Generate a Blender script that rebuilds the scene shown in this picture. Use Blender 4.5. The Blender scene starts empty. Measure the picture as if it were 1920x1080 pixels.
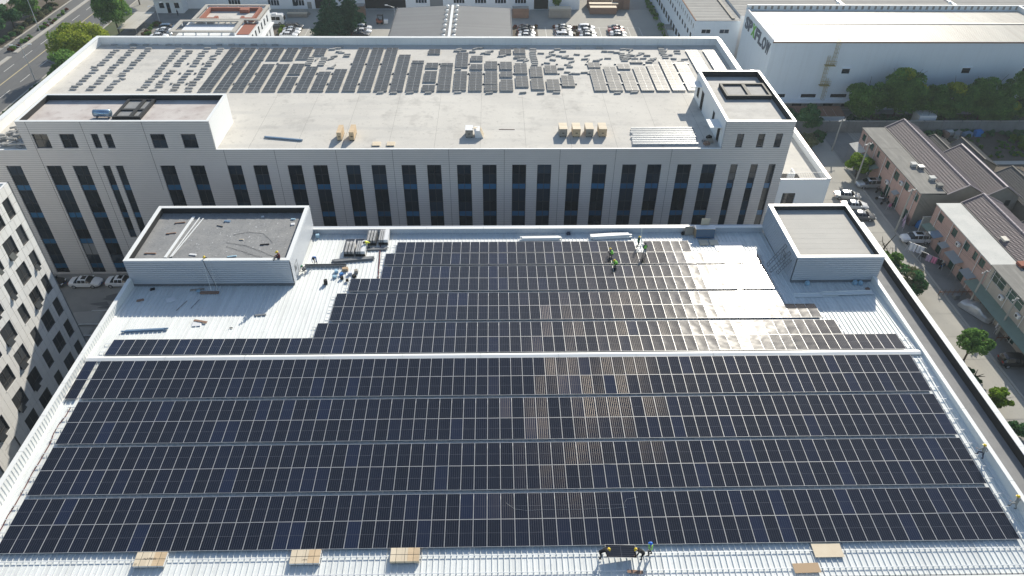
import bpy, bmesh, math, random
from mathutils import Vector, Matrix, noise as mnoise

scene = bpy.context.scene
COL = scene.collection
R = math.radians

# ------------------------------------------------------------------ camera
CAM_POS = Vector((-1.4857, -54.3142, 52.1383))
YAW, PITCH, ROLL, FPX = 0.02911, 0.67576, -0.01198, 1360.55
_f = Vector((math.sin(YAW)*math.cos(PITCH), math.cos(YAW)*math.cos(PITCH), -math.sin(PITCH)))
_r = Vector((math.cos(YAW), -math.sin(YAW), 0.0))
_d = _f.cross(_r)
_r2 = _r*math.cos(ROLL) + _d*math.sin(ROLL)
_d2 = -_r*math.sin(ROLL) + _d*math.cos(ROLL)
cam_data = bpy.data.cameras.new('camera')
cam_data.sensor_width = 36.0
cam_data.lens = FPX/1920.0*36.0
cam_data.clip_start = 0.5
cam_data.clip_end = 4000.0
cam = bpy.data.objects.new('camera', cam_data)
COL.objects.link(cam)
cam.matrix_world = Matrix(((_r2.x, -_d2.x, -_f.x, CAM_POS.x),
                           (_r2.y, -_d2.y, -_f.y, CAM_POS.y),
                           (_r2.z, -_d2.z, -_f.z, CAM_POS.z),
                           (0, 0, 0, 1)))
scene.camera = cam

# ------------------------------------------------------------------ sky, sun, exposure
SUN_AZ, SUN_EL = R(22.8), R(28.9)
world = bpy.data.worlds.new('World')
scene.world = world
world.use_nodes = True
wn = world.node_tree.nodes
wl = world.node_tree.links
wn.clear()
sky = wn.new('ShaderNodeTexSky')
sky.sky_type = 'NISHITA'
sky.sun_disc = False
sky.sun_elevation = SUN_EL
sky.sun_rotation = SUN_AZ
sky.altitude = 50.0
sky.air_density = 1.15
sky.dust_density = 0.7
sky.ozone_density = 1.3
bg = wn.new('ShaderNodeBackground')
bg.inputs['Strength'].default_value = 0.102
wo = wn.new('ShaderNodeOutputWorld')
wl.new(sky.outputs[0], bg.inputs['Color'])
wl.new(bg.outputs[0], wo.inputs['Surface'])

sun_data = bpy.data.lights.new('sun', 'SUN')
sun_data.energy = 4.7
sun_data.angle = R(0.53)
sun_data.color = (1.0, 0.93, 0.80)
sun = bpy.data.objects.new('sun', sun_data)
COL.objects.link(sun)
SUN_DIR = Vector((math.sin(SUN_AZ)*math.cos(SUN_EL), math.cos(SUN_AZ)*math.cos(SUN_EL), math.sin(SUN_EL)))
sun.rotation_euler = SUN_DIR.to_track_quat('Z', 'Y').to_euler()
sun.location = (60, 140, 120)

scene.view_settings.view_transform = 'Standard'
scene.view_settings.look = 'None'
scene.view_settings.exposure = 0.43
scene.view_settings.gamma = 1.0
scene.view_settings.use_curve_mapping = False
scene.cycles.max_bounces = 6
scene.cycles.diffuse_bounces = 3
scene.cycles.glossy_bounces = 3
scene.cycles.transmission_bounces = 4
scene.cycles.transparent_max_bounces = 6
scene.cycles.sample_clamp_indirect = 6.0
scene.cycles.use_denoising = True

# ------------------------------------------------------------------ materials
MATS = {}

def N(nt, kind, **kw):
    n = nt.nodes.new(kind)
    for k, v in kw.items():
        setattr(n, k, v)
    return n

def mat(name, col, rough=0.6, metal=0.0, var=None, bump=None, spec=0.5, rand=0.0, streak=None, coat=0.0):
    """Principled material. var = [(scale, amount, colour2, lo, hi), ...] blotches in world space,
    bump = (scale, strength), rand = brightness spread from object to object,
    streak = (sx, sy, sz, amount, colour2) stretched noise."""
    if name in MATS:
        return MATS[name]
    m = bpy.data.materials.new(name)
    m.use_nodes = True
    nt = m.node_tree
    b = nt.nodes['Principled BSDF']
    b.inputs['Roughness'].default_value = rough
    b.inputs['Metallic'].default_value = metal
    b.inputs['Specular IOR Level'].default_value = spec
    if coat:
        b.inputs['Coat Weight'].default_value = coat
        b.inputs['Coat Roughness'].default_value = 0.05
    b.inputs['Base Color'].default_value = (*col, 1)
    cur = None
    geo = N(nt, 'ShaderNodeNewGeometry')
    def base():
        nonlocal cur
        if cur is None:
            c = N(nt, 'ShaderNodeRGB'); c.outputs[0].default_value = (*col, 1); cur = c.outputs[0]
        return cur
    for (sc, amt, c2, lo, hi) in (var or []):
        nz = N(nt, 'ShaderNodeTexNoise'); nz.inputs['Scale'].default_value = sc
        nz.inputs['Detail'].default_value = 6; nz.inputs['Roughness'].default_value = 0.62
        nt.links.new(geo.outputs['Position'], nz.inputs['Vector'])
        mr = N(nt, 'ShaderNodeMapRange'); mr.inputs['From Min'].default_value = lo; mr.inputs['From Max'].default_value = hi
        mr.inputs['To Max'].default_value = amt
        nt.links.new(nz.outputs['Fac'], mr.inputs['Value'])
        mx = N(nt, 'ShaderNodeMix', data_type='RGBA')
        nt.links.new(mr.outputs[0], mx.inputs[0]); nt.links.new(base(), mx.inputs[6])
        mx.inputs[7].default_value = (*c2, 1); cur = mx.outputs[2]
    if streak:
        sx, sy, sz, amt, c2 = streak
        mp = N(nt, 'ShaderNodeMapping'); mp.inputs['Scale'].default_value = (sx, sy, sz)
        nt.links.new(geo.outputs['Position'], mp.inputs['Vector'])
        nz = N(nt, 'ShaderNodeTexNoise'); nz.inputs['Scale'].default_value = 1; nz.inputs['Detail'].default_value = 5
        nt.links.new(mp.outputs[0], nz.inputs['Vector'])
        mr = N(nt, 'ShaderNodeMapRange'); mr.inputs['From Min'].default_value = 0.5; mr.inputs['From Max'].default_value = 0.75
        mr.inputs['To Max'].default_value = amt
        nt.links.new(nz.outputs['Fac'], mr.inputs['Value'])
        mx = N(nt, 'ShaderNodeMix', data_type='RGBA')
        nt.links.new(mr.outputs[0], mx.inputs[0]); nt.links.new(base(), mx.inputs[6])
        mx.inputs[7].default_value = (*c2, 1); cur = mx.outputs[2]
    if rand:
        oi = N(nt, 'ShaderNodeObjectInfo')
        mr = N(nt, 'ShaderNodeMapRange'); mr.inputs['To Min'].default_value = 1-rand; mr.inputs['To Max'].default_value = 1+rand
        nt.links.new(oi.outputs['Random'], mr.inputs['Value'])
        hs = N(nt, 'ShaderNodeHueSaturation')
        nt.links.new(base(), hs.inputs['Color']); nt.links.new(mr.outputs[0], hs.inputs['Value']); cur = hs.outputs[0]
    if cur is not None:
        nt.links.new(cur, b.inputs['Base Color'])
    if bump:
        nz = N(nt, 'ShaderNodeTexNoise'); nz.inputs['Scale'].default_value = bump[0]; nz.inputs['Detail'].default_value = 4
        nt.links.new(geo.outputs['Position'], nz.inputs['Vector'])
        bp = N(nt, 'ShaderNodeBump'); bp.inputs['Strength'].default_value = bump[1]; bp.inputs['Distance'].default_value = 0.05
        nt.links.new(nz.outputs['Fac'], bp.inputs['Height']); nt.links.new(bp.outputs[0], b.inputs['Normal'])
    MATS[name] = m
    return m

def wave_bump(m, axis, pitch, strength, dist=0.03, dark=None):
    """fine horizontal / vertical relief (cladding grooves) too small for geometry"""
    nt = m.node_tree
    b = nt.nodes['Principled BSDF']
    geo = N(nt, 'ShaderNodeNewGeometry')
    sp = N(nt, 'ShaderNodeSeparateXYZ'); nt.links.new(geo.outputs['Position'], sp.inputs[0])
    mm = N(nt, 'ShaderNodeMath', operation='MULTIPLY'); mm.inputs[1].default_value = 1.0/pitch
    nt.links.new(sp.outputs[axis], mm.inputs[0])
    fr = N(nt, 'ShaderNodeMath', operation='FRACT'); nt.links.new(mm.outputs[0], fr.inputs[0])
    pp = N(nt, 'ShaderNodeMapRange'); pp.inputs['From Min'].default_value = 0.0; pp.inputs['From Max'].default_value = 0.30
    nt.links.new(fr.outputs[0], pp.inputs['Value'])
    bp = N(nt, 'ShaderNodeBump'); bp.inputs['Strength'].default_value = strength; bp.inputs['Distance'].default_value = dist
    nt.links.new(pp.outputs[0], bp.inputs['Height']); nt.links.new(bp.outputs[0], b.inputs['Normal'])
    if dark:  # shade of the grooves painted into the base colour
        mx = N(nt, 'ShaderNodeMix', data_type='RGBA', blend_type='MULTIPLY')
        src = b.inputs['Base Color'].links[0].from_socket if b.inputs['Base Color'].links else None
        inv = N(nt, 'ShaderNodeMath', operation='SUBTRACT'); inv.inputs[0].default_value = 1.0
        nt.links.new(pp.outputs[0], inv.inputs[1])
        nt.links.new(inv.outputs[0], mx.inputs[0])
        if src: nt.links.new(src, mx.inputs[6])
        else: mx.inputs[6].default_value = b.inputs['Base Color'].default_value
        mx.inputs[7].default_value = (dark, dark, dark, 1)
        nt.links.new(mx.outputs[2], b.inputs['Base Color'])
    return m

def panel_mat(name, ca, cb, rough, lines=True):
    m = bpy.data.materials.new(name); m.use_nodes = True
    nt = m.node_tree; b = nt.nodes['Principled BSDF']
    tc = N(nt, 'ShaderNodeTexCoord'); sp = N(nt, 'ShaderNodeSeparateXYZ'); nt.links.new(tc.outputs['Object'], sp.inputs[0])
    oi = N(nt, 'ShaderNodeObjectInfo')
    rp = N(nt, 'ShaderNodeValToRGB')
    e = rp.color_ramp.elements
    e[0].position = 0.0; e[0].color = (*ca, 1); e[1].position = 1.0; e[1].color = (*cb, 1)
    k = rp.color_ramp.elements.new(0.82); k.color = tuple(ca[i]*0.75+cb[i]*0.25 for i in range(3)) + (1,)
    nt.links.new(oi.outputs['Random'], rp.inputs[0])
    def line(sock, pitch, half):
        a = N(nt, 'ShaderNodeMath', operation='PINGPONG'); a.inputs[1].default_value = pitch/2
        nt.links.new(sock, a.inputs[0])
        c = N(nt, 'ShaderNodeMath', operation='LESS_THAN'); c.inputs[1].default_value = half
        nt.links.new(a.outputs[0], c.inputs[0])
        return c.outputs[0]
    cur = rp.outputs[0]
    if lines:
        v = line(sp.outputs[0], 0.1835, 0.0065)
        ab = N(nt, 'ShaderNodeMath', operation='ABSOLUTE'); nt.links.new(sp.outputs[1], ab.inputs[0])
        h = N(nt, 'ShaderNodeMath', operation='LESS_THAN'); h.inputs[1].default_value = 0.011; nt.links.new(ab.outputs[0], h.inputs[0])
        mx = N(nt, 'ShaderNodeMath', operation='MAXIMUM'); nt.links.new(v, mx.inputs[0]); nt.links.new(h.outputs[0], mx.inputs[1])
        mc = N(nt, 'ShaderNodeMix', data_type='RGBA'); nt.links.new(mx.outputs[0], mc.inputs[0])
        nt.links.new(cur, mc.inputs[6]); mc.inputs[7].default_value = (0.10, 0.105, 0.12, 1); cur = mc.outputs[2]
    nt.links.new(cur, b.inputs['Base Color'])
    b.inputs['Roughness'].default_value = rough
    b.inputs['Specular IOR Level'].default_value = 0.42 if lines else 0.26
    # slight warp of the glass
    geo = N(nt, 'ShaderNodeNewGeometry')
    nz = N(nt, 'ShaderNodeTexNoise'); nz.inputs['Scale'].default_value = 0.9; nz.inputs['Detail'].default_value = 1.0
    nt.links.new(geo.outputs['Position'], nz.inputs['Vector'])
    bp = N(nt, 'ShaderNodeBump'); bp.inputs['Strength'].default_value = 0.4; bp.inputs['Distance'].default_value = 0.03
    nt.links.new(nz.outputs['Fac'], bp.inputs['Height']); nt.links.new(bp.outputs[0], b.inputs['Normal'])
    if lines:
        # soldered wire ribbons: added sun glint, its lean shaped for the streak, per panel
        r2 = N(nt, 'ShaderNodeMath', operation='MULTIPLY'); r2.inputs[1].default_value = 7.31; nt.links.new(oi.outputs['Random'], r2.inputs[0])
        r3 = N(nt, 'ShaderNodeMath', operation='FRACT'); nt.links.new(r2.outputs[0], r3.inputs[0])
        tx = N(nt, 'ShaderNodeMapRange'); tx.inputs['To Min'].default_value = 0.115; tx.inputs['To Max'].default_value = 0.235; nt.links.new(oi.outputs['Random'], tx.inputs['Value'])
        ty = N(nt, 'ShaderNodeMapRange'); ty.inputs['To Min'].default_value = 0.075; ty.inputs['To Max'].default_value = 0.135; nt.links.new(r3.outputs[0], ty.inputs['Value'])
        cv = N(nt, 'ShaderNodeCombineXYZ'); cv.inputs[2].default_value = 1.0; nt.links.new(tx.outputs[0], cv.inputs[0]); nt.links.new(ty.outputs[0], cv.inputs[1])
        nm = N(nt, 'ShaderNodeVectorMath', operation='NORMALIZE'); nt.links.new(cv.outputs[0], nm.inputs[0])
        tg = N(nt, 'ShaderNodeCombineXYZ'); tg.inputs[0].default_value = 1.0
        gl = N(nt, 'ShaderNodeBsdfAnisotropic', distribution='BECKMANN')
        gl.inputs['Color'].default_value = (0.0046, 0.0041, 0.0036, 1); gl.inputs['Roughness'].default_value = 0.205; gl.inputs['Anisotropy'].default_value = 0.22
        nt.links.new(nm.outputs[0], gl.inputs['Normal']); nt.links.new(tg.outputs[0], gl.inputs['Tangent'])
        wv = line(sp.outputs[0], 0.1835, 0.0075)
        ad = N(nt, 'ShaderNodeAddShader'); nt.links.new(b.outputs[0], ad.inputs[0]); nt.links.new(gl.outputs[0], ad.inputs[1])
        ms = N(nt, 'ShaderNodeMixShader'); nt.links.new(wv, ms.inputs[0]); nt.links.new(b.outputs[0], ms.inputs[1]); nt.links.new(ad.outputs[0], ms.inputs[2])
        nt.links.new(ms.outputs[0], nt.nodes['Material Output'].inputs['Surface'])
    MATS[name] = m
    return m

def leaf_mat(name, c1, c2, trans=0.45):
    m = bpy.data.materials.new(name); m.use_nodes = True
    nt = m.node_tree; nt.nodes.clear()
    geo = N(nt, 'ShaderNodeNewGeometry')
    mx = N(nt, 'ShaderNodeMix', data_type='RGBA')
    mx.inputs[6].default_value = (*c1, 1); mx.inputs[7].default_value = (*c2, 1)
    nt.links.new(geo.outputs['Random Per Island'], mx.inputs[0])
    nz = N(nt, 'ShaderNodeTexNoise'); nz.inputs['Scale'].default_value = 0.45; nz.inputs['Detail'].default_value = 2
    nt.links.new(geo.outputs['Position'], nz.inputs['Vector'])
    mr = N(nt, 'ShaderNodeMapRange'); mr.inputs['From Min'].default_value = 0.3; mr.inputs['From Max'].default_value = 0.7
    mr.inputs['To Min'].default_value = 0.75; mr.inputs['To Max'].default_value = 1.3
    nt.links.new(nz.outputs['Fac'], mr.inputs['Value'])
    hs = N(nt, 'ShaderNodeHueSaturation'); nt.links.new(mx.outputs[2], hs.inputs['Color']); nt.links.new(mr.outputs[0], hs.inputs['Value'])
    df = N(nt, 'ShaderNodeBsdfDiffuse'); tr = N(nt, 'ShaderNodeBsdfTranslucent')
    nt.links.new(hs.outputs[0], df.inputs[0]); nt.links.new(hs.outputs[0], tr.inputs[0])
    ms = N(nt, 'ShaderNodeMixShader'); ms.inputs[0].default_value = trans
    nt.links.new(df.outputs[0], ms.inputs[1]); nt.links.new(tr.outputs[0], ms.inputs[2])
    out = N(nt, 'ShaderNodeOutputMaterial'); nt.links.new(ms.outputs[0], out.inputs[0])
    MATS[name] = m
    return m

STAIN = (0.16, 0.15, 0.14)
mat('roof_sheet', (0.74, 0.765, 0.76), 0.50, 0.0, [(0.22, 0.45, (0.64, 0.665, 0.66), 0.42, 0.7), (2.2, 0.45, (0.42, 0.43, 0.42), 0.58, 0.78)], rand=0.045, streak=(1.6, 0.12, 1, 0.35, (0.50, 0.51, 0.50)))
mat('white_flash', (0.79, 0.80, 0.785), 0.4, 0, [(0.6, 0.3, (0.66, 0.68, 0.70), 0.5, 0.75)])
mat('corrugated', (0.52, 0.555, 0.60), 0.42, 0, [(0.4, 0.35, (0.44, 0.47, 0.51), 0.45, 0.75)])
mat('rail_alu', (0.72, 0.74, 0.76), 0.38, 0.35)
mat('membrane_dark', (0.23, 0.235, 0.24), 0.75, 0, [(7.0, 0.75, (0.10, 0.102, 0.105), 0.5, 0.68), (9.0, 0.5, (0.42, 0.42, 0.42), 0.62, 0.75), (0.5, 0.7, (0.30, 0.30, 0.295), 0.4, 0.7), (3.0, 0.6, (0.14, 0.142, 0.142), 0.55, 0.75)], bump=(6, 0.3))
mat('membrane_grey', (0.46, 0.445, 0.41), 0.8, 0, [(0.6, 0.5, (0.40, 0.39, 0.36), 0.4, 0.7), (4, 0.3, (0.54, 0.53, 0.50), 0.55, 0.8)], streak=(0.2, 2.5, 1, 0.35, (0.34, 0.33, 0.31)))
mat('membrane_pale', (0.52, 0.505, 0.47), 0.8, 0, [(0.5, 0.6, (0.32, 0.31, 0.295), 0.4, 0.7), (2.5, 0.4, (0.25, 0.24, 0.23), 0.58, 0.8)], streak=(0.12, 2.2, 1, 0.4, (0.3, 0.29, 0.27)))
mat('bitumen', (0.016, 0.017, 0.019), 0.7, 0, [(3, 0.5, (0.045, 0.045, 0.045), 0.55, 0.8)])
mat('terrace', (0.25, 0.25, 0.25), 0.85, 0, [(0.7, 0.6, (0.18, 0.18, 0.185), 0.42, 0.7), (5, 0.5, (0.33, 0.33, 0.32), 0.58, 0.8)], bump=(10, 0.3))
mat('concrete_roof', (0.60, 0.575, 0.525), 0.85, 0, [(0.09, 0.6, (0.47, 0.45, 0.415), 0.4, 0.66), (0.35, 0.6, (0.34, 0.325, 0.30), 0.54, 0.72), (1.6, 0.55, (0.27, 0.26, 0.24), 0.58, 0.76)], streak=(0.06, 0.5, 1, 0.5, (0.40, 0.395, 0.38)), bump=(2, 0.15))
mat('concrete_roof_red', (0.57, 0.53, 0.50), 0.85, 0, [(0.3, 0.6, (0.36, 0.29, 0.27), 0.42, 0.68), (1.2, 0.5, (0.24, 0.21, 0.20), 0.58, 0.78)], bump=(2, 0.15))
mat('block', (0.40, 0.395, 0.38), 0.9, 0, [(3, 0.5, (0.22, 0.22, 0.215), 0.45, 0.7)], rand=0.16)
mat('parapet_white', (0.82, 0.83, 0.82), 0.6, 0, [(0.5, 0.4, (0.72, 0.72, 0.71), 0.45, 0.75)], streak=(2.0, 2.0, 0.2, 0.25, (0.5, 0.49, 0.47)))
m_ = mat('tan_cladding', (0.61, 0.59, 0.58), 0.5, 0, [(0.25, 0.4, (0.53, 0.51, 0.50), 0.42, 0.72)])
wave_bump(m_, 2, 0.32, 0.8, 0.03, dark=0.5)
mat('clad_joint', (0.10, 0.10, 0.10), 0.8)
mat('frame_dark', (0.035, 0.037, 0.042), 0.45, 0.3)
mat('pane_dark', (0.012, 0.018, 0.025), 0.05, 0, spec=0.55, rand=0.5)
mat('pane_mid', (0.02, 0.033, 0.05), 0.06, 0, spec=0.55, rand=0.4)
mat('pane_blind', (0.20, 0.21, 0.22), 0.4, 0, rand=0.3)
mat('pane_grey', (0.05, 0.054, 0.058), 0.08, 0, spec=0.5, rand=0.4)
mat('pane_blue', (0.024, 0.10, 0.20), 0.1, 0, spec=0.6, rand=0.35)
mat('facade_tile', (0.80, 0.795, 0.77), 0.5, 0, [(0.6, 0.3, (0.70, 0.695, 0.675), 0.45, 0.75)], rand=0.035)
mat('joint_dark', (0.15, 0.15, 0.147), 0.9)
mat('frame_bronze', (0.09, 0.085, 0.08), 0.5, 0.3)
mat('frame_white', (0.72, 0.73, 0.74), 0.5)
mat('wood_new', (0.62, 0.47, 0.30), 0.75, 0, [(1.3, 0.5, (0.50, 0.36, 0.22), 0.42, 0.7)], streak=(1, 9, 9, 0.35, (0.42, 0.30, 0.19)), rand=0.08)
mat('wood_pale', (0.70, 0.60, 0.45), 0.75, 0, [(1.3, 0.4, (0.60, 0.48, 0.33), 0.42, 0.7)], rand=0.08)
mat('wood_brown', (0.27, 0.165, 0.115), 0.8, 0, [(0.8, 0.5, (0.19, 0.12, 0.09), 0.42, 0.7)], rand=0.12)
mat('wood_grey', (0.34, 0.31, 0.27), 0.85, 0, [(0.8, 0.5, (0.24, 0.22, 0.19), 0.42, 0.7)], rand=0.12)
mat('cardboard', (0.45, 0.32, 0.20), 0.85, rand=0.1)
mat('galvanised', (0.60, 0.62, 0.64), 0.4, 0.45, rand=0.1)
mat('steel_grey', (0.22, 0.23, 0.24), 0.5, 0.4, rand=0.1)
mat('steel_blue', (0.20, 0.30, 0.42), 0.45, 0.3)
mat('steel_yellow', (0.42, 0.34, 0.16), 0.6, 0.2)
mat('black_matt', (0.012, 0.012, 0.013), 0.8)
mat('black_pipe', (0.02, 0.02, 0.022), 0.5)
mat('asphalt', (0.12, 0.122, 0.124), 0.9, 0, [(0.12, 0.5, (0.15, 0.148, 0.145), 0.4, 0.7), (1.5, 0.35, (0.09, 0.09, 0.092), 0.55, 0.8)], streak=(1.2, 0.05, 1, 0.3, (0.06, 0.06, 0.06)), bump=(20, 0.2))
mat('ground_concrete', (0.34, 0.33, 0.30), 0.9, 0, [(0.07, 0.6, (0.19, 0.186, 0.175), 0.4, 0.68), (0.45, 0.4, (0.31, 0.30, 0.275), 0.55, 0.78), (2.0, 0.4, (0.15, 0.147, 0.14), 0.6, 0.8)], bump=(8, 0.2))
mat('yard_slab', (0.39, 0.375, 0.335), 0.9, 0, [(0.08, 0.6, (0.29, 0.28, 0.255), 0.4, 0.68), (0.6, 0.4, (0.33, 0.32, 0.29), 0.55, 0.78), (2.5, 0.5, (0.14, 0.137, 0.13), 0.62, 0.8)], bump=(8, 0.2), rand=0.05)
mat('paving_dark', (0.235, 0.232, 0.22), 0.9, 0, [(0.4, 0.5, (0.14, 0.14, 0.14), 0.42, 0.7)])
mat('kerb', (0.42, 0.40, 0.36), 0.85, 0, [(0.8, 0.4, (0.32, 0.31, 0.28), 0.45, 0.75)])
mat('road_paint', (0.72, 0.71, 0.66), 0.8, 0, [(2.5, 0.6, (0.3, 0.3, 0.29), 0.5, 0.7)])
mat('road_paint_yellow', (0.50, 0.42, 0.24), 0.8, 0, [(2.5, 0.6, (0.25, 0.23, 0.18), 0.5, 0.7)])
mat('soil', (0.085, 0.068, 0.05), 0.95, 0, [(0.6, 0.6, (0.13, 0.11, 0.085), 0.42, 0.7)], bump=(5, 0.6))
mat('grass_ground', (0.06, 0.085, 0.032), 0.95, 0, [(0.3, 0.6, (0.10, 0.095, 0.05), 0.45, 0.7)], bump=(6, 0.6))
mat('white_wall', (0.74, 0.76, 0.78), 0.7, 0, [(0.12, 0.35, (0.64, 0.66, 0.68), 0.42, 0.7), (1.2, 0.25, (0.55, 0.56, 0.57), 0.6, 0.8)], streak=(1.6, 1.6, 0.1, 0.25, (0.5, 0.5, 0.49)))
mat('white_wall_clean', (0.80, 0.82, 0.83), 0.65, 0, [(0.1, 0.3, (0.68, 0.70, 0.72), 0.42, 0.7)])
mat('hall_wall', (0.64, 0.715, 0.78), 0.65, 0, [(0.1, 0.35, (0.57, 0.645, 0.71), 0.42, 0.7), (0.9, 0.2, (0.5, 0.55, 0.6), 0.6, 0.8)], streak=(1.4, 1.4, 0.06, 0.25, (0.50, 0.55, 0.59)))
mat('factory_roof', (0.53, 0.50, 0.435), 0.5, 0, [(0.12, 0.4, (0.47, 0.44, 0.38), 0.4, 0.7)], streak=(1.1, 0.05, 1, 0.5, (0.40, 0.34, 0.28)), rand=0.06)
mat('rust', (0.22, 0.115, 0.07), 0.9, 0, [(1.2, 0.6, (0.12, 0.08, 0.06), 0.42, 0.7)])
mat('hall_roof', (0.29, 0.285, 0.275), 0.65, 0, [(0.15, 0.35, (0.24, 0.236, 0.23), 0.42, 0.7)], rand=0.05)
mat('asbestos', (0.30, 0.295, 0.28), 0.9, 0, [(0.4, 0.5, (0.22, 0.215, 0.205), 0.42, 0.7)], rand=0.08)
mat('pink_wall', (0.46, 0.315, 0.275), 0.85, 0, [(0.5, 0.5, (0.42, 0.27, 0.235), 0.42, 0.7), (3, 0.4, (0.28, 0.17, 0.145), 0.6, 0.8)], streak=(2.2, 2.2, 0.15, 0.35, (0.26, 0.17, 0.15)))
mat('cream_wall', (0.48, 0.43, 0.37), 0.85, 0, [(0.5, 0.5, (0.38, 0.34, 0.30), 0.42, 0.7)], streak=(2.2, 2.2, 0.15, 0.3, (0.3, 0.27, 0.24)))
mat('render_grey', (0.26, 0.245, 0.215), 0.95, 0, [(0.6, 0.6, (0.18, 0.17, 0.15), 0.42, 0.7), (3, 0.4, (0.33, 0.31, 0.28), 0.58, 0.8)])
mat('purple_tile', (0.215, 0.165, 0.16), 0.6, 0, [(0.8, 0.5, (0.165, 0.135, 0.135), 0.42, 0.7)], rand=0.14)
mat('ridge_tile', (0.36, 0.31, 0.33), 0.6, 0, [(0.8, 0.4, (0.25, 0.22, 0.235), 0.42, 0.7)])
mat('old_tile', (0.14, 0.132, 0.122), 0.85, 0, [(1.2, 0.6, (0.19, 0.175, 0.155), 0.45, 0.7)], rand=0.2)
mat('flat_roof_old', (0.235, 0.228, 0.21), 0.95, 0, [(0.5, 0.6, (0.17, 0.165, 0.155), 0.42, 0.7), (2.5, 0.5, (0.36, 0.35, 0.32), 0.6, 0.8)], streak=(2.0, 0.25, 1, 0.5, (0.38, 0.37, 0.34)))
mat('flat_roof_white', (0.58, 0.58, 0.55), 0.85, 0, [(0.5, 0.6, (0.42, 0.44, 0.42), 0.42, 0.7), (2.5, 0.5, (0.26, 0.26, 0.25), 0.6, 0.8)])
mat('awning_green', (0.20, 0.275, 0.235), 0.6, 0, [(0.8, 0.4, (0.15, 0.20, 0.175), 0.45, 0.7)])
mat('awning_blue', (0.17, 0.24, 0.33), 0.6, 0, [(0.8, 0.4, (0.24, 0.30, 0.36), 0.45, 0.7)])
mat('awning_grey', (0.30, 0.33, 0.35), 0.6)
mat('green_pane', (0.02, 0.075, 0.06), 0.15, 0, spec=0.5, rand=0.3)
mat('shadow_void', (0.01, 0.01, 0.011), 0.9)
mat('brick_red', (0.30, 0.105, 0.065), 0.85, 0, [(1.0, 0.4, (0.22, 0.085, 0.06), 0.45, 0.7)])
mat('fence_wall', (0.22, 0.225, 0.225), 0.95, 0, [(0.4, 0.6, (0.15, 0.155, 0.155), 0.42, 0.7), (2, 0.5, (0.30, 0.30, 0.29), 0.6, 0.8)], streak=(1.5, 1.5, 0.2, 0.4, (0.11, 0.115, 0.11)))
mat('pole_concrete', (0.36, 0.35, 0.32), 0.9)
mat('wire', (0.03, 0.03, 0.03), 0.7)
mat('bark', (0.075, 0.058, 0.042), 0.95, bump=(12, 0.6))
mat('rubber', (0.02, 0.02, 0.021), 0.85)
mat('rim', (0.50, 0.51, 0.52), 0.35, 0.7)
mat('car_glass', (0.008, 0.010, 0.012), 0.06, 0, spec=0.6)
mat('lamp_red', (0.30, 0.02, 0.02), 0.25)
mat('lamp_clear', (0.70, 0.72, 0.74), 0.15)
mat('plate_blue', (0.03, 0.09, 0.35), 0.5)
mat('skin', (0.42, 0.26, 0.18), 0.6)
mat('hi_vis', (0.33, 0.80, 0.10), 0.7)
mat('hi_vis_yellow', (0.72, 0.74, 0.06), 0.7)
mat('helmet_yellow', (0.85, 0.60, 0.03), 0.35)
mat('helmet_blue', (0.02, 0.17, 0.72), 0.35)
mat('helmet_dark', (0.03, 0.04, 0.06), 0.5)
mat('cloth_black', (0.018, 0.018, 0.02), 0.9)
mat('cloth_navy', (0.03, 0.04, 0.075), 0.9)
mat('cloth_grey', (0.32, 0.32, 0.31), 0.9)
mat('cloth_blue', (0.04, 0.14, 0.42), 0.9)
mat('cloth_red', (0.11, 0.025, 0.03), 0.9)
mat('cloth_pink', (0.60, 0.20, 0.33), 0.9)
mat('cloth_lilac', (0.44, 0.33, 0.47), 0.9, 0, [(3, 0.5, (0.55, 0.42, 0.52), 0.45, 0.65)])
mat('cloth_white', (0.72, 0.73, 0.78), 0.9, 0, [(4, 0.6, (0.30, 0.40, 0.66), 0.52, 0.7)])
mat('tarp_blue', (0.02, 0.19, 0.52), 0.6, 0, [(2, 0.5, (0.015, 0.12, 0.35), 0.45, 0.7)])
mat('plastic_green', (0.03, 0.24, 0.10), 0.5)
mat('plastic_paleblue', (0.32, 0.50, 0.62), 0.5)
mat('car_cover', (0.52, 0.54, 0.56), 0.35, 0.45, [(2, 0.4, (0.40, 0.42, 0.44), 0.45, 0.7)], bump=(5, 0.4))
mat('text_slate', (0.09, 0.11, 0.14), 0.6)
mat('text_green', (0.14, 0.42, 0.06), 0.6)
mat('ink', (0.05, 0.04, 0.035), 0.8)
mat('tank_blue', (0.33, 0.45, 0.58), 0.25, 0.75)
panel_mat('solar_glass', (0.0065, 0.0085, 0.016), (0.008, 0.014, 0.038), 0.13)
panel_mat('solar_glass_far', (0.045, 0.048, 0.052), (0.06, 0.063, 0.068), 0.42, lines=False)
mat('solar_frame', (0.60, 0.60, 0.60), 0.4, 0.3)
leaf_mat('leaf_camphor', (0.0932, 0.1862, 0.0559), (0.1862, 0.3259, 0.0806))
leaf_mat('leaf_dark', (0.0534, 0.1335, 0.0601), (0.1135, 0.2269, 0.0866), 0.25)
leaf_mat('leaf_yellow', (0.2076, 0.2706, 0.0396), (0.3608, 0.406, 0.0633), 0.4)
leaf_mat('leaf_bright', (0.1294, 0.2283, 0.0304), (0.2283, 0.3272, 0.0534), 0.45)
leaf_mat('leaf_conifer', (0.0296, 0.0776, 0.0456), (0.0547, 0.1256, 0.0638), 0.15)
leaf_mat('leaf_olive', (0.1177, 0.1334, 0.0706), (0.2196, 0.2275, 0.1334), 0.3)
leaf_mat('leaf_dry', (0.1426, 0.107, 0.0641), (0.2281, 0.1711, 0.0998), 0.3)
leaf_mat('leaf_redbrown', (0.114, 0.05, 0.0357), (0.1853, 0.0713, 0.0428), 0.3)
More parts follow.
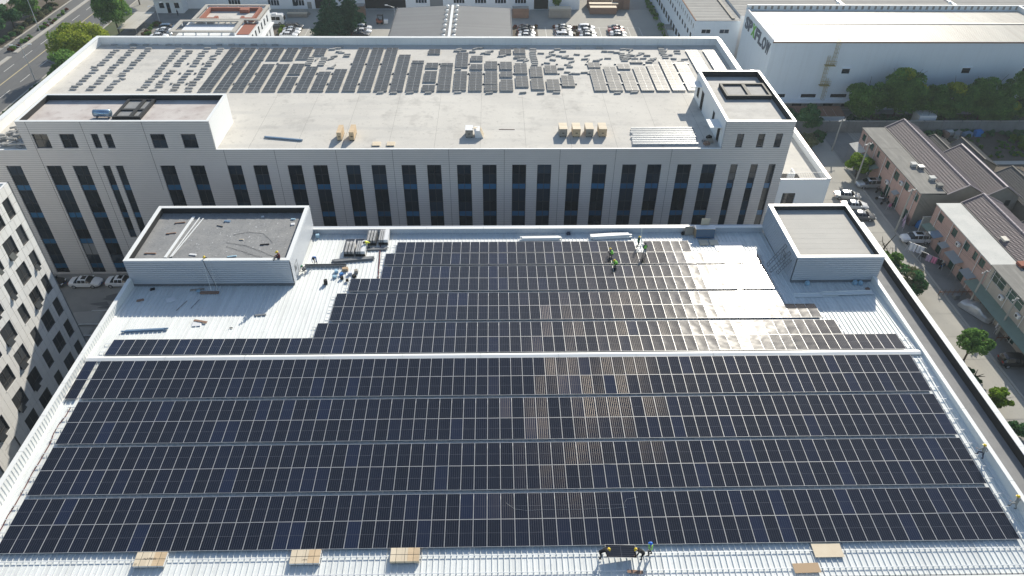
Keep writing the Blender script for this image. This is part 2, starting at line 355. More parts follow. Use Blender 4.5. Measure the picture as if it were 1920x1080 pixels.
def paint(name, col, metal=0.0):
    return mat('paint_'+name, col, 0.28, metal, coat=0.6)
paint('white', (0.74, 0.75, 0.76)); paint('black', (0.012, 0.012, 0.014)); paint('silver', (0.50, 0.52, 0.53), 0.5)
paint('grey', (0.16, 0.17, 0.18), 0.5); paint('red', (0.30, 0.07, 0.06), 0.2); paint('blue', (0.06, 0.11, 0.18), 0.4); paint('brown', (0.20, 0.19, 0.175), 0.5)

# ------------------------------------------------------------------ mesh helpers
IDENT = Matrix.Identity(4)

class MB:
    """collects faces; build() links them as one mesh object"""
    def __init__(self, M=None):
        self.v = []; self.f = []; self.mi = []; self.M = M or IDENT
        self.flip = self.M.to_3x3().determinant() < 0
    def add(self, verts, faces, mi=0):
        o = len(self.v)
        self.v += [tuple(self.M @ Vector(p)) for p in verts]
        for fc in faces:
            fc = [o+i for i in fc]
            if self.flip: fc.reverse()
            self.f.append(fc); self.mi.append(mi)
        return self
    def box(self, x0, x1, y0, y1, z0, z1, mi=0, skip=''):
        if x0 > x1: x0, x1 = x1, x0
        if y0 > y1: y0, y1 = y1, y0
        v = [(x0,y0,z0),(x1,y0,z0),(x1,y1,z0),(x0,y1,z0),(x0,y0,z1),(x1,y0,z1),(x1,y1,z1),(x0,y1,z1)]
        f = {'b':(0,3,2,1),'t':(4,5,6,7),'f':(0,1,5,4),'r':(1,2,6,5),'k':(2,3,7,6),'l':(3,0,4,7)}
        return self.add(v, [f[k] for k in f if k not in skip], mi)
    def quad(self, a, b, c, d, mi=0):
        return self.add([a,b,c,d], [(0,1,2,3)], mi)
    def bar(self, p, q, w, h, mi=0):
        """rectangular bar from p to q"""
        p = Vector(p); q = Vector(q); d = (q-p).normalized()
        up = Vector((0,0,1)) if abs(d.z) < 0.95 else Vector((0,1,0))
        s = d.cross(up).normalized()*w/2; u = s.normalized().cross(d)*h/2
        v = [p-s-u,p+s-u,p+s+u,p-s+u,q-s-u,q+s-u,q+s+u,q-s+u]
        return self.add([tuple(a) for a in v], [(0,1,2,3),(7,6,5,4),(0,4,5,1),(1,5,6,2),(2,6,7,3),(3,7,4,0)], mi)
    def tube(self, pts, rad, n=6, mi=0, caps=True):
        pts = [Vector(p) for p in pts]
        if not isinstance(rad, (list, tuple)): rad = [rad]*len(pts)
        vs = []; fs = []
        for i, p in enumerate(pts):
            d = (pts[min(i+1,len(pts)-1)]-pts[max(i-1,0)]).normalized()
            up = Vector((0,0,1)) if abs(d.z) < 0.9 else Vector((1,0,0))
            s = d.cross(up).normalized(); u = s.cross(d)
            for k in range(n):
                a = 2*math.pi*k/n
                vs.append(tuple(p+s*math.cos(a)*rad[i]+u*math.sin(a)*rad[i]))
        for i in range(len(pts)-1):
            for k in range(n):
                a = i*n+k; b = i*n+(k+1)%n
                fs.append((a,a+n,b+n,b))
        if caps:
            fs.append(tuple(range(n))); fs.append(tuple(reversed([(len(pts)-1)*n+k for k in range(n)])))
        return self.add(vs, fs, mi)
    def mesh(self, name, mats, smooth=False):
        me = bpy.data.meshes.new(name)
        me.from_pydata(self.v, [], self.f)
        for m in (mats if isinstance(mats, (list, tuple)) else [mats]):
            me.materials.append(MATS[m] if isinstance(m, str) else m)
        if any(self.mi): me.polygons.foreach_set('material_index', self.mi)
        if smooth: me.polygons.foreach_set('use_smooth', [True]*len(me.polygons))
        me.update()
        return me
    def build(self, name, mats, parent=None, smooth=False, loc=None, rot=None):
        return place(name, self.mesh(name, mats, smooth), parent, loc, rot)

def place(name, me, parent=None, loc=None, rot=None, scale=None):
    o = bpy.data.objects.new(name, me)
    COL.objects.link(o)
    if parent is not None: o.parent = parent
    if loc is not None: o.location = loc
    if rot is not None: o.rotation_euler = rot
    if scale is not None: o.scale = scale
    return o

def tag(o, label, cat, group=None, kind=None):
    if label: o['label'] = label
    if cat: o['category'] = cat
    if group: o['group'] = group
    if kind: o['kind'] = kind
    return o

def thing(name, label, cat, loc=(0,0,0), rz=0.0, group=None):
    o = place(name, None, None, loc, (0,0,rz))
    return tag(o, label, cat, group)

def structure(o):
    o['kind'] = 'structure'; return o

def copy_tree(src, parent=None):
    c = src.copy(); COL.objects.link(c)
    if parent is not None: c.parent = parent
    for ch in src.children: copy_tree(ch, c)
    return c

def frame(origin, U, Nn):
    """facade frame: local x runs along the wall, local y points out of it, local z is up"""
    U = Vector(U); Nn = Vector(Nn)
    return Matrix(((U.x,Nn.x,0,origin[0]),(U.y,Nn.y,0,origin[1]),(U.z,Nn.z,1,origin[2]),(0,0,0,1)))

def holed_wall(mb, u0, u1, z0, z1, holes, depth=0.2, mi=0, w=0.0):
    us = sorted({u0, u1, *[max(u0,min(u1,h[0])) for h in holes], *[max(u0,min(u1,h[1])) for h in holes]})
    zs = sorted({z0, z1, *[max(z0,min(z1,h[2])) for h in holes], *[max(z0,min(z1,h[3])) for h in holes]})
    for i in range(len(us)-1):
        j = 0
        while j < len(zs)-1:
            def inside(jj):
                cu = (us[i]+us[i+1])/2; cz = (zs[jj]+zs[jj+1])/2
                return any(h[0] < cu < h[1] and h[2] < cz < h[3] for h in holes)
            if inside(j): j += 1; continue
            k = j
            while k+1 < len(zs)-1 and not inside(k+1): k += 1
            mb.quad((us[i],w,zs[j]),(us[i],w,zs[k+1]),(us[i+1],w,zs[k+1]),(us[i+1],w,zs[j]), mi)
            j = k+1
    for (a,b,c,d) in holes:
        mb.quad((a,w,c),(a,w-depth,c),(a,w-depth,d),(a,w,d),mi)
        mb.quad((b,w,d),(b,w-depth,d),(b,w-depth,c),(b,w,c),mi)
        mb.quad((a,w,d),(a,w-depth,d),(b,w-depth,d),(b,w,d),mi)
        mb.quad((b,w,c),(b,w-depth,c),(a,w-depth,c),(a,w,c),mi)
    return mb

_mcache = {}
def window(parent, M, u0, u1, z0, z1, cols=2, rows=(0.5,), fm='frame_dark', pm='pane_dark', t=0.07, depth=0.14, name='window', sill=None, band=None):
    """a window: frame mesh (the part) with one pane per row as sub-parts, set back by depth in its opening"""
    key = (round(u1-u0,2), round(z1-z0,2), cols, tuple(rows), fm, t)
    if key not in _mcache:
        W = u1-u0; H = z1-z0
        fb = MB()
        fb.box(0,W,-0.03,0.03,0,t); fb.box(0,W,-0.03,0.03,H-t,H); fb.box(0,t,-0.028,0.028,t,H-t); fb.box(W-t,W,-0.028,0.028,t,H-t)
        for c in range(1,cols):
            fb.box(W*c/cols-t/2,W*c/cols+t/2,-0.026,0.026,t,H-t)
        for r in rows: fb.box(t,W-t,-0.022,0.022,H*r-t/2,H*r+t/2)
        _mcache[key] = fb.mesh(name+'_frame', fm)
    if M.to_3x3().determinant() < 0:
        q = M @ Matrix.Translation((u1,-depth,z0)) @ Matrix.Diagonal((-1,1,1,1))
    else:
        q = M @ Matrix.Translation((u0,-depth,z0))
    o = place(name, _mcache[key], parent)
    o.matrix_local = q
    edges = [0.0]+list(rows)+[1.0]
    for i in range(len(edges)-1):
        a = edges[i]*(z1-z0); b = edges[i+1]*(z1-z0)
        pm_i = pm
        if pm == 'pane_dark':
            rv = random.random()
            pm_i = 'pane_blind' if rv < 0.008 else ('pane_mid' if rv < 0.25 else pm)
        pk = ('pane', round(u1-u0,2), round(b-a,2), pm_i if not (band and i in band) else 'pane_blue')
        if pk not in _mcache:
            pb = MB(); pb.box(0,u1-u0-0.02,-0.01,0.01,0,b-a-0.01)
            _mcache[pk] = pb.mesh('pane', pk[3])
        place('pane', _mcache[pk], o, (0.01,-0.002,a+0.005), (random.uniform(-.012,.012),0,random.uniform(-.012,.012)))
    return o
# ================================================================== setting: ground, roads
GZ = -17.0
random.seed(7)
g = MB(); g.quad((-1490,-1090,GZ),(1490,-1090,GZ),(1490,1890,GZ),(-1490,1890,GZ))
structure(g.build('ground', 'ground_concrete'))

def sheet(name, x0, x1, y0, y1, dz, m, parent=None):
    b = MB(); b.quad((x0,y0,GZ+dz),(x1,y0,GZ+dz),(x1,y1,GZ+dz),(x0,y1,GZ+dz))
    o = b.build(name, m, parent)
    if parent is None: structure(o)
    return o

# street at the left
road = sheet('road', -126.3, -107.5, -200, 420, 0.004, 'asphalt')
for y in range(60, 200, 9):
    sheet('lane_marking', -118.45, -118.3, y+1.5, y+6.3, 0.009, 'road_paint', road)
    sheet('lane_marking', -111.6, -111.45, y+4.5, y+9.0, 0.009, 'road_paint', road)
sheet('centre_line', -115.3, -115.0, 40, 240, 0.009, 'road_paint_yellow', road)
kb = MB(); kb.box(-122.3,-121.2,127.5,360,GZ,GZ+0.16); kb.box(-122.3,-121.2,40,124.8,GZ,GZ+0.16)
median = structure(kb.build('median_kerb', 'kerb'))
kb = MB(); kb.box(-126.7,-126.3,131.5,400,GZ,GZ+0.14); structure(kb.build('kerb', 'kerb'))
kb = MB(); kb.box(-107.5,-107.1,-100,300,GZ,GZ+0.14); structure(kb.build('kerb', 'kerb'))
sheet('verge', -190, -126.7, 131, 420, 0.01, 'soil')
sheet('planting_strip', -107.1, -101.2, 30, 158, 0.012, 'grass_ground')
sheet('pavement', -101.2, -98.6, 30, 150, 0.008, 'paving_dark')
sheet('lane', -98.5, -84.5, 139, 176, 0.008, 'paving_dark')
sheet('planting_bed', -62.5, -58.4, 136.5, 147.3, 0.03, 'soil')
sheet('planting_bed', 3.6, 10.4, 137, 147.5, 0.03, 'soil')
# concrete slabs of the parking yard behind the far building
yard = sheet('parking_yard', -75, 48, 77, 162, 0.006, 'yard_slab')
for x in (-52, -47, -42, -35, -29, 12.6, 27.5, 35.4, 38.6):
    sheet('bay_line', x, x+0.12, 138, 147, 0.012, 'road_paint', yard)
sheet('bay_line', 23, 38.7, 146.6, 146.75, 0.012, 'road_paint', yard)
sheet('bay_line', 33, 37, 152.3, 152.45, 0.012, 'road_paint', yard)
# village lane on the right, broken into cast slabs
lane = sheet('village_lane', 47.5, 72, 5, 84, 0.004, 'ground_concrete')
y = 5.0
rr = random.Random(3)
while y < 83:
    dy = rr.uniform(4.5, 6.5)
    for (a, b) in ((47.6, 57.0), (57.06, 66.4)):
        sheet('slab', a, b, y, min(y+dy-0.06, 84), 0.02+rr.uniform(0,0.004), 'yard_slab', lane)
    y += dy
kb = MB(); kb.box(66.45,66.75,8,70,GZ,GZ+0.10); structure(kb.build('kerb', 'kerb'))
sheet('drain_strip', 66.75, 72.5, 5, 84, 0.014, 'paving_dark')
sheet('garden_soil', 80, 190, 45, 92, 0.012, 'soil')

# ================================================================== the factory with the solar roof
S = 0.0419            # roof fall
RX0, RX1 = -43.2, 43.0
YF, YB = -24.35, 23.55
def roof_z(y, h=0.0): return -S*abs(y) - 0.27 + h
factory = thing('solar_factory', 'broad white metal roofed factory covered with long rows of dark solar panels', 'factory', (0,0,GZ))
def fp(mb, name, m, parent=None, smooth=False):
    """part of the factory, given in world coordinates"""
    o = mb.build(name, m, parent or factory, smooth)
    if parent is None: o.location = (0,0,-GZ)
    return o
# walls
wb = MB()
wb.box(-43.62, 43.3, -24.9, 24.25, GZ, -1.7, skip='b')
fp(wb, 'wall', 'corrugated')
# roof sheets with a standing seam
PITCH_S = 0.47
def sheet_mesh(name, y0, y1):
    b = MB()
    prof = [(0,0.0),(0.19,0.0),(0.20,0.010),(0.22,0.010),(0.23,0.0),(0.392,0.0),(0.412,0.095),(0.446,0.095),(0.4665,0.0)]
    n = len(prof)
    v = [(x,y0,roof_z(y0,z)) for x,z in prof]+[(x,y1,roof_z(y1,z)) for x,z in prof]
    f = [(i,i+1,n+i+1,n+i) for i in range(n-1)]
    if y1 < y0: f = [tuple(reversed(q)) for q in f]
    b.add(v,f); b.quad((0,y1,roof_z(y1)-.02),(0.4665,y1,roof_z(y1)-.02),(0.4665,y1,roof_z(y1)),(0,y1,roof_z(y1)))
    return b
fm = sheet_mesh('roof_sheet', -0.05, YF).mesh('roof_sheet', 'roof_sheet')
bmh = sheet_mesh('roof_sheet', 0.0, YB).mesh('roof_sheet', 'roof_sheet')
rest = MB()
k = 0; x = RX0
proto_b = sheet_mesh('roof_sheet', 0.0, YB)
while x < RX1-0.2:
    place('roof_sheet', fm, factory, (x,0,-GZ))
    if x < -14.5 or x > 27.5:
        place('roof_sheet', bmh, factory, (x,0,-GZ))
    else:
        rest.add([(vx+x,vy,vz) for vx,vy,vz in proto_b.v], proto_b.f)
    x += PITCH_S
o = fp(rest, 'roof_sheet_field', 'roof_sheet'); o['kind'] = 'stuff'
# ridge capping in lengths
xs = RX0
while xs < RX1:
    xe = min(xs+8.03, RX1)
    c = MB()
    prof = [(-0.66,-0.13),(-0.62,-0.085),(-0.30,0.02),(0.02,-0.06),(0.06,-0.12)]
    n = len(prof)
    v = [(xs,y,z) for y,z in prof]+[(xe-0.03,y,z) for y,z in prof]
    c.add(v,[(i,n+i,n+i+1,i+1) for i in range(n-1)])
    fp(c,'ridge_cap','white_flash')
    xs += 8.03
# parapets
def ribbed(mb, M, u0, u1, z0, z1, pitch, d, vertical=True, mi=0):
    """trapezoid corrugation as geometry; ribs run vertically or horizontally"""
    mb2 = MB(M)
    a = u0 if vertical else z0
    e = u1 if vertical else z1
    pts = []
    while a < e-1e-6:
        for fr, w in ((0,0.0),(0.5,0.0),(0.6,d),(0.9,d)) if vertical else ((0,0.0),(0.16,0.0),(0.20,d),(0.97,d*1.0)):
            q = a+pitch*fr
            if q < e: pts.append((q,w))
        a += pitch
    pts.append((e,0.0))
    for (p,w),(q,w2) in zip(pts,pts[1:]):
        if vertical: mb2.quad((p,w,z0),(p,w,z1),(q,w2,z1),(q,w2,z0),mi)
        else: mb2.quad((u0,w,p),(u0,w2,q),(u1,w2,q),(u1,w,p),mi)
    mb.v, o_ = mb.v+mb2.v, len(mb.v)
    mb.f += [[i+o_ for i in q] for q in mb2.f]; mb.mi += mb2.mi
    return mb
# left parapet: sheet-lined inner face, folded capping
lp = MB(); ribbed(lp, frame((-43.3,0,0),(0,1,0),(1,0,0)), -24.8, 12.3, -1.3, 0.40, 0.42, 0.035)
lp.box(-43.66,-43.335,-24.8,24.2,-1.75,0.40,skip='b')
fp(lp,'left_parapet','white_flash')
lc = MB()
for i in range(9):
    lc.box(-43.70,-43.255,-24.9+i*4.14,-24.9+i*4.14+4.10,0.403,0.45)
fp(lc,'capping','white_flash')
lg = MB(); lg.box(-43.25,-42.95,-24.3,12.3,-1.1,-0.99)
for yy in range(-24,13,4): pass
# gutters along the verges follow the fall
def verge(x0,x1,name,m,h):
    v = MB()
    for (ya,yb) in ((YF,-0.1),(-0.1,12.35)):
        za = roof_z(ya,h); zb = roof_z(yb,h)
        v.add([(x0,ya,za),(x1,ya,za),(x1,yb,zb),(x0,yb,zb),(x0,ya,za-.15),(x1,ya,za-.15),(x1,yb,zb-.15),(x0,yb,zb-.15)],
              [(0,1,2,3),(4,5,1,0),(3,2,6,7),(0,3,7,4),(1,5,6,2)])
    fp(v,name,m)
verge(-43.26,-42.98,'verge_flashing','white_flash',0.09)
verge(42.62,42.98,'verge_flashing','white_flash',0.09)
# right parapet between roof and side terrace
rp = MB(); rp.box(42.985,43.30,-24.8,12.35,-1.75,0.12,skip='b')
fp(rp,'right_parapet','white_flash')
rc = MB()
for i in range(9): rc.box(42.94,43.34,-24.9+i*4.14,-24.9+i*4.14+4.1,0.123,0.165)
fp(rc,'capping','white_flash')
# side terrace with its bitumen-lined outer parapet
tb = MB(); tb.box(43.30,46.2,-24.9,24.2,-1.75,-1.2,skip='b'); fp(tb,'terrace_floor','terrace')
tb = MB(); tb.box(46.26,46.74,-24.9,24.2,GZ,-0.27,skip='b'); fp(tb,'terrace_wall','parapet_white')
tb = MB(); tb.box(46.2,46.257,-24.9,24.2,-1.2,-0.30); fp(tb,'bitumen_lining','bitumen')
for i in range(12):
    tb = MB(); tb.box(46.19,46.79,-24.9+i*4.1,-24.9+i*4.1+4.07,-0.267,-0.22); fp(tb,'coping','white_flash')
# back parapet and front gutter
bpw = MB(); ribbed(bpw, frame((0,23.55,0),(1,0,0),(0,-1,0)), -24.9, 33.4, -1.7, -0.46, 0.35, 0.02)
bpw.box(-24.9,33.4,23.58,24.24,-1.75,-0.46,skip='b'); fp(bpw,'back_parapet','corrugated')
for i in range(8):
    b = MB(); b.box(-24.9+i*7.3,min(33.4,-24.9+i*7.3+7.26),23.46,23.86,-0.457,-0.40); fp(b,'capping','white_flash')
fg = MB(); fg.box(-43.3,43.3,-24.62,-24.36,-1.62,-1.30); fp(fg,'eaves_gutter','steel_grey')
for i in range(9):
    b = MB(); b.box(-43.3+i*9.63,-43.3+i*9.63+9.6,-24.95,-24.62,-1.6,-1.02); fp(b,'eaves_flashing','white_flash')
# rails fixed along the eaves
for yy in (-22.25,-23.72):
    b = MB(); b.bar((-42.9,yy,roof_z(yy,0.13)),(42.6,yy,roof_z(yy,0.13)),0.045,0.045)
    for i in range(92):
        xx = RX0+0.44+i*PITCH_S*2
        b.box(xx-.03,xx+.03,yy-.03,yy+.03,roof_z(yy,0.05),roof_z(yy,0.11))
    fp(b,'eaves_rail','rail_alu')

# stair houses on the factory roof
def stairhouse(x0,x1,y0,y1,z0,z1,deck,rm,label,door=None):
    t = thing('roof_stairhouse', label, 'stairhouse', ((x0+x1)/2,(y0+y1)/2,z0))
    off = Vector((-(x0+x1)/2,-(y0+y1)/2,-z0))
    def add(mb,name,m):
        o = mb.build(name,m,t); o.location = off; return o
    w = MB(); ribbed(w, frame((0,y0,0),(1,0,0),(0,-1,0)), x0, x1, z0, z1, 0.30, 0.085, vertical=False)
    add(w,'front_wall','corrugated')
    w = MB(); ribbed(w, frame((x1,0,0),(0,1,0),(1,0,0)), y0, y1, z0, z1, 0.30, 0.085, vertical=False); add(w,'side_wall','corrugated')
    w = MB(); ribbed(w, frame((x0,0,0),(0,-1,0),(-1,0,0)), -y1, -y0, z0, z1, 0.30, 0.085, vertical=False); add(w,'side_wall','corrugated')
    w = MB(); ribbed(w, frame((0,y1,0),(-1,0,0),(0,1,0)), -x1, -x0, z0, z1, 0.30, 0.085, vertical=False); add(w,'back_wall','corrugated')
    # parapet lining, capping and deck
    th = 0.42
    l = MB()
    l.box(x0+th-.06,x1-th+.06,y1-th,y1-th+.05,deck,z1-.02); l.box(x0+th-.06,x1-th+.06,y0+th-.05,y0+th,deck,z1-.02)
    l.box(x0+th-.05,x0+th,y0+th,y1-th,deck,z1-.02); l.box(x1-th,x1-th+.05,y0+th,y1-th,deck,z1-.02)
    add(l,'parapet_lining','bitumen')
    for (a,b,c,d) in ((x0-.05,x1+.05,y1-th,y1+.05),(x0-.05,x1+.05,y0-.05,y0+th),(x0-.05,x0+th,y0+th+.004,y1-th-.004),(x1-th,x1+.05,y0+th+.004,y1-th-.004)):
        q = MB(); q.box(a,b,c,d,z1,z1+.06); add(q,'capping','white_flash')
    # roofing felt laid in strips with a lap at each seam
    n = int((y1-y0-2*th)/1.0) if x1-x0 < 14 else int((x1-x0-2*th)/1.15)
    for i in range(n):
        q = MB()
        if x1-x0 < 14:
            a = y0+th+(y1-y0-2*th)*i/n; b = y0+th+(y1-y0-2*th)*(i+1)/n
            q.add([(x0+th,a,deck+.005),(x1-th,a,deck+.005),(x1-th,b+.06,deck),(x0+th,b+.06,deck),(x0+th,a,deck-.05),(x1-th,a,deck-.05)],[(0,1,2,3),(4,5,1,0)])
        else:
            a = x0+th+(x1-x0-2*th)*i/n; b = x0+th+(x1-x0-2*th)*(i+1)/n
            q.add([(a,y0+th,deck+.05),(b+.06,y0+th,deck),(b+.06,y1-th,deck),(a,y1-th,deck+.05),(a,y0+th,deck-.05),(a,y1-th,deck-.05)],[(0,1,2,3),(0,3,5,4)])
        add(q,'roofing_strip',rm)
    q = MB(); q.box(x0-.03,x1+.03,y0-.10,y0-.035,z0+.02,z0+.30); add(q,'base_flashing','steel_grey')
    if door:
        ax, pos, a, b, c, d = door
        q = MB(frame((pos,0,0),(0,1,0),(ax,0,0))) if True else None
        q.box(a,b,-0.02,0.06,c,d); add(q,'door_opening','shadow_void')
        q = MB(frame((pos,0,0),(0,1,0),(ax,0,0)))
        q.box(a-.08,a,0.0,0.09,c,d+.08); q.box(b,b+.08,0.0,0.09,c,d+.08); q.box(a,b,0.0,0.09,d,d+.08)
        add(q,'door_frame','frame_dark')
        q = MB(frame((pos,0,0),(0,1,0),(ax,0,0))); q.box(a+.1,b-.45,0.06,0.09,c+.9,d-.25); add(q,'shutter','steel_grey')
    return t
stairhouse(-43.5,-24.9,12.45,23.9,-0.75,2.83,2.05,'membrane_dark','large stair house with dark felt roof at the left end of the solar roof', door=(1,-24.9,13.6,14.7,-0.55,1.25))
stairhouse(33.4,43.55,12.45,23.85,-0.75,2.83,2.25,'membrane_grey','small stair house with pale grey felt roof at the right end of the solar roof', door=(-1,33.4,15.2,16.3,-0.3,1.2))

# ------------------------------------------------------------------ solar arrays
P_MOD, L_MOD, GAP = 1.154, 2.465, 0.02
SAG = 0.0065
def panel_mesh(w, l, glass, name='solar_panel', inset=0.015, t=0.035, mid=False):
    b = MB()
    x, y = w/2, l/2
    b.box(-x,x,-y,-y+inset,-t,0,1); b.box(-x,x,y-inset,y,-t,0,1)
    b.box(-x,-x+inset,-y+inset,y-inset,-t,0,1); b.box(x-inset,x,-y+inset,y-inset,-t,0,1)
    nx, ny = 5, 5
    gx = lambda i: (-x+inset)+(2*x-2*inset)*i/nx
    gy = lambda j: (-y+inset)+(2*y-2*inset)*j/ny
    sag = lambda i,j: -.004-SAG*(1-(2*i/nx-1)**2)*(1-(2*j/ny-1)**2)
    b.add([(gx(i),gy(j),sag(i,j)) for j in range(ny+1) for i in range(nx+1)],
          [(j*(nx+1)+i,j*(nx+1)+i+1,(j+1)*(nx+1)+i+1,(j+1)*(nx+1)+i) for j in range(ny) for i in range(nx)],0)
    b.quad((-x+inset,-y+inset,-.034),(-x+inset,y-inset,-.034),(x-inset,y-inset,-.034),(x-inset,-y+inset,-.034),2)
    if mid: b.box(-.012,.012,-y+inset,y-inset,-.01,.001,1)
    me = b.mesh(name, [glass,'solar_frame','black_matt'])
    me.polygons.foreach_set('use_smooth', [p.material_index == 0 for p in me.polygons])
    return me
PM = panel_mesh(1.134, L_MOD, 'solar_glass')
def col_x(i): return (i-36)*P_MOD
rp_ = random.Random(11)
def array(label, rows, sgn, rails=None):
    """rows: list of (distance from ridge of the lower edge, first column, last column, skip set)"""
    t = thing('solar_array', label, 'solar array', (0, sgn*rows[0][0], roof_z(rows[0][0])), group='solar panel rows on the factory roof')
    base = Vector(t.location)
    for (d0, c0, c1, skip) in rows:
        yc = sgn*(d0+L_MOD/2)
        tilt = math.atan(S)*(-1 if sgn > 0 else 1)
        for i in range(c0, c1):
            if i in skip: continue
            xx = col_x(i)+P_MOD/2
            if i < 0: xx -= 0.32
            place('solar_panel', PM, t, Vector((xx,yc,-S*abs(yc)))-base,
                  (tilt+rp_.gauss(0,0.0040), rp_.gauss(0,0.0065), 0))
        for fr in (0.24, 0.76):
            yy = sgn*(d0+L_MOD*fr)
            xa = col_x(c0)-(0.75 if c0 <= 0 else 0.5); xb = col_x(c1)+(1.05 if c1 >= 72 else 0.55)
            r = MB(); r.bar((xa,yy,roof_z(yy,0.19)),(xb,yy,roof_z(yy,0.19)),0.05,0.06)
            o = r.build('mounting_rail','rail_alu',t); o.location = -base
    return t
DF = 2*L_MOD+GAP
y0f, gf = 0.695, 0.3665
names_f = ['double row of solar panels just in front of the white ridge capping',
           'second double row of solar panels in front of the ridge',
           'third double row of solar panels, the last but one before the front eaves',
           'nearest double row of solar panels along the front eaves']
for k in range(4):
    d = y0f+k*(DF+gf)
    array(names_f[k], [(d,-1 if k == 0 else 0,72,set()),(d+L_MOD+GAP,-1 if k == 0 else 0,72,set())], -1)
yb0, gb = 0.128, 0.419
d = yb0
array('stepped double row of brownish solar panels just behind the ridge capping', [(d,0,72,set()),(d+L_MOD+GAP,18,67,set())], 1)
d += DF+gb
array('second double row of solar panels behind the ridge', [(d,19,66,set()),(d+L_MOD+GAP,19,63,set())], 1)
d += DF+gb
array('third double row of solar panels behind the ridge, glaring at its right end', [(d,20,63,set()),(d+L_MOD+GAP,23,63,set())], 1)
d = 16.17
array('single row of solar panels with two crouching workers at it', [(d,23,63,set())], 1)
array('hindmost single row of solar panels below the back parapet with one panel missing', [(18.75,24,56,{50})], 1)
# ================================================================== the far office block with the flat roof
FY, FZ = 36.03, 4.15
office = thing('office_block', 'wide tan clad office block with paired dark window strips and flat roof', 'office block', (0,FY,GZ))
def op(mb, name, m, parent=None):
    o = mb.build(name, m, parent or office)
    if parent is None: o.location = (0,-FY,-GZ)
    return o
F0 = frame((0,FY,0),(1,0,0),(0,-1,0))
strips = [(-69.1,-67.07),(-63.61,-61.6),(-60.02,-57.98),(-48.02,-46.0),(-43.9,-41.9),(-38.77,-36.8),(-35.2,-33.22),(-30.43,-28.44),(-26.87,-24.88),
          (-22.31,-20.35),(-18.76,-16.78),(-14.57,-12.58),(-11.0,-9.02),(-6.8,-4.82),(-3.22,-1.23),(0.97,2.95),(4.52,6.5),(8.74,10.73),(12.34,14.33),
          (16.53,18.52),(20.1,22.09),(24.35,26.33),(27.89,29.89)]
narrow = [(-55.86,-54.86),(-54.12,-53.1),(31.92,32.92),(34.8,35.82),(37.38,38.36)]
TOPW = 1.87
holes = []
for a,b in strips: holes.append((a,b,GZ+0.25 if a < -40 else -12.0,TOPW))
for a,b in narrow: holes.append((a,b,-10.2 if a < -40 else -12.0,TOPW))
hi = [(-63.72,-61.66,4.58,6.68),(-60.1,-58.1,4.58,6.68),(-55.87,-54.95,4.58,6.68),(-54.15,-53.15,4.58,6.68),(-48.0,-46.05,4.56,6.66),(-43.87,-41.92,4.56,6.66)]
hr = [(31.93,32.88,4.47,6.58),(34.87,35.82,4.47,6.58),(37.3,38.25,4.47,6.62)]
w = MB(F0)
holed_wall(w,-72.5,39.6,GZ,4.28,[h for h in holes],0.28)
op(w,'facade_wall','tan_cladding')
w = MB(F0); holed_wall(w,-65.2,-39.75,4.28,8.5,hi,0.28)
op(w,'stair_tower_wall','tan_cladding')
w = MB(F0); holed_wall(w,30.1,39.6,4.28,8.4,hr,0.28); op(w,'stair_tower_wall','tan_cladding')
# upright joints of the cladding
jx = [-31.82,-23.42,-15.65,-7.87,-0.15,7.62,15.42,23.23,-38.7]
for x in jx:
    j = MB(F0); j.box(x-.025,x+.025,0.002,0.012,GZ,4.26); op(j,'cladding_joint','clad_joint')
for x in (-63.9,-56.7,-48.6):
    j = MB(F0); j.box(x-.025,x+.025,0.002,0.012,GZ if x != -48.6 else -2,8.48); op(j,'cladding_joint','clad_joint')
# window strips: spandrel bands at each floor
def rowcuts(z0,z1):
    cuts = []; bands = []
    zs = [z1]
    for c in (-1.72,-6.32,-10.92,-15.5):
        for z in (c+2.05, c+0.45, c-0.45):
            if z0+0.3 < z < z1-0.3: zs.append(z)
    zs.append(z0); zs = sorted(zs)
    for i in range(len(zs)-1):
        mid = (zs[i]+zs[i+1])/2
        if any(abs(mid-c) < 0.05 for c in (-1.72,-6.32,-10.92,-15.5)): bands.append(i)
    return [ (z-z0)/(z1-z0) for z in zs[1:-1] ], bands
random.seed(5)
for (a,b,c,d) in holes:
    rc, bd = rowcuts(c,d)
    n = 2 if b-a > 1.5 else 1
    window(office, Matrix.Translation((0,-FY,-GZ)) @ F0, a,b,c,d, n, rc, 'frame_dark','pane_dark',0.07,0.20,'window_strip',band=bd)
for (a,b,c,d) in hi+hr:
    window(office, Matrix.Translation((0,-FY,-GZ)) @ F0, a,b,c,d, 2 if b-a > 1.5 else 1, (0.55,), 'frame_dark','pane_dark',0.06,0.20,'window')
# bodies behind the facade (towers and sides)
bd_ = MB(); bd_.box(-72.5,39.6,FY+0.3,76.6,GZ,FZ-0.02,skip='b'); op(bd_,'body','white_wall_clean')
rf = MB(); rf.quad((-72.4,FY+.12,FZ),(39.5,FY+.12,FZ),(39.5,76.5,FZ),(-72.4,76.5,FZ)); op(rf,'roof_deck','concrete_roof')
for i in range(10):
    xa = -39.7+i*6.98
    k_ = MB(); k_.box(xa,xa+6.95,FY-.03,FY+.24,4.283,4.36); op(k_,'roof_edge_coping','parapet_white')
k_ = MB(); k_.box(-72.5,-65.25,FY-.03,FY+.24,4.283,4.36); op(k_,'roof_edge_coping','parapet_white')
for i in range(11):
    xj = -35.5+i*6.4
    q = MB(); q.box(xj-.014,xj+.014,FY+.5,55.2,FZ+.001,FZ+.006); op(q,'screed_joint','flat_roof_old')
pw = MB(); pw.box(-72.5,-71.85,FY+.3,76.6,FZ-.3,5.42); op(pw,'left_parapet','parapet_white')
pw = MB(); pw.box(-71.85,38.95,76.02,76.6,FZ-.3,5.42); op(pw,'back_parapet','parapet_white')
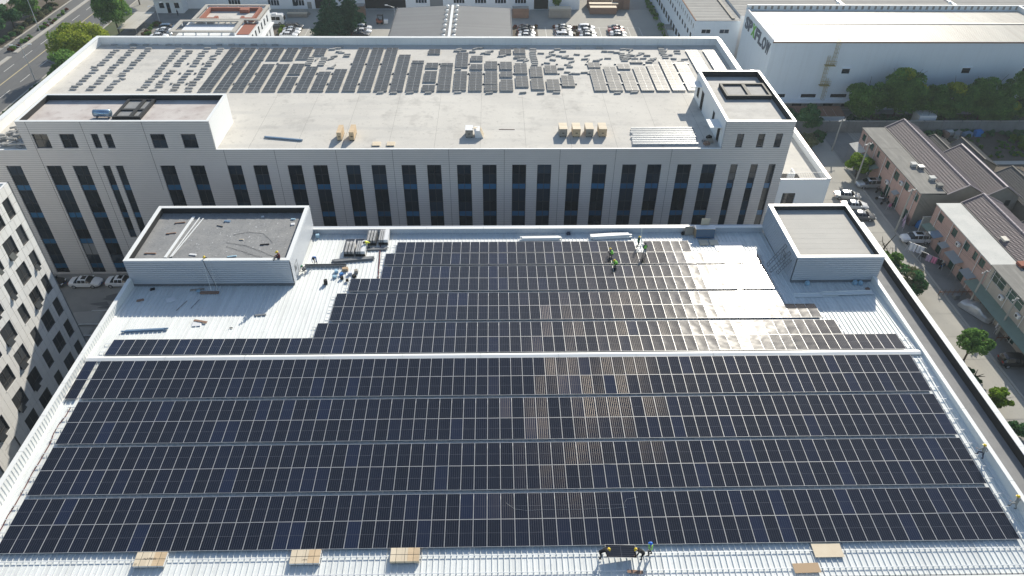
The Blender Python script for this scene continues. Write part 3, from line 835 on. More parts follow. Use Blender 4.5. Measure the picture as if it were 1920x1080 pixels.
pw = MB(); pw.box(38.95,39.6,53.7,76.6,FZ-.3,5.38); op(pw,'right_parapet','parapet_white')
for i in range(16):
    xa = -72.5+i*7.0
    c = MB(); c.box(xa,min(xa+6.97,39.6),75.95,76.68,5.423,5.48); op(c,'capping','white_flash')
for i in range(6):
    ya = FY+.3+i*6.6
    c = MB(); c.box(-72.58,-71.78,ya,min(ya+6.57,75.93),5.423,5.48); op(c,'capping','white_flash')
for i in range(3):
    ya = 53.9+i*7.4
    c = MB(); c.box(38.87,39.68,ya,min(ya+7.36,75.93),5.383,5.44); op(c,'capping','white_flash')
# roof towers: deck, parapet ring
def tower(x0,x1,y0,y1,top,deck,rm,sidem,lined=True):
    t = MB(); t.box(x0,x1,y0+.3,y1,FZ-.1,top-.02,skip='bt'); op(t,'stair_tower_side',sidem)
    th = 0.35
    for (a,b,c,d) in ((x0-.04,x1+.04,y1-th,y1+.05),(x0-.04,x1+.04,y0-.04,y0+th),(x0-.04,x0+th,y0+th+.004,y1-th-.004),(x1-th,x1+.04,y0+th+.004,y1-th-.004)):
        q = MB(); q.box(a,b,c,d,top,top+.06); op(q,'capping','white_flash')
    l = MB(); l.box(x0+th-.06,x1-th+.06,y1-th,y1-th+.05,deck,top-.01); l.box(x0+th-.05,x0+th,y0+th,y1-th,deck,top-.01); l.box(x1-th,x1-th+.05,y0+th,y1-th,deck,top-.01); l.box(x0+th-.06,x1-th+.06,y0+th-.05,y0+th,deck,top-.01)
    op(l,'parapet_lining','bitumen')
    q = MB(); q.quad((x0+th,y0+th,deck),(x1-th,y0+th,deck),(x1-th,y1-th,deck),(x0+th,y1-th,deck)); op(q,'tower_deck',rm)
tower(-65.2,-39.75,FY,44.75,8.5,7.75,'concrete_roof_red','white_wall_clean')
tower(30.1,39.6,FY,53.7,8.4,7.55,'membrane_pale','white_wall_clean')
# openings and canopies in the left side of the right tower
F1 = frame((30.1,0,0),(0,-1,0),(-1,0,0))
for (u0,u1,z0,z1) in ((-52.2,-51.0,5.0,7.3),(-49.6,-48.2,4.2,7.0),(-42.6,-41.6,5.3,7.0),(-39.2,-38.0,4.2,6.6)):
    q = MB(F1); q.box(u0,u1,-.02,.03,z0,z1); op(q,'doorway','shadow_void')
    q = MB(F1); q.box(u0-.08,u0,0,.05,z0,z1+.08); q.box(u1,u1+.08,0,.05,z0,z1+.08); q.box(u0,u1,0,.05,z1,z1+.08); op(q,'door_frame','frame_white')
for (u0,u1,z) in ((-52.6,-50.2,7.15),(-40.0,-37.4,6.75)):
    q = MB(F1); q.box(u0,u1,0,1.7,z,z+.12); op(q,'canopy','white_wall_clean')
# old stair opening curbs and beams on the towers
def curb_frame(name,label,x0,x1,y0,y1,z,h,cx,cy,m1,m2):
    t = thing(name,label,'roof curb',((x0+x1)/2,(y0+y1)/2,z))
    o = Vector((-(x0+x1)/2,-(y0+y1)/2,-z))
    def add(mb,n,m):
        q = mb.build(n,m,t); q.location = o
    b = MB(); b.box(x0+.3,x1-.3,y0+.3,y1-.3,z+.01,z+h*.55); add(b,'slab',m1)
    for (a,bb,c,d) in ((x0,x1,y0,y0+.35),(x0,x1,y1-.35,y1),(x0,x0+.35,y0+.352,y1-.352),(x1-.35,x1,y0+.352,y1-.352)):
        b = MB(); b.box(a,bb,c,d,z,z+h); add(b,'beam',m2)
    for v in cx:
        b = MB(); b.box(v-.25,v+.25,y0+.352,y1-.352,z,z+h*.96); add(b,'beam',m2)
    for v in cy:
        b = MB(); b.box(x0+.352,x1-.352,v-.22,v+.22,z,z+h*.92); add(b,'beam',m2)
curb_frame('roof_curb','black weathered roof curb with concrete slabs on the left roof tower',-53.4,-49.6,38.1,44.0,7.75,0.45,(-51.0,),(40.6,),'membrane_dark','bitumen')
curb_frame('roof_curb','black lined roof curb in two bays on the right roof tower',32.4,39.1,45.0,49.6,7.55,0.6,(35.9,),(),'membrane_dark','bitumen')
# polished water tank lying on the left tower
tk = thing('water_tank','shiny horizontal steel water tank on the left roof tower','water tank',(-54.9,38.9,7.75))
b = MB(); b.tube([(-1.15,0,.62),(-1.12,0,.62),(1.12,0,.62),(1.15,0,.62)],[.40,.5,.5,.40],20); b.build('drum','tank_blue',tk,True)
for sx in (-.8,.8):
    b = MB(); b.box(sx-.06,sx+.06,-.4,.4,0,.16); b.build('cradle','steel_grey',tk)
# right annex with its own terrace and railing
annex = thing('annex','lower white annex with roof terrace and railing at the right end of the office block','annex',(43.2,FY,GZ))
def ap(mb,n,m):
    o = mb.build(n,m,annex); o.location = (-43.2,-FY,-GZ); return o
w = MB(F0); holed_wall(w,39.62,46.9,GZ,-0.62,[(40.5,42.4,-5.2,-2.9)],0.25); ap(w,'front_wall','white_wall_clean')
window(annex, Matrix.Translation((-43.2,-FY,-GZ)) @ F0, 40.5,42.4,-5.2,-2.9,2,(0.5,),'frame_dark','pane_dark',0.06,0.2)
w = MB(); w.box(46.45,46.9,FY+.02,76,GZ,-0.5); ap(w,'side_wall','white_wall_clean')
w = MB(); w.box(39.62,46.44,FY+.26,76,GZ,-1.5,skip='b'); ap(w,'body','white_wall_clean')
w = MB(); w.quad((39.62,FY+.1,-1.48),(46.44,FY+.1,-1.48),(46.44,76,-1.48),(39.62,76,-1.48)); ap(w,'terrace_deck','concrete_roof')
w = MB(); w.box(46.40,46.98,FY,76,-0.497,-0.43); ap(w,'capping','white_flash')
w = MB(); w.box(46.99,47.05,FY,76,-0.60,-0.44); ap(w,'red_trim','brick_red')
w = MB(); w.box(39.62,46.4,FY-.02,FY+.2,-0.617,-0.55); ap(w,'front_coping','white_flash')
rl = MB()
for i in range(27): rl.box(39.8+i*.25,39.82+i*.25,FY+.08,FY+.10,-0.55,0.45)
rl.box(39.7,46.4,FY+.07,FY+.11,0.45,0.49); ap(rl,'railing','steel_grey')
# sunken light well in the terrace
w = MB(); w.box(40.0,43.2,FY+.9,FY+3.0,-1.475,-1.40); ap(w,'roof_opening','shadow_void')
w = MB(); w.box(40.9,41.9,FY+1.0,FY+1.1,-1.39,-0.2); w.box(41.9,42.0,FY+1.0,FY+2.6,-1.39,-0.2); ap(w,'hatch_frame','frame_white')
# small plant pen in the far right corner
w = MB(); w.box(42.2,46.0,66,66.3,-1.4,0.2); w.box(42.2,42.5,66.3,70,-1.4,0.2); w.box(45.7,46.0,66.3,70,-1.4,0.2); w.box(42.2,46,70,70.3,-1.4,.2); ap(w,'pen_wall','white_wall_clean')

# ------------------------------------------------------------------ solar strips on the far roof
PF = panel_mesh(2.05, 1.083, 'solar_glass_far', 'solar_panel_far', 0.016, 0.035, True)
BLK = MB()
for (x0,x1,zt) in ((-.58,.58,.26),):
    BLK.add([(-.58,-.15,0),(.58,-.15,0),(.58,.15,0),(-.58,.15,0),(-.55,-.12,.24),(.55,-.12,.24),(.55,.12,.24),(-.55,.12,.24)],
            [(3,2,1,0),(4,5,6,7),(0,1,5,4),(1,2,6,5),(2,3,7,6),(3,0,4,7)])
BLKM = BLK.mesh('ballast_block','block')
rf_ = random.Random(21)
n_strip = {}
def strip(x, segs, w=2.05):
    for (ya,yb) in segs:
        n = max(1,int((yb-ya)/1.085+0.35))
        t = thing('flat_roof_solar_array', '', 'solar array', (x+w/2,ya,FZ), group='solar strips on the far flat roof')
        t['n'] = n
        for i in range(n):
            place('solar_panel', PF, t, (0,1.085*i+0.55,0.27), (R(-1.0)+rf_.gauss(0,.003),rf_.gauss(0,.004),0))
        for sx in (-.85,.85):
            r = MB(); r.bar((sx,-.02,.16),(sx,n*1.085+.05,.16),.06,.06); r.build('support_rail','galvanised',t)
        f = MB(); f.box(-1.0,1.0,-.05,.10,0.0,.16); f.build('front_ballast','block',t)
        f = MB(); f.box(-1.02,1.02,.0,.04,.14,.25); f.build('front_upstand','steel_grey',t)
        STRIPS.append((t,x,ya,yb))
STRIPS = []
table = {-3:[(55.5,74)],-2:[(55.5,67.2),(68.4,74)],-1:[(55.5,67.2),(68.4,74)],0:[(55.5,67.0),(68.4,74)],1:[(55.5,66.6),(68.4,74)],
 2:[(55.5,61.6),(62.2,66.4),(68.8,74)],3:[(55.5,65.6),(70.4,74)],4:[(55.5,63.2)],5:[(55.5,64.8)],6:[(55.5,74)],7:[(55.5,74)],8:[(55.5,74)],
 9:[(55.5,70.8)],10:[(55.5,66.2),(66.9,68.4)],11:[(55.5,57.6),(59.0,63.8),(64.8,67.4),(71.2,73.6)],12:[(55.5,65.0),(65.8,67.4)],13:[(55.7,63.2),(65.2,71.8)],
 14:[(55.5,63.6),(64.2,66.8),(68.0,70.6)],15:[(55.5,57.4),(58.0,63.8),(64.4,67.6)],16:[(55.5,60.2),(61.0,63.6),(64.2,67.8),(71.2,73.6)],
 17:[(57.0,61.8),(62.4,65.4),(65.8,66.9),(69.4,70.6),(71.4,73.4)],18:[(56.0,60.4),(61.0,65.6)],19:[(55.6,59.6),(62.6,65.6)],20:[(57.2,61.2)],
 22:[(55.5,63.9),(65.0,67.6)],23:[(55.5,65.6)],24:[(55.5,63.3),(64.4,66.2)],25:[(55.5,65.2),(67.2,68.4)],26:[(55.5,66.4)],27:[(55.5,68.4)],28:[(55.5,67.4)]}
for k in sorted(table):
    strip(-40.65+2.51*k, table[k])
strip(32.75,[(46.0,73.2)],2.1)
strip(35.85,[(46.0,73.6)],2.1)
# labels that single the strips out by place and length
ordw = ['first','second','third','fourth','fifth','sixth','seventh','eighth','ninth','tenth','eleventh','twelfth','thirteenth','fourteenth','fifteenth','sixteenth','seventeenth','eighteenth','nineteenth','twentieth']
xsu = sorted({round(s[1],2) for s in STRIPS})
for (t,x,ya,yb) in STRIPS:
    i = xsu.index(round(x,2)); n = len(xsu)
    side = (ordw[i]+' line from left') if i < 17 else (ordw[n-1-i]+' line from right')
    same = sorted([s[2] for s in STRIPS if s[1] == x]); j = same.index(ya)
    length = 'long' if yb-ya > 8 else 'short'
    pos = '' if len(same) == 1 else (', front piece' if j == 0 else (', rear piece' if j == len(same)-1 else (', middle piece' if len(same) == 3 else ', '+ordw[j]+' piece back')))
    t['label'] = '%s grey solar strip on the far roof, %s%s' % (length, side, pos)
    del t['n']

# ------------------------------------------------------------------ concrete ballast blocks
def block(x,y,rz,label,group,z=FZ):
    o = place('ballast_block', BLKM, None, (x,y,z+0.003), (0,0,rz), (rf_.uniform(.92,1.06),rf_.uniform(.9,1.1),rf_.uniform(.85,1.1)))
    tag(o,label,'block',group)
for ci,(x,y0,y1,n) in enumerate(((-68.0,56.3,74.3,17),(-65.3,56.3,74.2,17),(-62.55,56.3,74.0,17),(-57.2,56.1,73.8,17),(-55.1,56.1,73.8,17),(-52.3,55.9,73.8,17),(-49.9,55.9,73.8,17))):
    for i in range(n):
        if rf_.random() < 0.05: continue
        wild = rf_.random() < 0.12
        block(x+rf_.gauss(0,.10)+(rf_.gauss(0,.35) if wild else 0), y0+(y1-y0)*i/(n-1)+rf_.gauss(0,.10), rf_.gauss(0,.05) if not wild else rf_.uniform(-.6,.6),
              'grey concrete block, %s from the front in the %s bare row from left' % (ordw[i],ordw[ci]),'blocks in rows')
for i in range(16):
    if i in (1,9): continue
    block(-69.5+i*1.9+rf_.uniform(-.3,.3),75.55,rf_.gauss(0,.03),'grey concrete block, %s from the left along the back parapet' % ordw[i],'blocks along the parapet')
for i in range(46):
    block(rf_.uniform(-71.3,-66.2),rf_.uniform(36.8,42.5),rf_.uniform(-.5,.5),'grey concrete block in the heap left of the roof tower','heaped blocks',FZ+rf_.choice((0,0,.25,.25,.5)))
def free(x,y):
    for (t,sx,ya,yb) in STRIPS:
        if sx-.3 < x < sx+2.35 and ya-.4 < y < yb+.5: return False
    return True
cnt = 0; tries = 0
while cnt < 92 and tries < 3000:
    tries += 1
    x = rf_.uniform(-33,32); y = rf_.uniform(62.5,74.8)
    if -26.5 < x < -15.2 or not free(x,y): continue
    if x > 14 and y < 66: continue
    block(x,y,rf_.choice((0,0,0,.15,-.15,1.2,.6))+rf_.gauss(0,.06),'grey concrete block strewn between the unfinished panel strips','strewn blocks'); cnt += 1
for (x,y0,n) in ((5.4,66.3,10),(-30.9,66.2,7),(28.6,69.6,7),(-33.2,66.4,5),(21.2,68.4,5)):
    for i in range(n):
        if free(x,y0+i*.82): block(x+rf_.gauss(0,.06),y0+i*.82,rf_.gauss(0,.05),'grey concrete block in a short row between the panel strips','short block rows')
for i,(k) in enumerate((8,9,10,11,13,15,17,18,19,23,24)):
    x = -40.65+2.51*k+1.0
    block(x+rf_.uniform(-.4,.4),54.9+rf_.uniform(-.2,.2),rf_.gauss(0,.1),'grey concrete block at the front end of a panel strip','blocks at strip ends')
b = MB(); b.box(-.16,.16,-.16,.16,0,.2); SBM = b.mesh('small_block','steel_grey')
for k in range(-6,29):
    for yy in (58.5,62.7,66.9):
        if rf_.random() < .45:
            xx = -40.65+2.51*k+2.28
            o = place('anchor_block', SBM, None, (xx,yy,FZ+.003)); tag(o,'small dark anchor block between the panel strips','block','anchor blocks')
# ================================================================== white tiled block at the left edge
LX, LY, LTOP = -56.0, 17.7, 10.0
tiled = thing('tiled_block', 'white tile clad block with staggered dark windows at the left edge', 'building', (LX,LY,GZ))
FL = frame((LX,0,0),(0,1,0),(1,0,0))
ML = Matrix.Translation((-LX,-LY,-GZ)) @ FL
def lp_(mb,n,m,kind=None):
    o = mb.build(n,m,tiled); o.location = (-LX,-LY,-GZ)
    if kind: o['kind'] = kind
    return o
rowz = [7.6-3.6*i for i in range(7)]
cols = [(16.0,1.25),(13.42,1.88),(10.48,1.25),(7.1,2.1),(3.75,2.1),(-0.5,2.1),(-4.2,2.1)]
lh = [(c-w/2,c+w/2,z-1.15,z+1.15) for c,w in cols for z in rowz]
w = MB(FL); holed_wall(w,-30,LY,GZ,LTOP,lh,0.22,w=-0.035); lp_(w,'backing_wall','joint_dark')
w = MB(); w.box(-84,LX-.26,-30,LY-.01,GZ,LTOP-.6,skip='b'); lp_(w,'body','facade_tile')
w = MB(); w.box(-84,LX-.04,LY-.30,LY,LTOP-.6,LTOP); w.box(LX-.34,LX-.04,-30,LY-.302,LTOP-.6,LTOP); lp_(w,'parapet','facade_tile')
w = MB(); w.box(LX-.10,LX+.03,LY-.04,LY+.08,GZ,LTOP+.05); lp_(w,'corner_trim','steel_grey')
cells = []
zr = []
for z in rowz: zr += [(z-1.15,z),(z,z+1.15),(z+1.15,z+2.45)]
zr.append((LTOP-1.2+.02,LTOP)) if False else None
ys = [LY-0.05-0.93*i for i in range(27)]
for (za,zb) in zr:
    zb = min(zb,LTOP)
    if zb-za < .1: continue
    for i in range(len(ys)-1):
        spans = [(ys[i+1],ys[i])]
        for (a,b,c,d) in lh:
            if c-.01 <= za and zb <= d+.01:
                ns = []
                for (p,q) in spans:
                    if b <= p or a >= q: ns.append((p,q)); continue
                    if a > p+.05: ns.append((p,a))
                    if b < q-.05: ns.append((b,q))
                spans = ns
        for (p,q) in spans:
            if q-p > .08: cells.append((p,q,za,zb))
def vis(c):
    return c[2]*1.0 + (c[0])*0.75
cells.sort(key=vis, reverse=True)
tc_ = {}
rl_ = random.Random(4)
restb = MB(FL)
for i,(p,q,za,zb) in enumerate(cells):
    if i < 296:
        key = (round(q-p,2),round(zb-za,2))
        if key not in tc_:
            b = MB(); b.box(0,.035,0,key[0]-.05,0,key[1]-.05,skip='l'); tc_[key] = b.mesh('facade_tile','facade_tile')
        o = place('facade_tile', tc_[key], tiled, (-.035+rl_.uniform(-.003,.003),p+.025-LY,za+.025-GZ))
    else:
        restb.box(p+.014,q-.014,-.035,0,za+.014,zb-.014)
lp_(restb,'facade_tile_field','facade_tile','stuff')
random.seed(9)
for (a,b,c,d) in lh:
    if d > 9: continue
    if (c+d)/2 + 0.75*a < -14: continue
    o = window(tiled, ML, a,b,c,d, 2 if b-a > 1.5 else 1, (0.30,), 'frame_bronze','pane_grey',0.07,0.15,'window')
    s = MB(FL); s.box(a-.03,b+.03,-.02,.05,c-.06,c+.0); so = s.build('sill','facade_tile',tiled); so.location = (-LX,-LY,-GZ)
    if rl_.random() < .55:     # top-hung sash propped open
        h = .34*(d-c); q = MB(); q.box(0,(b-a)*.46,-.02,.02,-h,0)
        so = q.build('open_sash','pane_grey',tiled); so.matrix_local = ML @ Matrix.Translation((a+.05+(b-a)*.46*0,0.0,c+.30*(d-c)+h*.0)) @ Matrix.Rotation(R(24),4,'X')

# ================================================================== the big white works hall at the right (with lettering)
def simple_part(t, o):
    def f(mb,n,m,smooth=False):
        q = mb.build(n,m,t,smooth); q.location = o; return q
    return f
WX0, WX1, WY0, WY1, WZ = 56.6, 124.0, 94.3, 114.8, -1.8
works = thing('works_hall','long white works hall with lettered end wall and pale metal roof','factory hall',(WX0,WY0,GZ))
wp = simple_part(works, (-WX0,-WY0,-GZ))
FW = frame((0,WY0,0),(1,0,0),(0,-1,0)); FS = frame((WX0,0,0),(0,-1,0),(-1,0,0))
wh = [(72.9,74.6,-8.7,-7.5),(86.0,87.7,-8.7,-7.4),(98.9,100.7,-8.6,-7.3),(112,113.7,-8.6,-7.3)]
wl_ = [(59.9,62.0,-14.1,-13.3),(65.5,68.8,-14.1,-13.3),(72.0,75.6,-14.1,-13.3)]
w = MB(FW); holed_wall(w,WX0,WX1,GZ,WZ,wh+wl_,0.2); wp(w,'long_wall','hall_wall')
w = MB(FS); holed_wall(w,-WY1,-WY0,GZ,WZ,[],0.2); wp(w,'end_wall','hall_wall')
MW = Matrix.Translation((-WX0,-WY0,-GZ)) @ FW
for h in wh:
    window(works, MW, *h, 1,(0.5,),'frame_dark','pane_dark',.06,.15)
    b = MB(FW); b.box(h[0]-.15,h[1]+.15,0,.35,h[3],h[3]+.06); wp(b,'hood','white_wall_clean')
for h in wl_: window(works, MW, *h, 2,(),'frame_dark','pane_dark',.06,.15)
b = MB(FW); b.box(57,79,0,1.6,-14.75,-14.55); wp(b,'canopy','white_wall')
b = MB(FW); b.box(58,79,-.02,.04,-16.9,-15.2); wp(b,'lower_wall_band','asbestos')
for u in (60.5,64,67.5,71,75):
    b = MB(FW); b.box(u,u+2.1,-.01,.06,-16.2,-15.1); wp(b,'lower_window','shadow_void')
b = MB(); b.box(WX0+.02,WX1,WY0+.3,WY1,GZ,WZ-.1,skip='b'); wp(b,'body','white_wall_clean')
ym = 104.3
def wz(y): return WZ+0.03+0.25*(1-abs(y-ym)/10.3)*1.3
for i in range(57):
    xa = WX0+.25+i*1.15
    if xa > WX1: break
    for (ya,yb) in ((WY0-.08,ym-.12),(ym+.12,WY1-1.0)):
        b = MB()
        for j in range(3):
            x0 = xa+j*.383
            b.add([(x0,ya,wz(ya)),(x0+.28,ya,wz(ya)),(x0+.31,ya,wz(ya)+.06),(x0+.36,ya,wz(ya)+.06),(x0+.383,ya,wz(ya)),
                   (x0,yb,wz(yb)),(x0+.28,yb,wz(yb)),(x0+.31,yb,wz(yb)+.06),(x0+.36,yb,wz(yb)+.06),(x0+.383,yb,wz(yb))],
                  [(0,1,6,5),(1,2,7,6),(2,3,8,7),(3,4,9,8)])
        o = wp(b,'roof_sheet','factory_roof')
b = MB(); b.box(WX0,WX1,ym-.3,ym+.3,wz(ym)+.065,wz(ym)+.14); wp(b,'ridge_cap','factory_roof')
b = MB(); b.box(WX0-.02,WX1,WY1-.35,WY1,WZ-.5,WZ+1.15); wp(b,'rear_parapet','parapet_white')
for i in range(44):
    b = MB(); b.box(WX0+1+i*1.5,WX0+1.5+i*1.5,WY1-.40,WY1-.353,WZ+.2,WZ+.95); wp(b,'stain_bracket','wood_grey')
b = MB(); b.box(WX0-.05,WX1,WY0-.16,WY0-.05,WZ-.22,WZ+.0); wp(b,'eaves_trim','rust')
b = MB(); b.box(WX0-.06,WX0+.22,WY0,WY1,WZ+.0,WZ+.45); wp(b,'gable_trim','white_wall')
b = MB(); b.box(119.5,120.1,WY0+9,WY1,WZ,WZ+1.1); wp(b,'side_parapet','parapet_white')
# raised letters on the end wall
def text_mesh(body, size, m, ext=0.03, bold=0.0):
    cu = bpy.data.curves.new('text','FONT'); cu.body = body; cu.size = size; cu.extrude = ext; cu.align_x = 'LEFT'; cu.offset = bold
    cu.resolution_u = 3
    to = bpy.data.objects.new('tmp_text', cu); COL.objects.link(to)
    dg = bpy.context.evaluated_depsgraph_get()
    me = bpy.data.meshes.new_from_object(to.evaluated_get(dg))
    bpy.data.objects.remove(to); bpy.data.curves.remove(cu)
    me.materials.clear(); me.materials.append(MATS[m])
    return me
word = 'SPXFLOW'
ystart, yend = 113.4, 95.2
adv = (ystart-yend)/len(word)
for i,ch in enumerate(word):
    me = text_mesh(ch, 3.5, 'text_green' if ch == 'X' else 'text_slate', 0.06, 0.13)
    xsl = [v.co.x for v in me.vertices]; w0, w1 = min(xsl), max(xsl)
    sx = adv*0.9/(w1-w0)
    for v in me.vertices:
        v.co.x = (v.co.x-w0)*sx + 0.10*v.co.y
        # embolden
    o = place('letter', me, works)
    Ml = Matrix(((0,0,-1,WX0-.07),(-1,0,0,ystart-i*adv),(0,1,0,WZ-3.3),(0,0,0,1)))
    o.matrix_local = Matrix.Translation((-WX0,-WY0,-GZ)) @ Ml
# caged ladder in three flights
b = MB(FW)
def flight(u0,z0,u1,z1):
    for du in (0,.55):
        b.bar((u0+du,.25,z0),(u1+du,.25,z1),.05,.05)
    n = int(abs(z1-z0)/.3)
    for i in range(n+1):
        t = i/n; b.bar((u0+(u1-u0)*t,.25,z0+(z1-z0)*t),(u0+(u1-u0)*t+.55,.25,z0+(z1-z0)*t),.03,.03)
    for i in range(0,n,3):
        t = i/n; uu = u0+(u1-u0)*t; zz = z0+(z1-z0)*t
        b.bar((uu-.05,.25,zz),(uu-.05,.9,zz),.03,.03); b.bar((uu+.6,.25,zz),(uu+.6,.9,zz),.03,.03); b.bar((uu-.05,.9,zz),(uu+.6,.9,zz),.03,.03)
    for du in (-.05,.6): b.bar((u0+du,.9,z0),(u1+du,.9,z1),.03,.03)
flight(70.0,-6.6,70.0,-0.6); flight(68.9,-11.0,68.9,-4.7); flight(69.9,-14.3,69.9,-9.6)
for (u0,u1,z) in ((68.6,70.8,-6.7),(68.6,70.8,-11.1)):
    b.box(u0,u1,.02,1.0,z,z+.06)
    for i in range(6):
        uu = u0+i*(u1-u0)/5; b.bar((uu,1.0,z),(uu,1.0,z+1.1),.035,.035)
    b.bar((u0,1.0,z+1.1),(u1,1.0,z+1.1),.04,.04); b.bar((u0,1.0,z+.6),(u1,1.0,z+.6),.03,.03)
o = wp(b,'caged_ladder','steel_yellow'); o['label'] = 'yellow caged ladder with two landings'

# white block joined to its left side, with long rows of windows
wb_ = thing('white_block','white three storey block with ribbon windows beside the lettered hall','building',(45.8,116.6,GZ))
bp_ = simple_part(wb_, (-45.8,-116.6,-GZ))
BF = frame((0,116.6,0),(1,0,0),(0,-1,0)); BS = frame((45.8,0,0),(0,-1,0),(-1,0,0))
fh = [(47.6,49.8,-8.0,-7.0),(51.9,54.2,-8.0,-7.0),(50.5,52.4,-11.4,-10.4)]
w = MB(BF); holed_wall(w,45.8,56.55,GZ,-5.05,fh,.15); bp_(w,'front_wall','hall_wall')
sh = [(-118.5-i*3.1-1.6,-118.5-i*3.1,-9.8,-8.6) for i in range(20)] + [(-117.6-i*2.3-.7,-117.6-i*2.3,-7.2,-6.0) for i in range(26)] + [(-122-i*3.4-2.4,-122-i*3.4,-14.3,-12.6) for i in range(17)]
w = MB(BS); holed_wall(w,-190,-116.6,GZ,-5.05,sh,.15); bp_(w,'long_wall','hall_wall')
for h in fh: window(wb_, Matrix.Translation((-45.8,-116.6,-GZ)) @ BF, *h, 2,(),'frame_white','pane_dark',.07,.1)
for h in sh:
    if h[0] > -172: window(wb_, Matrix.Translation((-45.8,-116.6,-GZ)) @ BS, *h, 2 if h[1]-h[0] > 1 else 1,(),'frame_dark','pane_dark',.05,.1)
b = MB(); b.box(45.95,56.5,116.75,190,GZ,-5.4,skip='b'); bp_(b,'body','white_wall_clean')
for i in range(36):
    b = MB(); a = 116.7+i*2.0
    b.add([(45.9,a,-5.0),(56.5,a,-5.0),(56.5,a+1.98,-5.0),(45.9,a+1.98,-5.0),(45.9,a+1.0,-4.92),(56.5,a+1.0,-4.92)],[(0,1,5,4),(4,5,2,3)])
    bp_(b,'roof_sheet','asbestos')
b = MB(); b.box(54.6,55.3,117.5,190,-4.9,-4.7); bp_(b,'valley_gutter','bitumen')
b = MB(); b.box(45.75,46.0,116.6,190,-5.048,-4.9); bp_(b,'eaves_trim','rust')
b = MB(); b.box(44.0,45.75,136.6,140.4,-14.0,-13.85); b.box(44.1,44.25,136.8,137.0,GZ,-14.0); b.box(44.1,44.25,140.0,140.2,GZ,-14.0); bp_(b,'porch','asbestos')
# grey industrial roofs further back
far = thing('grey_hall','wide grey hall roof behind the white ribbon window block','factory hall',(75,140,GZ))
b = MB(); b.box(57.0,170,119,185,GZ,-4.6,skip='bt'); o = b.build('wall','white_wall',far); o.location = (-75,-140,-GZ)
for i in range(34):
    a = 119+i*2.0
    b = MB(); b.add([(57,a,-4.6),(170,a,-4.6),(170,a+1.98,-4.6),(57,a+1.98,-4.6),(57,a+1.0,-4.5),(170,a+1.0,-4.5)],[(0,1,5,4),(4,5,2,3)])
    o = b.build('roof_sheet','asbestos',far); o.location = (-75,-140,-GZ)
for x in (84,112):
    b = MB(); b.box(x,x+.8,119,185,-4.49,-4.3); o = b.build('ridge_cap','white_flash',far); o.location = (-75,-140,-GZ)
    for i in range(8):
        b = MB(); b.tube([(x-.9,121+i*6,-4.5),(x-.9,121+i*6,-4.0)],.35,8); b.tube([(x-.9,121+i*6,-4.0),(x-.9,121+i*6,-3.6)],[.5,.2],8)
        o = b.build('roof_vent','white_flash',far); o.location = (-75,-140,-GZ)

# ================================================================== white workshops along the top edge
ws = thing('workshop','long white workshop with barred windows and dark doorways along the top edge','workshop',(-30,162,GZ))
sp_ = simple_part(ws,(30,-162,-GZ))
FB = frame((0,162,0),(1,0,0),(0,-1,0))
doors = [(-53.2,-49.6,GZ+.02,-11.5),(-38.8,-27.0,GZ+.02,-10),(-20,-16.2,GZ+.02,-12.5),(10.2,14.4,GZ+.02,-11)]
wins = [(-78,-74.5),(-66.7,-63.4),(-59.6,-56.2),(-44.2,-41.4),(-24.2,-20.8),(-13.2,-9.9),(-7.0,-3.6),(-1.2,2.2),(4.6,8.0)]
wh2 = [(a,b,-16.2 if a < -40 else -15.4,-12.4) for a,b in wins]
w = MB(FB); holed_wall(w,-92,23.5,GZ,-7,doors+wh2,.4); sp_(w,'wall','white_wall_clean')
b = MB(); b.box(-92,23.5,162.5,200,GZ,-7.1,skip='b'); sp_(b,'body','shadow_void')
for (a,b_,c,d) in doors:
    q = MB(FB); q.box(a,b_,-.42,-.38,c,d); sp_(q,'doorway','shadow_void')
for h in wh2: window(ws, Matrix.Translation((30,-162,-GZ)) @ FB, *h, 4,(0.45,),'frame_white','pane_dark',.13,.2)
b = MB(FB); b.box(-92,23.5,.0,.06,GZ,-16.4); 
for x in (-55.4,):
    q = MB(FB); q.box(x,x+1.2,.0,.05,GZ+.1,-15.0); sp_(q,'side_door','asbestos')
b = MB(FB); b.box(-20,-16.2,-.3,-.2,GZ+.1,-12.5); sp_(b,'roller_door','steel_grey')

# grey hall with ridge vents just behind the far roof
hall = thing('vent_hall','low grey ribbed hall roof with two lines of ridge ventilators','factory hall',(-12,132,GZ))
hp = simple_part(hall,(12,-132,-GZ))
HX0,HX1,HXM,HY0,HY1,HZ,HR = -27.0,2.95,-12.3,112.0,143.0,-10.6,-9.9
b = MB(); b.box(HX0+.1,HX1-.1,HY0+.1,HY1-.1,GZ,HZ-.05,skip='b'); hp(b,'wall','white_wall')
for (xa,za,xb,zb) in ((HX0,HZ,HXM,HR),(HXM,HR,HX1,HZ)):
    for i in range(31):
        a = HY0+i*1.0
        b = MB()
        for j in range(2):
            y0 = a+j*.5
            b.add([(xa,y0,za),(xb,y0,zb),(xb,y0+.34,zb),(xa,y0+.34,za),(xa,y0+.40,za+.05),(xb,y0+.40,zb+.05),(xa,y0+.495,za),(xb,y0+.495,zb)],[(0,1,2,3),(3,2,5,4),(4,5,7,6)])
        hp(b,'roof_sheet','hall_roof')
b = MB(); b.box(HXM-.32,HXM+.32,HY0,HY1,HR+.02,HR+.16); hp(b,'ridge_cap','white_flash')
b = MB(); b.box(HX0-.15,HX0+.1,HY0,HY1,HZ-.15,HZ+.12); hp(b,'eaves_gutter','frame_dark')
b = MB(); b.box(HX1-.1,HX1+.15,HY0,HY1,HZ-.15,HZ+.12); hp(b,'eaves_gutter','frame_dark')
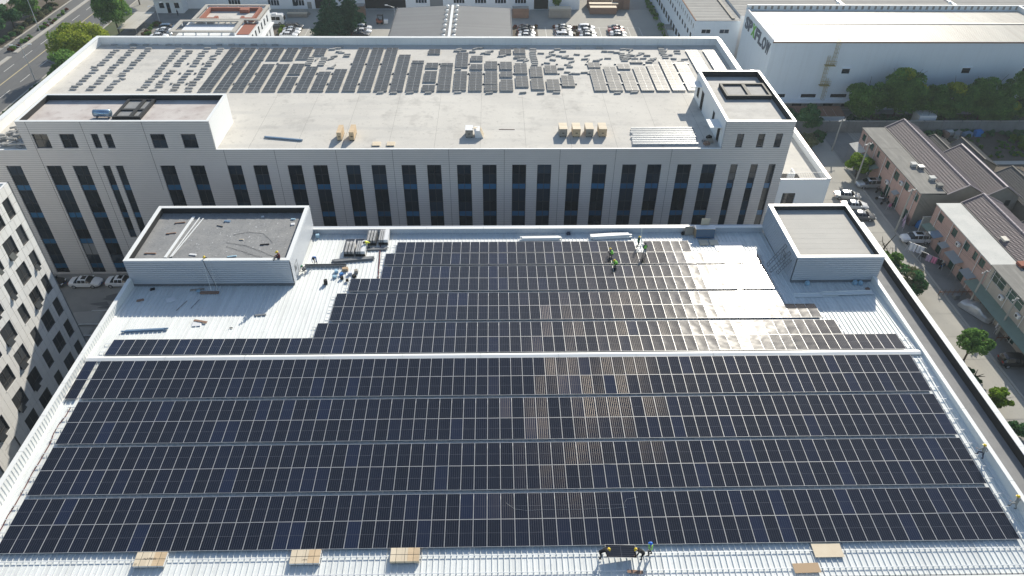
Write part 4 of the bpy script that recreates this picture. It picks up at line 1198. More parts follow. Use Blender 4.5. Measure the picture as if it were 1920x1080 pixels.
for i in range(8):
    for sx in (-1.25,1.25):
        v = MB(); yy = 115.3+i*3.65; xx = HXM+sx
        v.tube([(xx,yy,HR-.1),(xx,yy,HR+.35)],.28,8); v.tube([(xx,yy,HR+.35),(xx,yy,HR+.7),(xx,yy,HR+.82)],[.42,.42,.15],10)
        hp(v,'ridge_ventilator','white_flash')

# white three-storey building with brick edged roof terrace
tb_ = thing('terrace_building','white three storey building with red brick edged roof terrace','building',(-68,120,GZ))
tp = simple_part(tb_,(68,-120,-GZ))
TZ = -6.2
FT = frame((-57.3,0,0),(0,1,0),(1,0,0))
th_ = [(y,y+1.15,z,z+1.7) for z in (-9.3,-12.9,-16.3) for y in (108.5,111.2,113.9,116.6,119.3,122.0,124.7,127.4)]
w = MB(FT); holed_wall(w,105,131.0,GZ,TZ-.9,th_,.2); tp(w,'side_wall','white_wall')
b = MB(); b.box(-74.0,-57.55,105,131,GZ,TZ-1.0,skip='b'); tp(b,'body','white_wall')
b = MB(FT); b.box(104.9,131.2,0,.5,-10.7,-10.4); tp(b,'string_course','parapet_white')
for h in th_: window(tb_, Matrix.Translation((68,-120,-GZ)) @ FT, *h, 1,(.5,),'frame_dark','pane_dark',.06,.12)
# upper open beam frames round the roof
def ring(x0,x1,y0,y1,z,wd,m,posts):
    b = MB(); b.box(x0,x1,y0,y0+wd,z,z+.28); tp(b,'roof_beam',m)
    b = MB(); b.box(x0,x1,y1-wd,y1,z,z+.28); tp(b,'roof_beam',m)
    b = MB(); b.box(x0,x0+wd,y0+wd+.002,y1-wd-.002,z,z+.28); tp(b,'roof_beam',m)
    b = MB(); b.box(x1-wd,x1,y0+wd+.002,y1-wd-.002,z,z+.28); tp(b,'roof_beam',m)
    for i in range(posts+1):
        xx = x0+.2+(x1-x0-.4)*i/posts
        for yy in (y0+.12,y1-.42):
            b = MB(); b.box(xx-.15,xx+.15,yy,yy+.3,z-1.0,z-.002); tp(b,'roof_post','white_wall_clean')
ring(-75.5,-60.6,112.6,120.6,-6.6,.9,'kerb',5)
b = MB(); b.box(-75.4,-60.7,112.7,120.5,GZ,-8.4,skip='b'); tp(b,'stair_tower','white_wall')
b = MB(); b.quad((-75.2,112.9,-8.38),(-60.9,112.9,-8.38),(-60.9,120.3,-8.38),(-75.2,120.3,-8.38)); tp(b,'tower_deck','membrane_dark')
ring(-73.0,-57.2,120.8,132.0,-6.6,.7,'kerb',6)
b = MB(); b.quad((-73,120.8,-7.15),(-57.5,120.8,-7.15),(-57.5,131.5,-7.15),(-73,131.5,-7.15)); tp(b,'terrace_deck','concrete_roof')
for (a,b_,c,d) in ((-71.5,-70.9,122.3,129.2),(-71.5,-63.6,129.2,129.9),(-63.6,-61.4,127.8,129.9),(-61.4,-58.6,129.2,129.9),(-59.2,-58.6,122.3,129.2),(-71.5,-67.5,121.7,122.3),(-61.9,-58.6,121.7,122.3),(-68.2,-67.4,122.3,123.4),(-61.9,-61.2,122.3,123.4)):
    q = MB(); q.box(a,b_,c,d,-7.14,-6.3); tp(q,'brick_edge','brick_red')
b = MB(); b.quad((-60.5,113,-7.1),(-57.6,113,-7.1),(-57.6,120.5,-7.1),(-60.5,120.5,-7.1)); tp(b,'brick_deck','brick_red')

# gatehouse, carport, porter's lodge corner
gh = thing('gatehouse','small white gatehouse with dark windows by the entrance lane','gatehouse',(-93,159,GZ))
gp = simple_part(gh,(93,-159,-GZ))
FGH = frame((0,158.0,0),(1,0,0),(0,-1,0))
gw = [(-96.2,-94.8,-15.6,-14.1),(-94.2,-93.2,GZ+.02,-14.1),(-91.9,-90.6,-15.6,-14.1)]
w = MB(FGH); holed_wall(w,-97.5,-89.7,GZ,-13.2,gw,.15); gp(w,'front_wall','white_wall_clean')
for h in gw: window(gh, Matrix.Translation((93,-159,-GZ)) @ FGH, *h, 1,(.5,),'frame_dark','pane_dark',.08,.1)
b = MB(); b.box(-97.5,-89.7,158.2,180,GZ,-13.25,skip='b'); gp(b,'body','white_wall_clean')
b = MB(); b.box(-98,-89.2,157.2,180,-13.2,-12.9); gp(b,'roof','parapet_white')
cp = thing('carport','flat pale carport roof on posts beside the hedge','carport',(-97.5,145,GZ))
cpp = simple_part(cp,(97.5,-145,-GZ))
for i in range(4):
    b = MB(); b.box(-99.9,-95.0,138+i*3.3,138+i*3.3+3.26,-14.6,-14.45); cpp(b,'roof_panel','factory_roof')
for yy in (138.5,144.5,150.5):
    for xx in (-99.6,-95.3):
        b = MB(); b.tube([(xx,yy,GZ),(xx,yy,-14.6)],.06,6); cpp(b,'post','steel_grey')
kiosk = thing('kiosk','small dark roofed kiosk beyond the left parapet by the street','kiosk',(-99.5,100,GZ))
b = MB(); b.box(-1.8,1.8,-2.2,2.2,0,2.6,skip='b'); b.build('walls','brick_red',kiosk)
b = MB(); b.box(-2.1,2.1,-2.5,2.5,2.6,2.75); b.build('roof','asbestos',kiosk)
white_l = thing('street_house','white house wall at the top left beyond the roadside trees','house',(-150,165,GZ))
b = MB(); b.box(-20,6,-10,30,0,7,skip='b'); b.build('walls','white_wall',white_l)
# ================================================================== village houses on the right
def tile_roof(mb, x0, z0, x1, z1, y0, y1, pitch=0.33, course=0.42, rib=0.04):
    """pantiled slope from eave (x0,z0) to ridge (x1,z1): ribs down the slope, a small step at every course"""
    L = math.hypot(x1-x0, z1-z0); n = max(1,int(L/course)); ny = int((y1-y0)/pitch)
    sx = (x1-x0)/L; sz = (z1-z0)/L; nx_, nz_ = -sz*(1 if x1 > x0 else -1), abs(sx)
    if x1 < x0: nx_ = -sz*-1
    nx_, nz_ = (-sz, sx) if sx > 0 else (sz, -sx)
    for j in range(ny):
        ya = y0+j*(y1-y0)/ny; yb = y0+(j+1)*(y1-y0)/ny; ym = ya+(yb-ya)*.62; yc = ya+(yb-ya)*.8
        for i in range(n):
            a = L*i/n; b = L*(i+1)/n+.03
            def P(d, y, h): return (x0+sx*d+nx_*h, y, z0+sz*d+nz_*h)
            q = [P(a,ya,.045),P(a,ym,.045),P(a,yc,.045+rib),P(a,yb,.045),P(b,ya,.0),P(b,ym,.0),P(b,yc,rib),P(b,yb,.0)]
            fs = [(0,4,5,1),(1,5,6,2),(2,6,7,3)] if sx < 0 else [(0,1,5,4),(1,2,6,5),(2,3,7,6)]
            mb.add(q, fs)
            mb.add([P(a,ya,.045),P(a,yb,.045),P(a,yb,.0),P(a,ya,.0)], [(0,3,2,1)] if sx > 0 else [(0,1,2,3)])
    return mb

def terrace_house(label, x, y0, y1, ztop, sections, wins, eave_x, ridge_x, back_x, zr, flat_m, wins_low=(), cream_from=None):
    t = thing('terrace_house', label, 'house', (x,(y0+y1)/2,GZ))
    p = simple_part(t, (-x,-(y0+y1)/2,-GZ))
    Fh = frame((x,0,0),(0,-1,0),(-1,0,0))
    M = Matrix.Translation((-x,-(y0+y1)/2,-GZ)) @ Fh
    for (a,b,m) in sections:
        hs = [(-(c)-w/2,-(c)+w/2,zc-h/2,zc+h/2) for (c,zc,w,h) in wins if a < c < b]
        hs += [(-(c)-w/2,-(c)+w/2,GZ+.02,GZ+h) for (c,w,h) in wins_low if a < c < b]
        w_ = MB(Fh); holed_wall(w_,-b,-a,GZ,ztop,hs,.15); p(w_,'front_wall',m)
        for h in hs: window(t, M, *h, 2 if h[1]-h[0] > 1.0 else 1, (0.62,), 'frame_white' if m == 'cream_wall' else 'frame_dark', 'green_pane', .05, .10)
    b = MB(); b.box(x+.2,back_x-.3,y0+.15,y1-.15,GZ,ztop-.35,skip='bt'); p(b,'body','render_grey')
    # end walls with gables
    for yy,sg in ((y0,-1),(y1,1)):
        b = MB()
        pts = [(x,yy,GZ),(back_x,yy,GZ),(back_x,yy,zr-2.0),(ridge_x,yy,zr-.1),(eave_x,yy,ztop-.15),(x,yy,ztop-.0)]
        b.add(pts,[tuple(range(6)) if sg < 0 else tuple(reversed(range(6)))]); p(b,'end_wall','render_grey')
    # flat front roof with kerb
    seg = [(a,b) for (a,b,m) in sections]
    for i,(a,b) in enumerate(seg):
        q = MB(); q.box(x-.25,eave_x+.1,a+.02,b-.02,ztop+.0,ztop+.16); p(q,'flat_roof',flat_m[i])
    q = MB(); q.box(eave_x+.1,eave_x+.28,y0,y1,ztop-.02,ztop+.22); p(q,'valley_kerb','bitumen')
    r = MB(); tile_roof(r, eave_x+.2, ztop-.05, ridge_x, zr, y0-.2, y1+.2); o = p(r,'tiled_slope','purple_tile'); o['kind'] = 'stuff'
    r = MB(); tile_roof(r, back_x, zr-1.9, ridge_x, zr, y0-.2, y1+.2); o = p(r,'tiled_slope','purple_tile'); o['kind'] = 'stuff'
    n = int((y1-y0)/.9)
    for i in range(n):
        a = y0-.25+(y1-y0+.5)*i/n; bb = y0-.25+(y1-y0+.5)*(i+1)/n
        q = MB(); q.tube([(ridge_x,a,zr+.06),(ridge_x,bb-.02,zr+.06)],[.17,.145],8); p(q,'ridge_tile','ridge_tile')
    for yy in (y0-.24,y1+.16):
        q = MB(); q.bar((eave_x+.2,yy,ztop+.08),(ridge_x,yy,zr+.12),.14,.14); p(q,'verge_tile','ridge_tile')
        q = MB(); q.bar((back_x,yy,zr-1.8),(ridge_x,yy,zr+.12),.14,.14); p(q,'verge_tile','ridge_tile')
    for yy in [y0+1.2+i*4.1 for i in range(int((y1-y0)/4.1)+1)]:
        if yy < y1:
            q = MB(); q.tube([(x-.1,yy,GZ),(x-.1,yy,ztop-.02)],.05,6); p(q,'downpipe','frame_white')
    return t, p, Fh, M

t, pA, Fh, M = terrace_house('pink two storey terrace with old grey flat roof strip, farther of the two', 69.6, 48.3, 72.6, -10.7,
    [(48.3,64.2,'pink_wall'),(64.2,72.6,'pink_wall')],
    [(71.2,-12.0,1.3,1.3),(67.6,-12.0,1.5,1.3),(64.6,-12.0,.8,1.3),(60.6,-12.0,1.3,1.4),(56.8,-12.1,1.6,1.5),(52.9,-11.9,1.4,1.3),(49.3,-11.9,1.2,1.4)],
    73.6, 77.0, 80.6, -8.95, ['flat_roof_old','flat_roof_old'], [(70.0,1.2,2.1),(66.0,1.4,2.1),(61.5,1.4,2.2),(58.0,1.6,2.2),(54.3,1.2,2.1),(50.6,1.5,2.0)])
t, pB, Fh2, M2 = terrace_house('terrace house with pink then cream front and patched white flat roof, nearer of the two', 70.6, 9.5, 45.0, -10.5,
    [(9.5,28.3,'cream_wall'),(28.3,45.0,'pink_wall')],
    [(42.8,-11.8,1.4,1.3),(38.5,-11.7,1.3,1.3),(34.8,-11.7,1.4,1.3),(32.3,-11.7,.9,1.3),(30.4,-11.6,1.3,1.3),(26.0,-11.5,3.2,1.6),(21.8,-11.5,3.6,1.7),(16.5,-11.5,3.2,1.6)],
    74.3, 77.6, 81.5, -8.75, ['flat_roof_old','flat_roof_white'], [(43.4,1.4,2.1),(40.3,1.3,2.1),(36.0,1.6,2.2),(33.2,1.4,2.1),(24,1.5,2.2),(19,1.5,2.2)])
# awnings along the fronts
def awning(p, x, y0, y1, z, d, m, drop=.35):
    n = max(2,int((y1-y0)/.25))
    b = MB()
    for i in range(n):
        a = y0+(y1-y0)*i/n; c = y0+(y1-y0)*(i+.5)/n; e = y0+(y1-y0)*(i+1)/n
        b.add([(x,a,z),(x,c,z+.04),(x,e,z),(x-d,a,z-drop),(x-d,c,z-drop+.04),(x-d,e,z-drop)],[(0,1,4,3),(1,2,5,4)])
        b.add([(x,a,z-.02),(x,e,z-.02),(x-d,e,z-drop-.02),(x-d,a,z-drop-.02)],[(0,3,2,1)])
    p(b,'awning',m)
    for yy in (y0+.1,y1-.1):
        q = MB(); q.bar((x-d+.1,yy,z-drop),(x,yy,z-drop-.55),.04,.04); p(q,'awning_bracket','steel_grey')
        q = MB(); q.tube([(x-d+.12,yy,GZ),(x-d+.12,yy,z-drop)],.035,5); p(q,'awning_post','steel_grey')
awning(pA,69.6,62.8,68.6,-13.9,1.7,'awning_green'); awning(pA,69.6,68.7,72.8,-13.7,1.7,'flat_roof_white'); awning(pA,69.6,54.0,55.4,-14.0,.9,'awning_grey')
awning(pB,70.6,42.6,44.8,-14.0,1.4,'awning_green'); awning(pB,70.6,40.4,42.3,-13.8,1.5,'awning_blue'); awning(pB,70.6,38.0,39.6,-14.1,1.2,'awning_grey')
awning(pB,70.6,33.8,37.0,-14.0,1.4,'awning_grey'); awning(pB,70.6,30.0,32.4,-14.0,1.4,'awning_grey'); awning(pB,70.6,9.8,29.8,-14.1,1.9,'awning_green')
# roof clutter: chimney stubs, skylight, air conditioners
for (p,x,y,z,m) in ((pA,73.2,56.6,-10.54,'steel_grey'),(pA,72.4,57.6,-10.54,'flat_roof_white'),(pA,73.4,52.8,-10.54,'flat_roof_white'),(pA,73.5,50.4,-10.54,'flat_roof_old')):
    q = MB(); q.box(x-.4,x+.4,y-.4,y+.4,z+.003,z+.5); q.box(x-.5,x+.5,y-.5,y+.5,z+.5,z+.58); p(q,'chimney_stub',m)
q = MB(); q.box(75.0,76.0,33.5,34.7,-10.1,-9.75); pB(q,'skylight','factory_roof')
q = MB(); q.box(74.1,75.1,27.4,28.6,-10.33,-9.9); pB(q,'chimney_stub','brick_red')
for (p,x,y,z) in ((pA,69.25,54.2,-12.3),(pA,69.25,58.3,-14.5),(pB,70.25,19.6,-12.9),(pB,70.25,23.7,-13.0),(pB,70.25,36.2,-12.6)):
    q = MB(); q.box(x-.17,x+.17,y-.42,y+.42,z,z+.58); o = p(q,'air_conditioner','frame_white')
    q = MB(); q.tube([(x-.18,y+.08,z+.29),(x-.2,y+.08,z+.29)],.22,12); p(q,'fan_grille','frame_dark')

# lower houses behind
def plain_house(label, x0, xr, x1, y0, y1, ze, zr, tm, wm='render_grey'):
    t = thing('cottage', label, 'house', (xr,(y0+y1)/2,GZ)); p = simple_part(t,(-xr,-(y0+y1)/2,-GZ))
    for xx,sg in ((x0+.3,-1),(x1-.3,1)):
        b = MB(); b.quad((xx,y0,GZ),(xx,y1,GZ),(xx,y1,ze),(xx,y0,ze)) if sg > 0 else b.quad((xx,y1,GZ),(xx,y0,GZ),(xx,y0,ze),(xx,y1,ze)); p(b,'side_wall',wm)
    for yy,sg in ((y0,-1),(y1,1)):
        b = MB(); pts = [(x0+.3,yy,GZ),(x1-.3,yy,GZ),(x1-.3,yy,ze),(xr,yy,zr-.08),(x0+.3,yy,ze)]
        b.add(pts,[tuple(range(5)) if sg < 0 else tuple(reversed(range(5)))]); p(b,'gable_wall',wm)
    for xe in (x0,x1):
        b = MB(); tile_roof(b, xe, ze, xr, zr, y0-.25, y1+.25, .3, .36); o = p(b,'tiled_slope',tm); o['kind'] = 'stuff'
    b = MB(); b.box(xr-.16,xr+.16,y0-.3,y1+.3,zr-.02,zr+.14); p(b,'ridge','ridge_tile' if tm == 'purple_tile' else 'old_tile')
    for yy in (y0-.27,y1+.2):
        for xe in (x0,x1):
            q = MB(); q.bar((xe,yy,ze+.08),(xr,yy,zr+.1),.12,.12); p(q,'verge','ridge_tile' if tm == 'purple_tile' else 'old_tile')
    b = MB(); b.box(xr+1.0,xr+1.9,y0-.02,y0+.02,ze-1.8,ze-.7); p(b,'gable_window','shadow_void')
    return p
plain_house('purple tiled cottage roof behind the farther pink terrace', 80.9,84.3,87.6,49.4,64.2,-11.9,-9.9,'purple_tile')
plain_house('old dark tiled cottage with one skylight at the right edge', 87.4,90.6,94.2,44.0,57.8,-12.6,-10.9,'old_tile')
plain_house('crumbling old tiled cottage between the purple roof and the gardens', 86.2,87.9,91.0,61.8,70.0,-13.0,-11.5,'old_tile')
ph = plain_house('dark slate shed roof half hidden behind the farther purple roof', 81.2,84.2,86.9,66.5,72.6,-13.3,-12.2,'old_tile')
plain_house('grey shed behind the nearer terrace at the right edge', 82.3,85,88,28,42,-13.0,-11.6,'old_tile')
# link wall between the two terraces
lw = thing('yard_wall','pale rendered wall closing the gap between the two pink terraces','wall',(72,46.6,GZ))
b = MB(); b.box(-1.6,6,-.12,.12,0,2.9); b.build('panel','flat_roof_white',lw)
b = MB(); b.box(-1.7,6,-.18,.18,2.9,3.0); b.build('coping','kerb',lw)
# boundary wall in front of the works hall
bwall = thing('boundary_wall','long stained grey boundary wall with piers below the camphor trees','wall',(60,83.5,GZ))
for i in range(18):
    b = MB(); b.box(i*4.0+.2,i*4.0+3.98,-.12,.12,0,2.5); b.build('wall_panel','fence_wall',bwall)
    b = MB(); b.box(i*4.0-.02,i*4.0+.2,-.2,.2,0,2.62); b.build('pier','fence_wall',bwall)
    b = MB(); b.box(i*4.0+.2,i*4.0+3.98,-.16,.16,2.5,2.58); b.build('wall_coping','kerb',bwall)
shed = thing('boiler_shed','long low shed with rusty brown roof below the works hall','shed',(64,88,GZ))
b = MB(); b.box(-7,8.5,-1.7,1.7,0,2.4,skip='b'); b.build('walls','white_wall',shed)
for i in range(8):
    b = MB(); b.add([(-7.2+i*1.97,-2.0,2.4),(-7.2+i*1.97+1.93,-2.0,2.4),(-7.2+i*1.97+1.93,2.0,2.9),(-7.2+i*1.97,2.0,2.9)],[(0,1,2,3)]); b.build('roof_sheet','rust',shed)
hut = thing('tank_hut','small white hut with pipe railing on top below the trees','hut',(89.5,86.3,GZ))
b = MB(); b.box(-1.8,1.8,-1.4,1.4,0,3.0,skip='b'); b.build('walls','white_wall',hut)
b = MB()
for sx in (-1.6,0,1.6):
    b.bar((sx,-1.2,3.0),(sx,-1.2,4.0),.06,.06); b.bar((sx,1.2,3.0),(sx,1.2,4.0),.06,.06)
b.bar((-1.6,-1.2,4.0),(1.6,-1.2,4.0),.06,.06); b.bar((-1.6,1.2,4.0),(1.6,1.2,4.0),.06,.06); b.build('pipe_railing','steel_grey',hut)
# vegetable plots
gsh = structure(sheet('garden_path', 95, 110, 69.6, 71.0, 0.03, 'kerb'))
# lean-to sheds beside the side terrace of the factory
ls = thing('lean_to','lean-to of ribbed sheets and pale slabs along the village lane','shed',(58.5,5,GZ))
for i in range(18):
    b = MB(); yy = 7.3+i*.55; b.add([(-1.2,yy,2.9),(1.1,yy,2.5),(1.1,yy+.5,2.5),(-1.2,yy+.5,2.9)],[(0,1,2,3)]); b.build('ribbed_sheet','asbestos',ls)
for i in range(4):
    yy = -13.5+i*5.2; b = MB(); b.box(-1.2,1.3,yy,yy+5.1,2.5,2.66); b.build('slab','flat_roof_white',ls)
b = MB(); b.box(-1.2,1.0,-13.5,17,0,2.5,skip='b'); b.build('walls','render_grey',ls)

# ================================================================== trees
import numpy as np
def crown_mesh(name, blobs, n_leaf, size, seed, mats, w_yellow=None, flat=0.5):
    """leaf-sized quads spread over lumpy clumps; blobs = (x,y,z,r,material index)"""
    rng = np.random.default_rng(seed)
    vol = np.array([b[3]**2 for b in blobs]); cnts = np.maximum(20,(n_leaf*vol/vol.sum())).astype(int)
    V = []; MI = []
    for b,c in zip(blobs,cnts):
        d = rng.normal(size=(c,3)); d /= np.linalg.norm(d,axis=1)[:,None]
        d[:,2] = np.where(d[:,2] < -0.35, -d[:,2]*.6, d[:,2])
        rad = b[3]*(0.70+0.36*rng.random(c)**.7)
        ctr = np.array(b[:3])+d*rad[:,None]*np.array([1,1,.82])
        nrm = d+rng.normal(size=(c,3))*.75; nrm /= np.linalg.norm(nrm,axis=1)[:,None]
        t1 = np.cross(nrm,rng.normal(size=(c,3))); t1 /= np.linalg.norm(t1,axis=1)[:,None]
        t2 = np.cross(nrm,t1)
        s = size*(0.6+0.8*rng.random(c))[:,None]
        q = np.stack([ctr-t1*s*.5,ctr+t2*s*.32,ctr+t1*s*.5,ctr-t2*s*.32],axis=1)
        V.append(q.reshape(-1,3)); MI += [b[4] if len(b) > 4 else 0]*c
    V = np.concatenate(V); n = len(V)//4
    me = bpy.data.meshes.new(name)
    me.vertices.add(len(V)); me.vertices.foreach_set('co',V.astype(np.float32).ravel())
    me.loops.add(n*4); me.loops.foreach_set('vertex_index',np.arange(n*4,dtype=np.int32))
    me.polygons.add(n); me.polygons.foreach_set('loop_start',np.arange(0,n*4,4,dtype=np.int32)); me.polygons.foreach_set('loop_total',np.full(n,4,dtype=np.int32))
    for m in mats: me.materials.append(MATS[m])
    me.polygons.foreach_set('material_index',np.array(MI,dtype=np.int32))
    me.update(calc_edges=True); me.validate()
    return me

def blob_set(seed, rx, ry, rz, zc, n, r, yellow=0.0, side=None):
    rr = random.Random(seed); out = []
    for i in range(n):
        while True:
            p = Vector((rr.uniform(-1,1),rr.uniform(-1,1),rr.uniform(-.8,1)))
            if .25 < p.length < 1: break
        rad = r*rr.uniform(.65,1.25)
        x,y,z = p.x*(rx-rad*.6), p.y*(ry-rad*.6), zc+p.z*(rz-rad*.6)
        mi = 0
        if yellow and p.z > .15 and (side is None or p.dot(Vector(side)) > .45) and rr.random() < yellow: mi = 1
        out.append((x,y,z,rad,mi))
    return out

def trunk_mb(h, r, seed, spread, branches=6):
    rr = random.Random(seed); b = MB()
    b.tube([(0,0,0),(rr.uniform(-.1,.1),rr.uniform(-.1,.1),h*.4),(rr.uniform(-.2,.2),rr.uniform(-.2,.2),h*.75)],[r,r*.8,r*.55],8)
    for i in range(branches):
        a = 2*math.pi*i/branches+rr.uniform(-.4,.4); z0 = h*rr.uniform(.35,.7)
        b.tube([(0,0,z0),(math.cos(a)*spread*.45,math.sin(a)*spread*.45,z0+h*.18),(math.cos(a)*spread*.8,math.sin(a)*spread*.8,z0+h*.34)],[r*.45,r*.3,r*.12],6)
    return b

def tree(label, x, y, h, rx, ry, mats, seed, n=9000, leaf=.34, low=.35, yellow=0., side=None, clumps=34, z=GZ, group=None, name='broadleaf_tree', cr=None, r=.2):
    t = thing(name, label, 'tree', (x,y,z), 0, group)
    rz = h*(1-low)/2; zc = h*low+rz
    cr = cr or max(rx,rz)*.30
    me = crown_mesh('crown', blob_set(seed,rx,ry,rz,zc,clumps,cr,yellow,side), n, leaf, seed, mats)
    place('crown', me, t)
    trunk_mb(h, r, seed, min(rx,ry)).build('trunk','bark',t,True)
    return t
G2 = 'camphor trees below the works hall'
tree('dark camphor tree, leftmost of the row below the works hall',77.0,88.6,9.2,4.8,4.0,['leaf_camphor','leaf_yellow'],1,17000,.42,.12,0,None,40,group=G2)
tree('tallest camphor tree of the row, yellow on its right side',84.3,88.8,11.8,5.6,4.2,['leaf_camphor','leaf_yellow'],2,24000,.42,.10,.55,(.8,.3,.6),52,group=G2)
tree('small dark camphor tree between two taller ones',90.3,88.2,8.2,3.2,3.2,['leaf_camphor','leaf_yellow'],3,11000,.4,.12,0,None,26,group=G2)
tree('camphor tree with a yellow top in the middle of the row',95.0,87.6,9.8,4.6,3.8,['leaf_camphor','leaf_yellow'],4,17000,.42,.10,.5,(.5,.2,.8),38,group=G2)
tree('round camphor tree with one yellow bough, third from the right edge',102.0,87.6,10.6,4.8,3.8,['leaf_camphor','leaf_yellow'],5,18000,.42,.10,.28,(.6,.2,.4),42,group=G2)
tree('low bushy camphor tree leaning over the boundary wall',104.2,85.0,7.4,3.8,2.8,['leaf_camphor','leaf_yellow'],6,12000,.4,.08,.22,(.8,0,.3),34,group=G2)
tree('camphor tree cut by the right edge of the picture',109.4,87.8,11.2,5.0,4.0,['leaf_camphor','leaf_yellow'],7,18000,.42,.10,.05,(.5,.2,.8),44,group=G2)
tree('dark glossy tree behind the annex below the rusty shed',64.0,84.2,5.8,3.0,2.2,['leaf_dark'],8,7000,.38,.06,clumps=30)
tree('dark low tree hugging the corner of the right roof tower',59.5,86.0,5.2,2.8,2.4,['leaf_dark'],9,6000,.38,.06,clumps=26)
tree('pale olive shrub tree beside the annex wall',60.8,75.4,3.9,2.3,2.3,['leaf_olive'],10,5200,.36,.05,clumps=24)
tree('green bush at the foot of the leaning pole',64.6,78.6,3.0,1.6,1.5,['leaf_dark'],18,2600,.34,.05,clumps=14)
tree('bright green young tree beside the silver car',66.9,65.0,4.6,2.5,2.4,['leaf_bright'],11,5200,.36,.22,clumps=26,r=.12)
tree('round dark green lollipop tree near the black car',62.4,15.5,5.4,2.4,2.3,['leaf_camphor','leaf_yellow'],12,8500,.30,.38,.18,(.2,.2,.9),34,r=.13)
tree('light green feathery bush on the lane edge',61.9,6.9,3.2,1.7,1.7,['leaf_bright'],13,3600,.3,.12,clumps=18,r=.07)
tree('broad bush with pale olive leaves by the right stair house',60.3,30.2,4.6,3.0,3.4,['leaf_dark','leaf_olive'],14,9000,.3,.05,.5,None,34)
tree('green tree crown rising behind the right stair house',59.6,34.2,4.8,2.1,2.2,['leaf_camphor'],15,5200,.3,.08,clumps=24)
tree('dark shrub below the lollipop tree',60.9,11.0,2.2,1.3,2.0,['leaf_dark'],16,3000,.28,.02,clumps=18)
tree('small dark shrub on the lane edge near the slab roof',62.0,2.6,1.8,1.3,1.1,['leaf_dark'],17,2200,.28,.02,clumps=14)
# street side trees, top left
tree('big two headed camphor tree by the street lamp',-101.3,141.2,12.6,5.2,4.6,['leaf_camphor','leaf_yellow'],20,15000,.5,.14,.35,(.4,.2,.9),60)
tree('spreading yellow green tree at the back left roof corner',-98.6,116.5,10.8,7.2,6.4,['leaf_yellow','leaf_bright'],21,18000,.48,.30,.3,None,70)
tree('dark green tree in front of the yellow green one',-96.4,104.6,9.4,5.0,4.6,['leaf_camphor'],22,11000,.46,.18,clumps=44)
tree('dark round tree at the far left of the street verge',-132.0,137.6,8.4,4.4,4.2,['leaf_dark'],23,9000,.5,.12,clumps=40)
tree('narrow dark tree behind the left street lamp',-129.8,143.6,7.6,3.0,2.8,['leaf_dark'],24,6000,.48,.18,clumps=26)
tree('tall dark tree right of the left street lamp',-129.6,152.0,9.0,4.2,4.0,['leaf_camphor'],25,9000,.5,.12,clumps=36)
tree('dark tree at the top edge over the street verge',-130.2,163.0,8.6,4.4,4.2,['leaf_dark'],26,8000,.5,.12,clumps=34)
tree('dark tree beside the gatehouse at the top edge',-105.0,165.5,7.4,3.8,3.6,['leaf_dark'],27,7000,.48,.14,clumps=30)
tree('green tree at the left edge below the office parapet',-96.5,68.0,5.6,2.6,2.6,['leaf_camphor'],28,5000,.4,.15,clumps=24)
tree('clipped green tree at the end of the white workshop',17.0,163.2,7.5,2.2,2.4,['leaf_bright','leaf_camphor'],29,6000,.45,.02,.5,None,26)
# conifers
def conifer(label, x, y, h, r, seed):
    t = thing('conifer_tree', label, 'tree', (x,y,GZ))
    rr = random.Random(seed); bl = []
    for i in range(22):
        f = i/21; z = h*(.04+.95*f); R_ = r*(1-f)**.95+.12
        m = max(2,int(R_*3.0))
        for k in range(m):
            a = 2*math.pi*k/m+rr.uniform(-.4,.4)+i*.7; d = R_*rr.uniform(.55,1.08)
            for q in (.45,.75,1.0):
                bl.append((math.cos(a)*d*q,math.sin(a)*d*q,z-.30*d*q+rr.uniform(-.1,.1),max(.22,R_*.20)*(1.15-.35*q)*rr.uniform(.8,1.2),0))
    place('crown', crown_mesh('crown',bl,22000,.42,seed,['leaf_conifer']), t)
    MB().tube([(0,0,0),(0,0,h*.95)],[.3,.06],8).build('trunk','bark',t,True)
conifer('big dark conifer between the parked cars',-44.6,141.5,13.6,5.6,31)
conifer('second dark conifer close behind the big one',-40.4,145.4,14.2,4.4,32)

# hedges and ground cover nobody could count
def hedge(label, x0, x1, y0, y1, h, mats, seed, n, leaf=.3, name='hedge'):
    rr = random.Random(seed); bl = []
    k = max(6,int(abs((x1-x0)*(y1-y0))/1.6))
    for i in range(k):
        bl.append((rr.uniform(x0,x1),rr.uniform(y0,y1),h*rr.uniform(.3,.7),h*rr.uniform(.45,.7),0 if rr.random() < .7 else len(mats)-1))
    o = place(name, crown_mesh(name,bl,n,leaf,seed,mats), None, (0,0,GZ))
    tag(o,label,'shrubbery',None,'stuff')
hedge('shrubs along the street verge under the trees',-129.5,-127.2,131.5,166,1.2,['leaf_olive','leaf_dark'],41,9000,.4)
hedge('low planting on the street median',-124.2,-122.4,128.0,160,.7,['leaf_camphor','leaf_redbrown'],42,4500,.34)
hedge('clipped hedge beside the terrace building',-59.3,-58.2,137,147,.9,['leaf_bright'],43,2500,.3)
hedge('reddish hedge in front of the parked cars',4.0,10.2,146.2,147.2,.8,['leaf_redbrown','leaf_dry'],44,2200,.3)
hedge('brown hedge bending round the parked cars',15.0,21.4,146.0,147.2,.8,['leaf_dry','leaf_redbrown'],45,2200,.3)
hedge('brown hedge between two rows of parked cars',19.6,21.4,137,146,.8,['leaf_dry','leaf_redbrown'],46,2600,.3)
hedge('green hedge along the ribbon window block',44.0,45.4,120,170,.9,['leaf_camphor'],47,6000,.35)
hedge('dry shrubs beside the carport',-94.8,-92.6,138,151,.9,['leaf_dry','leaf_camphor'],48,3400,.34)
hedge('undergrowth below the camphor trees',74,112,84.2,90,1.2,['leaf_dark','leaf_camphor'],49,9000,.4)
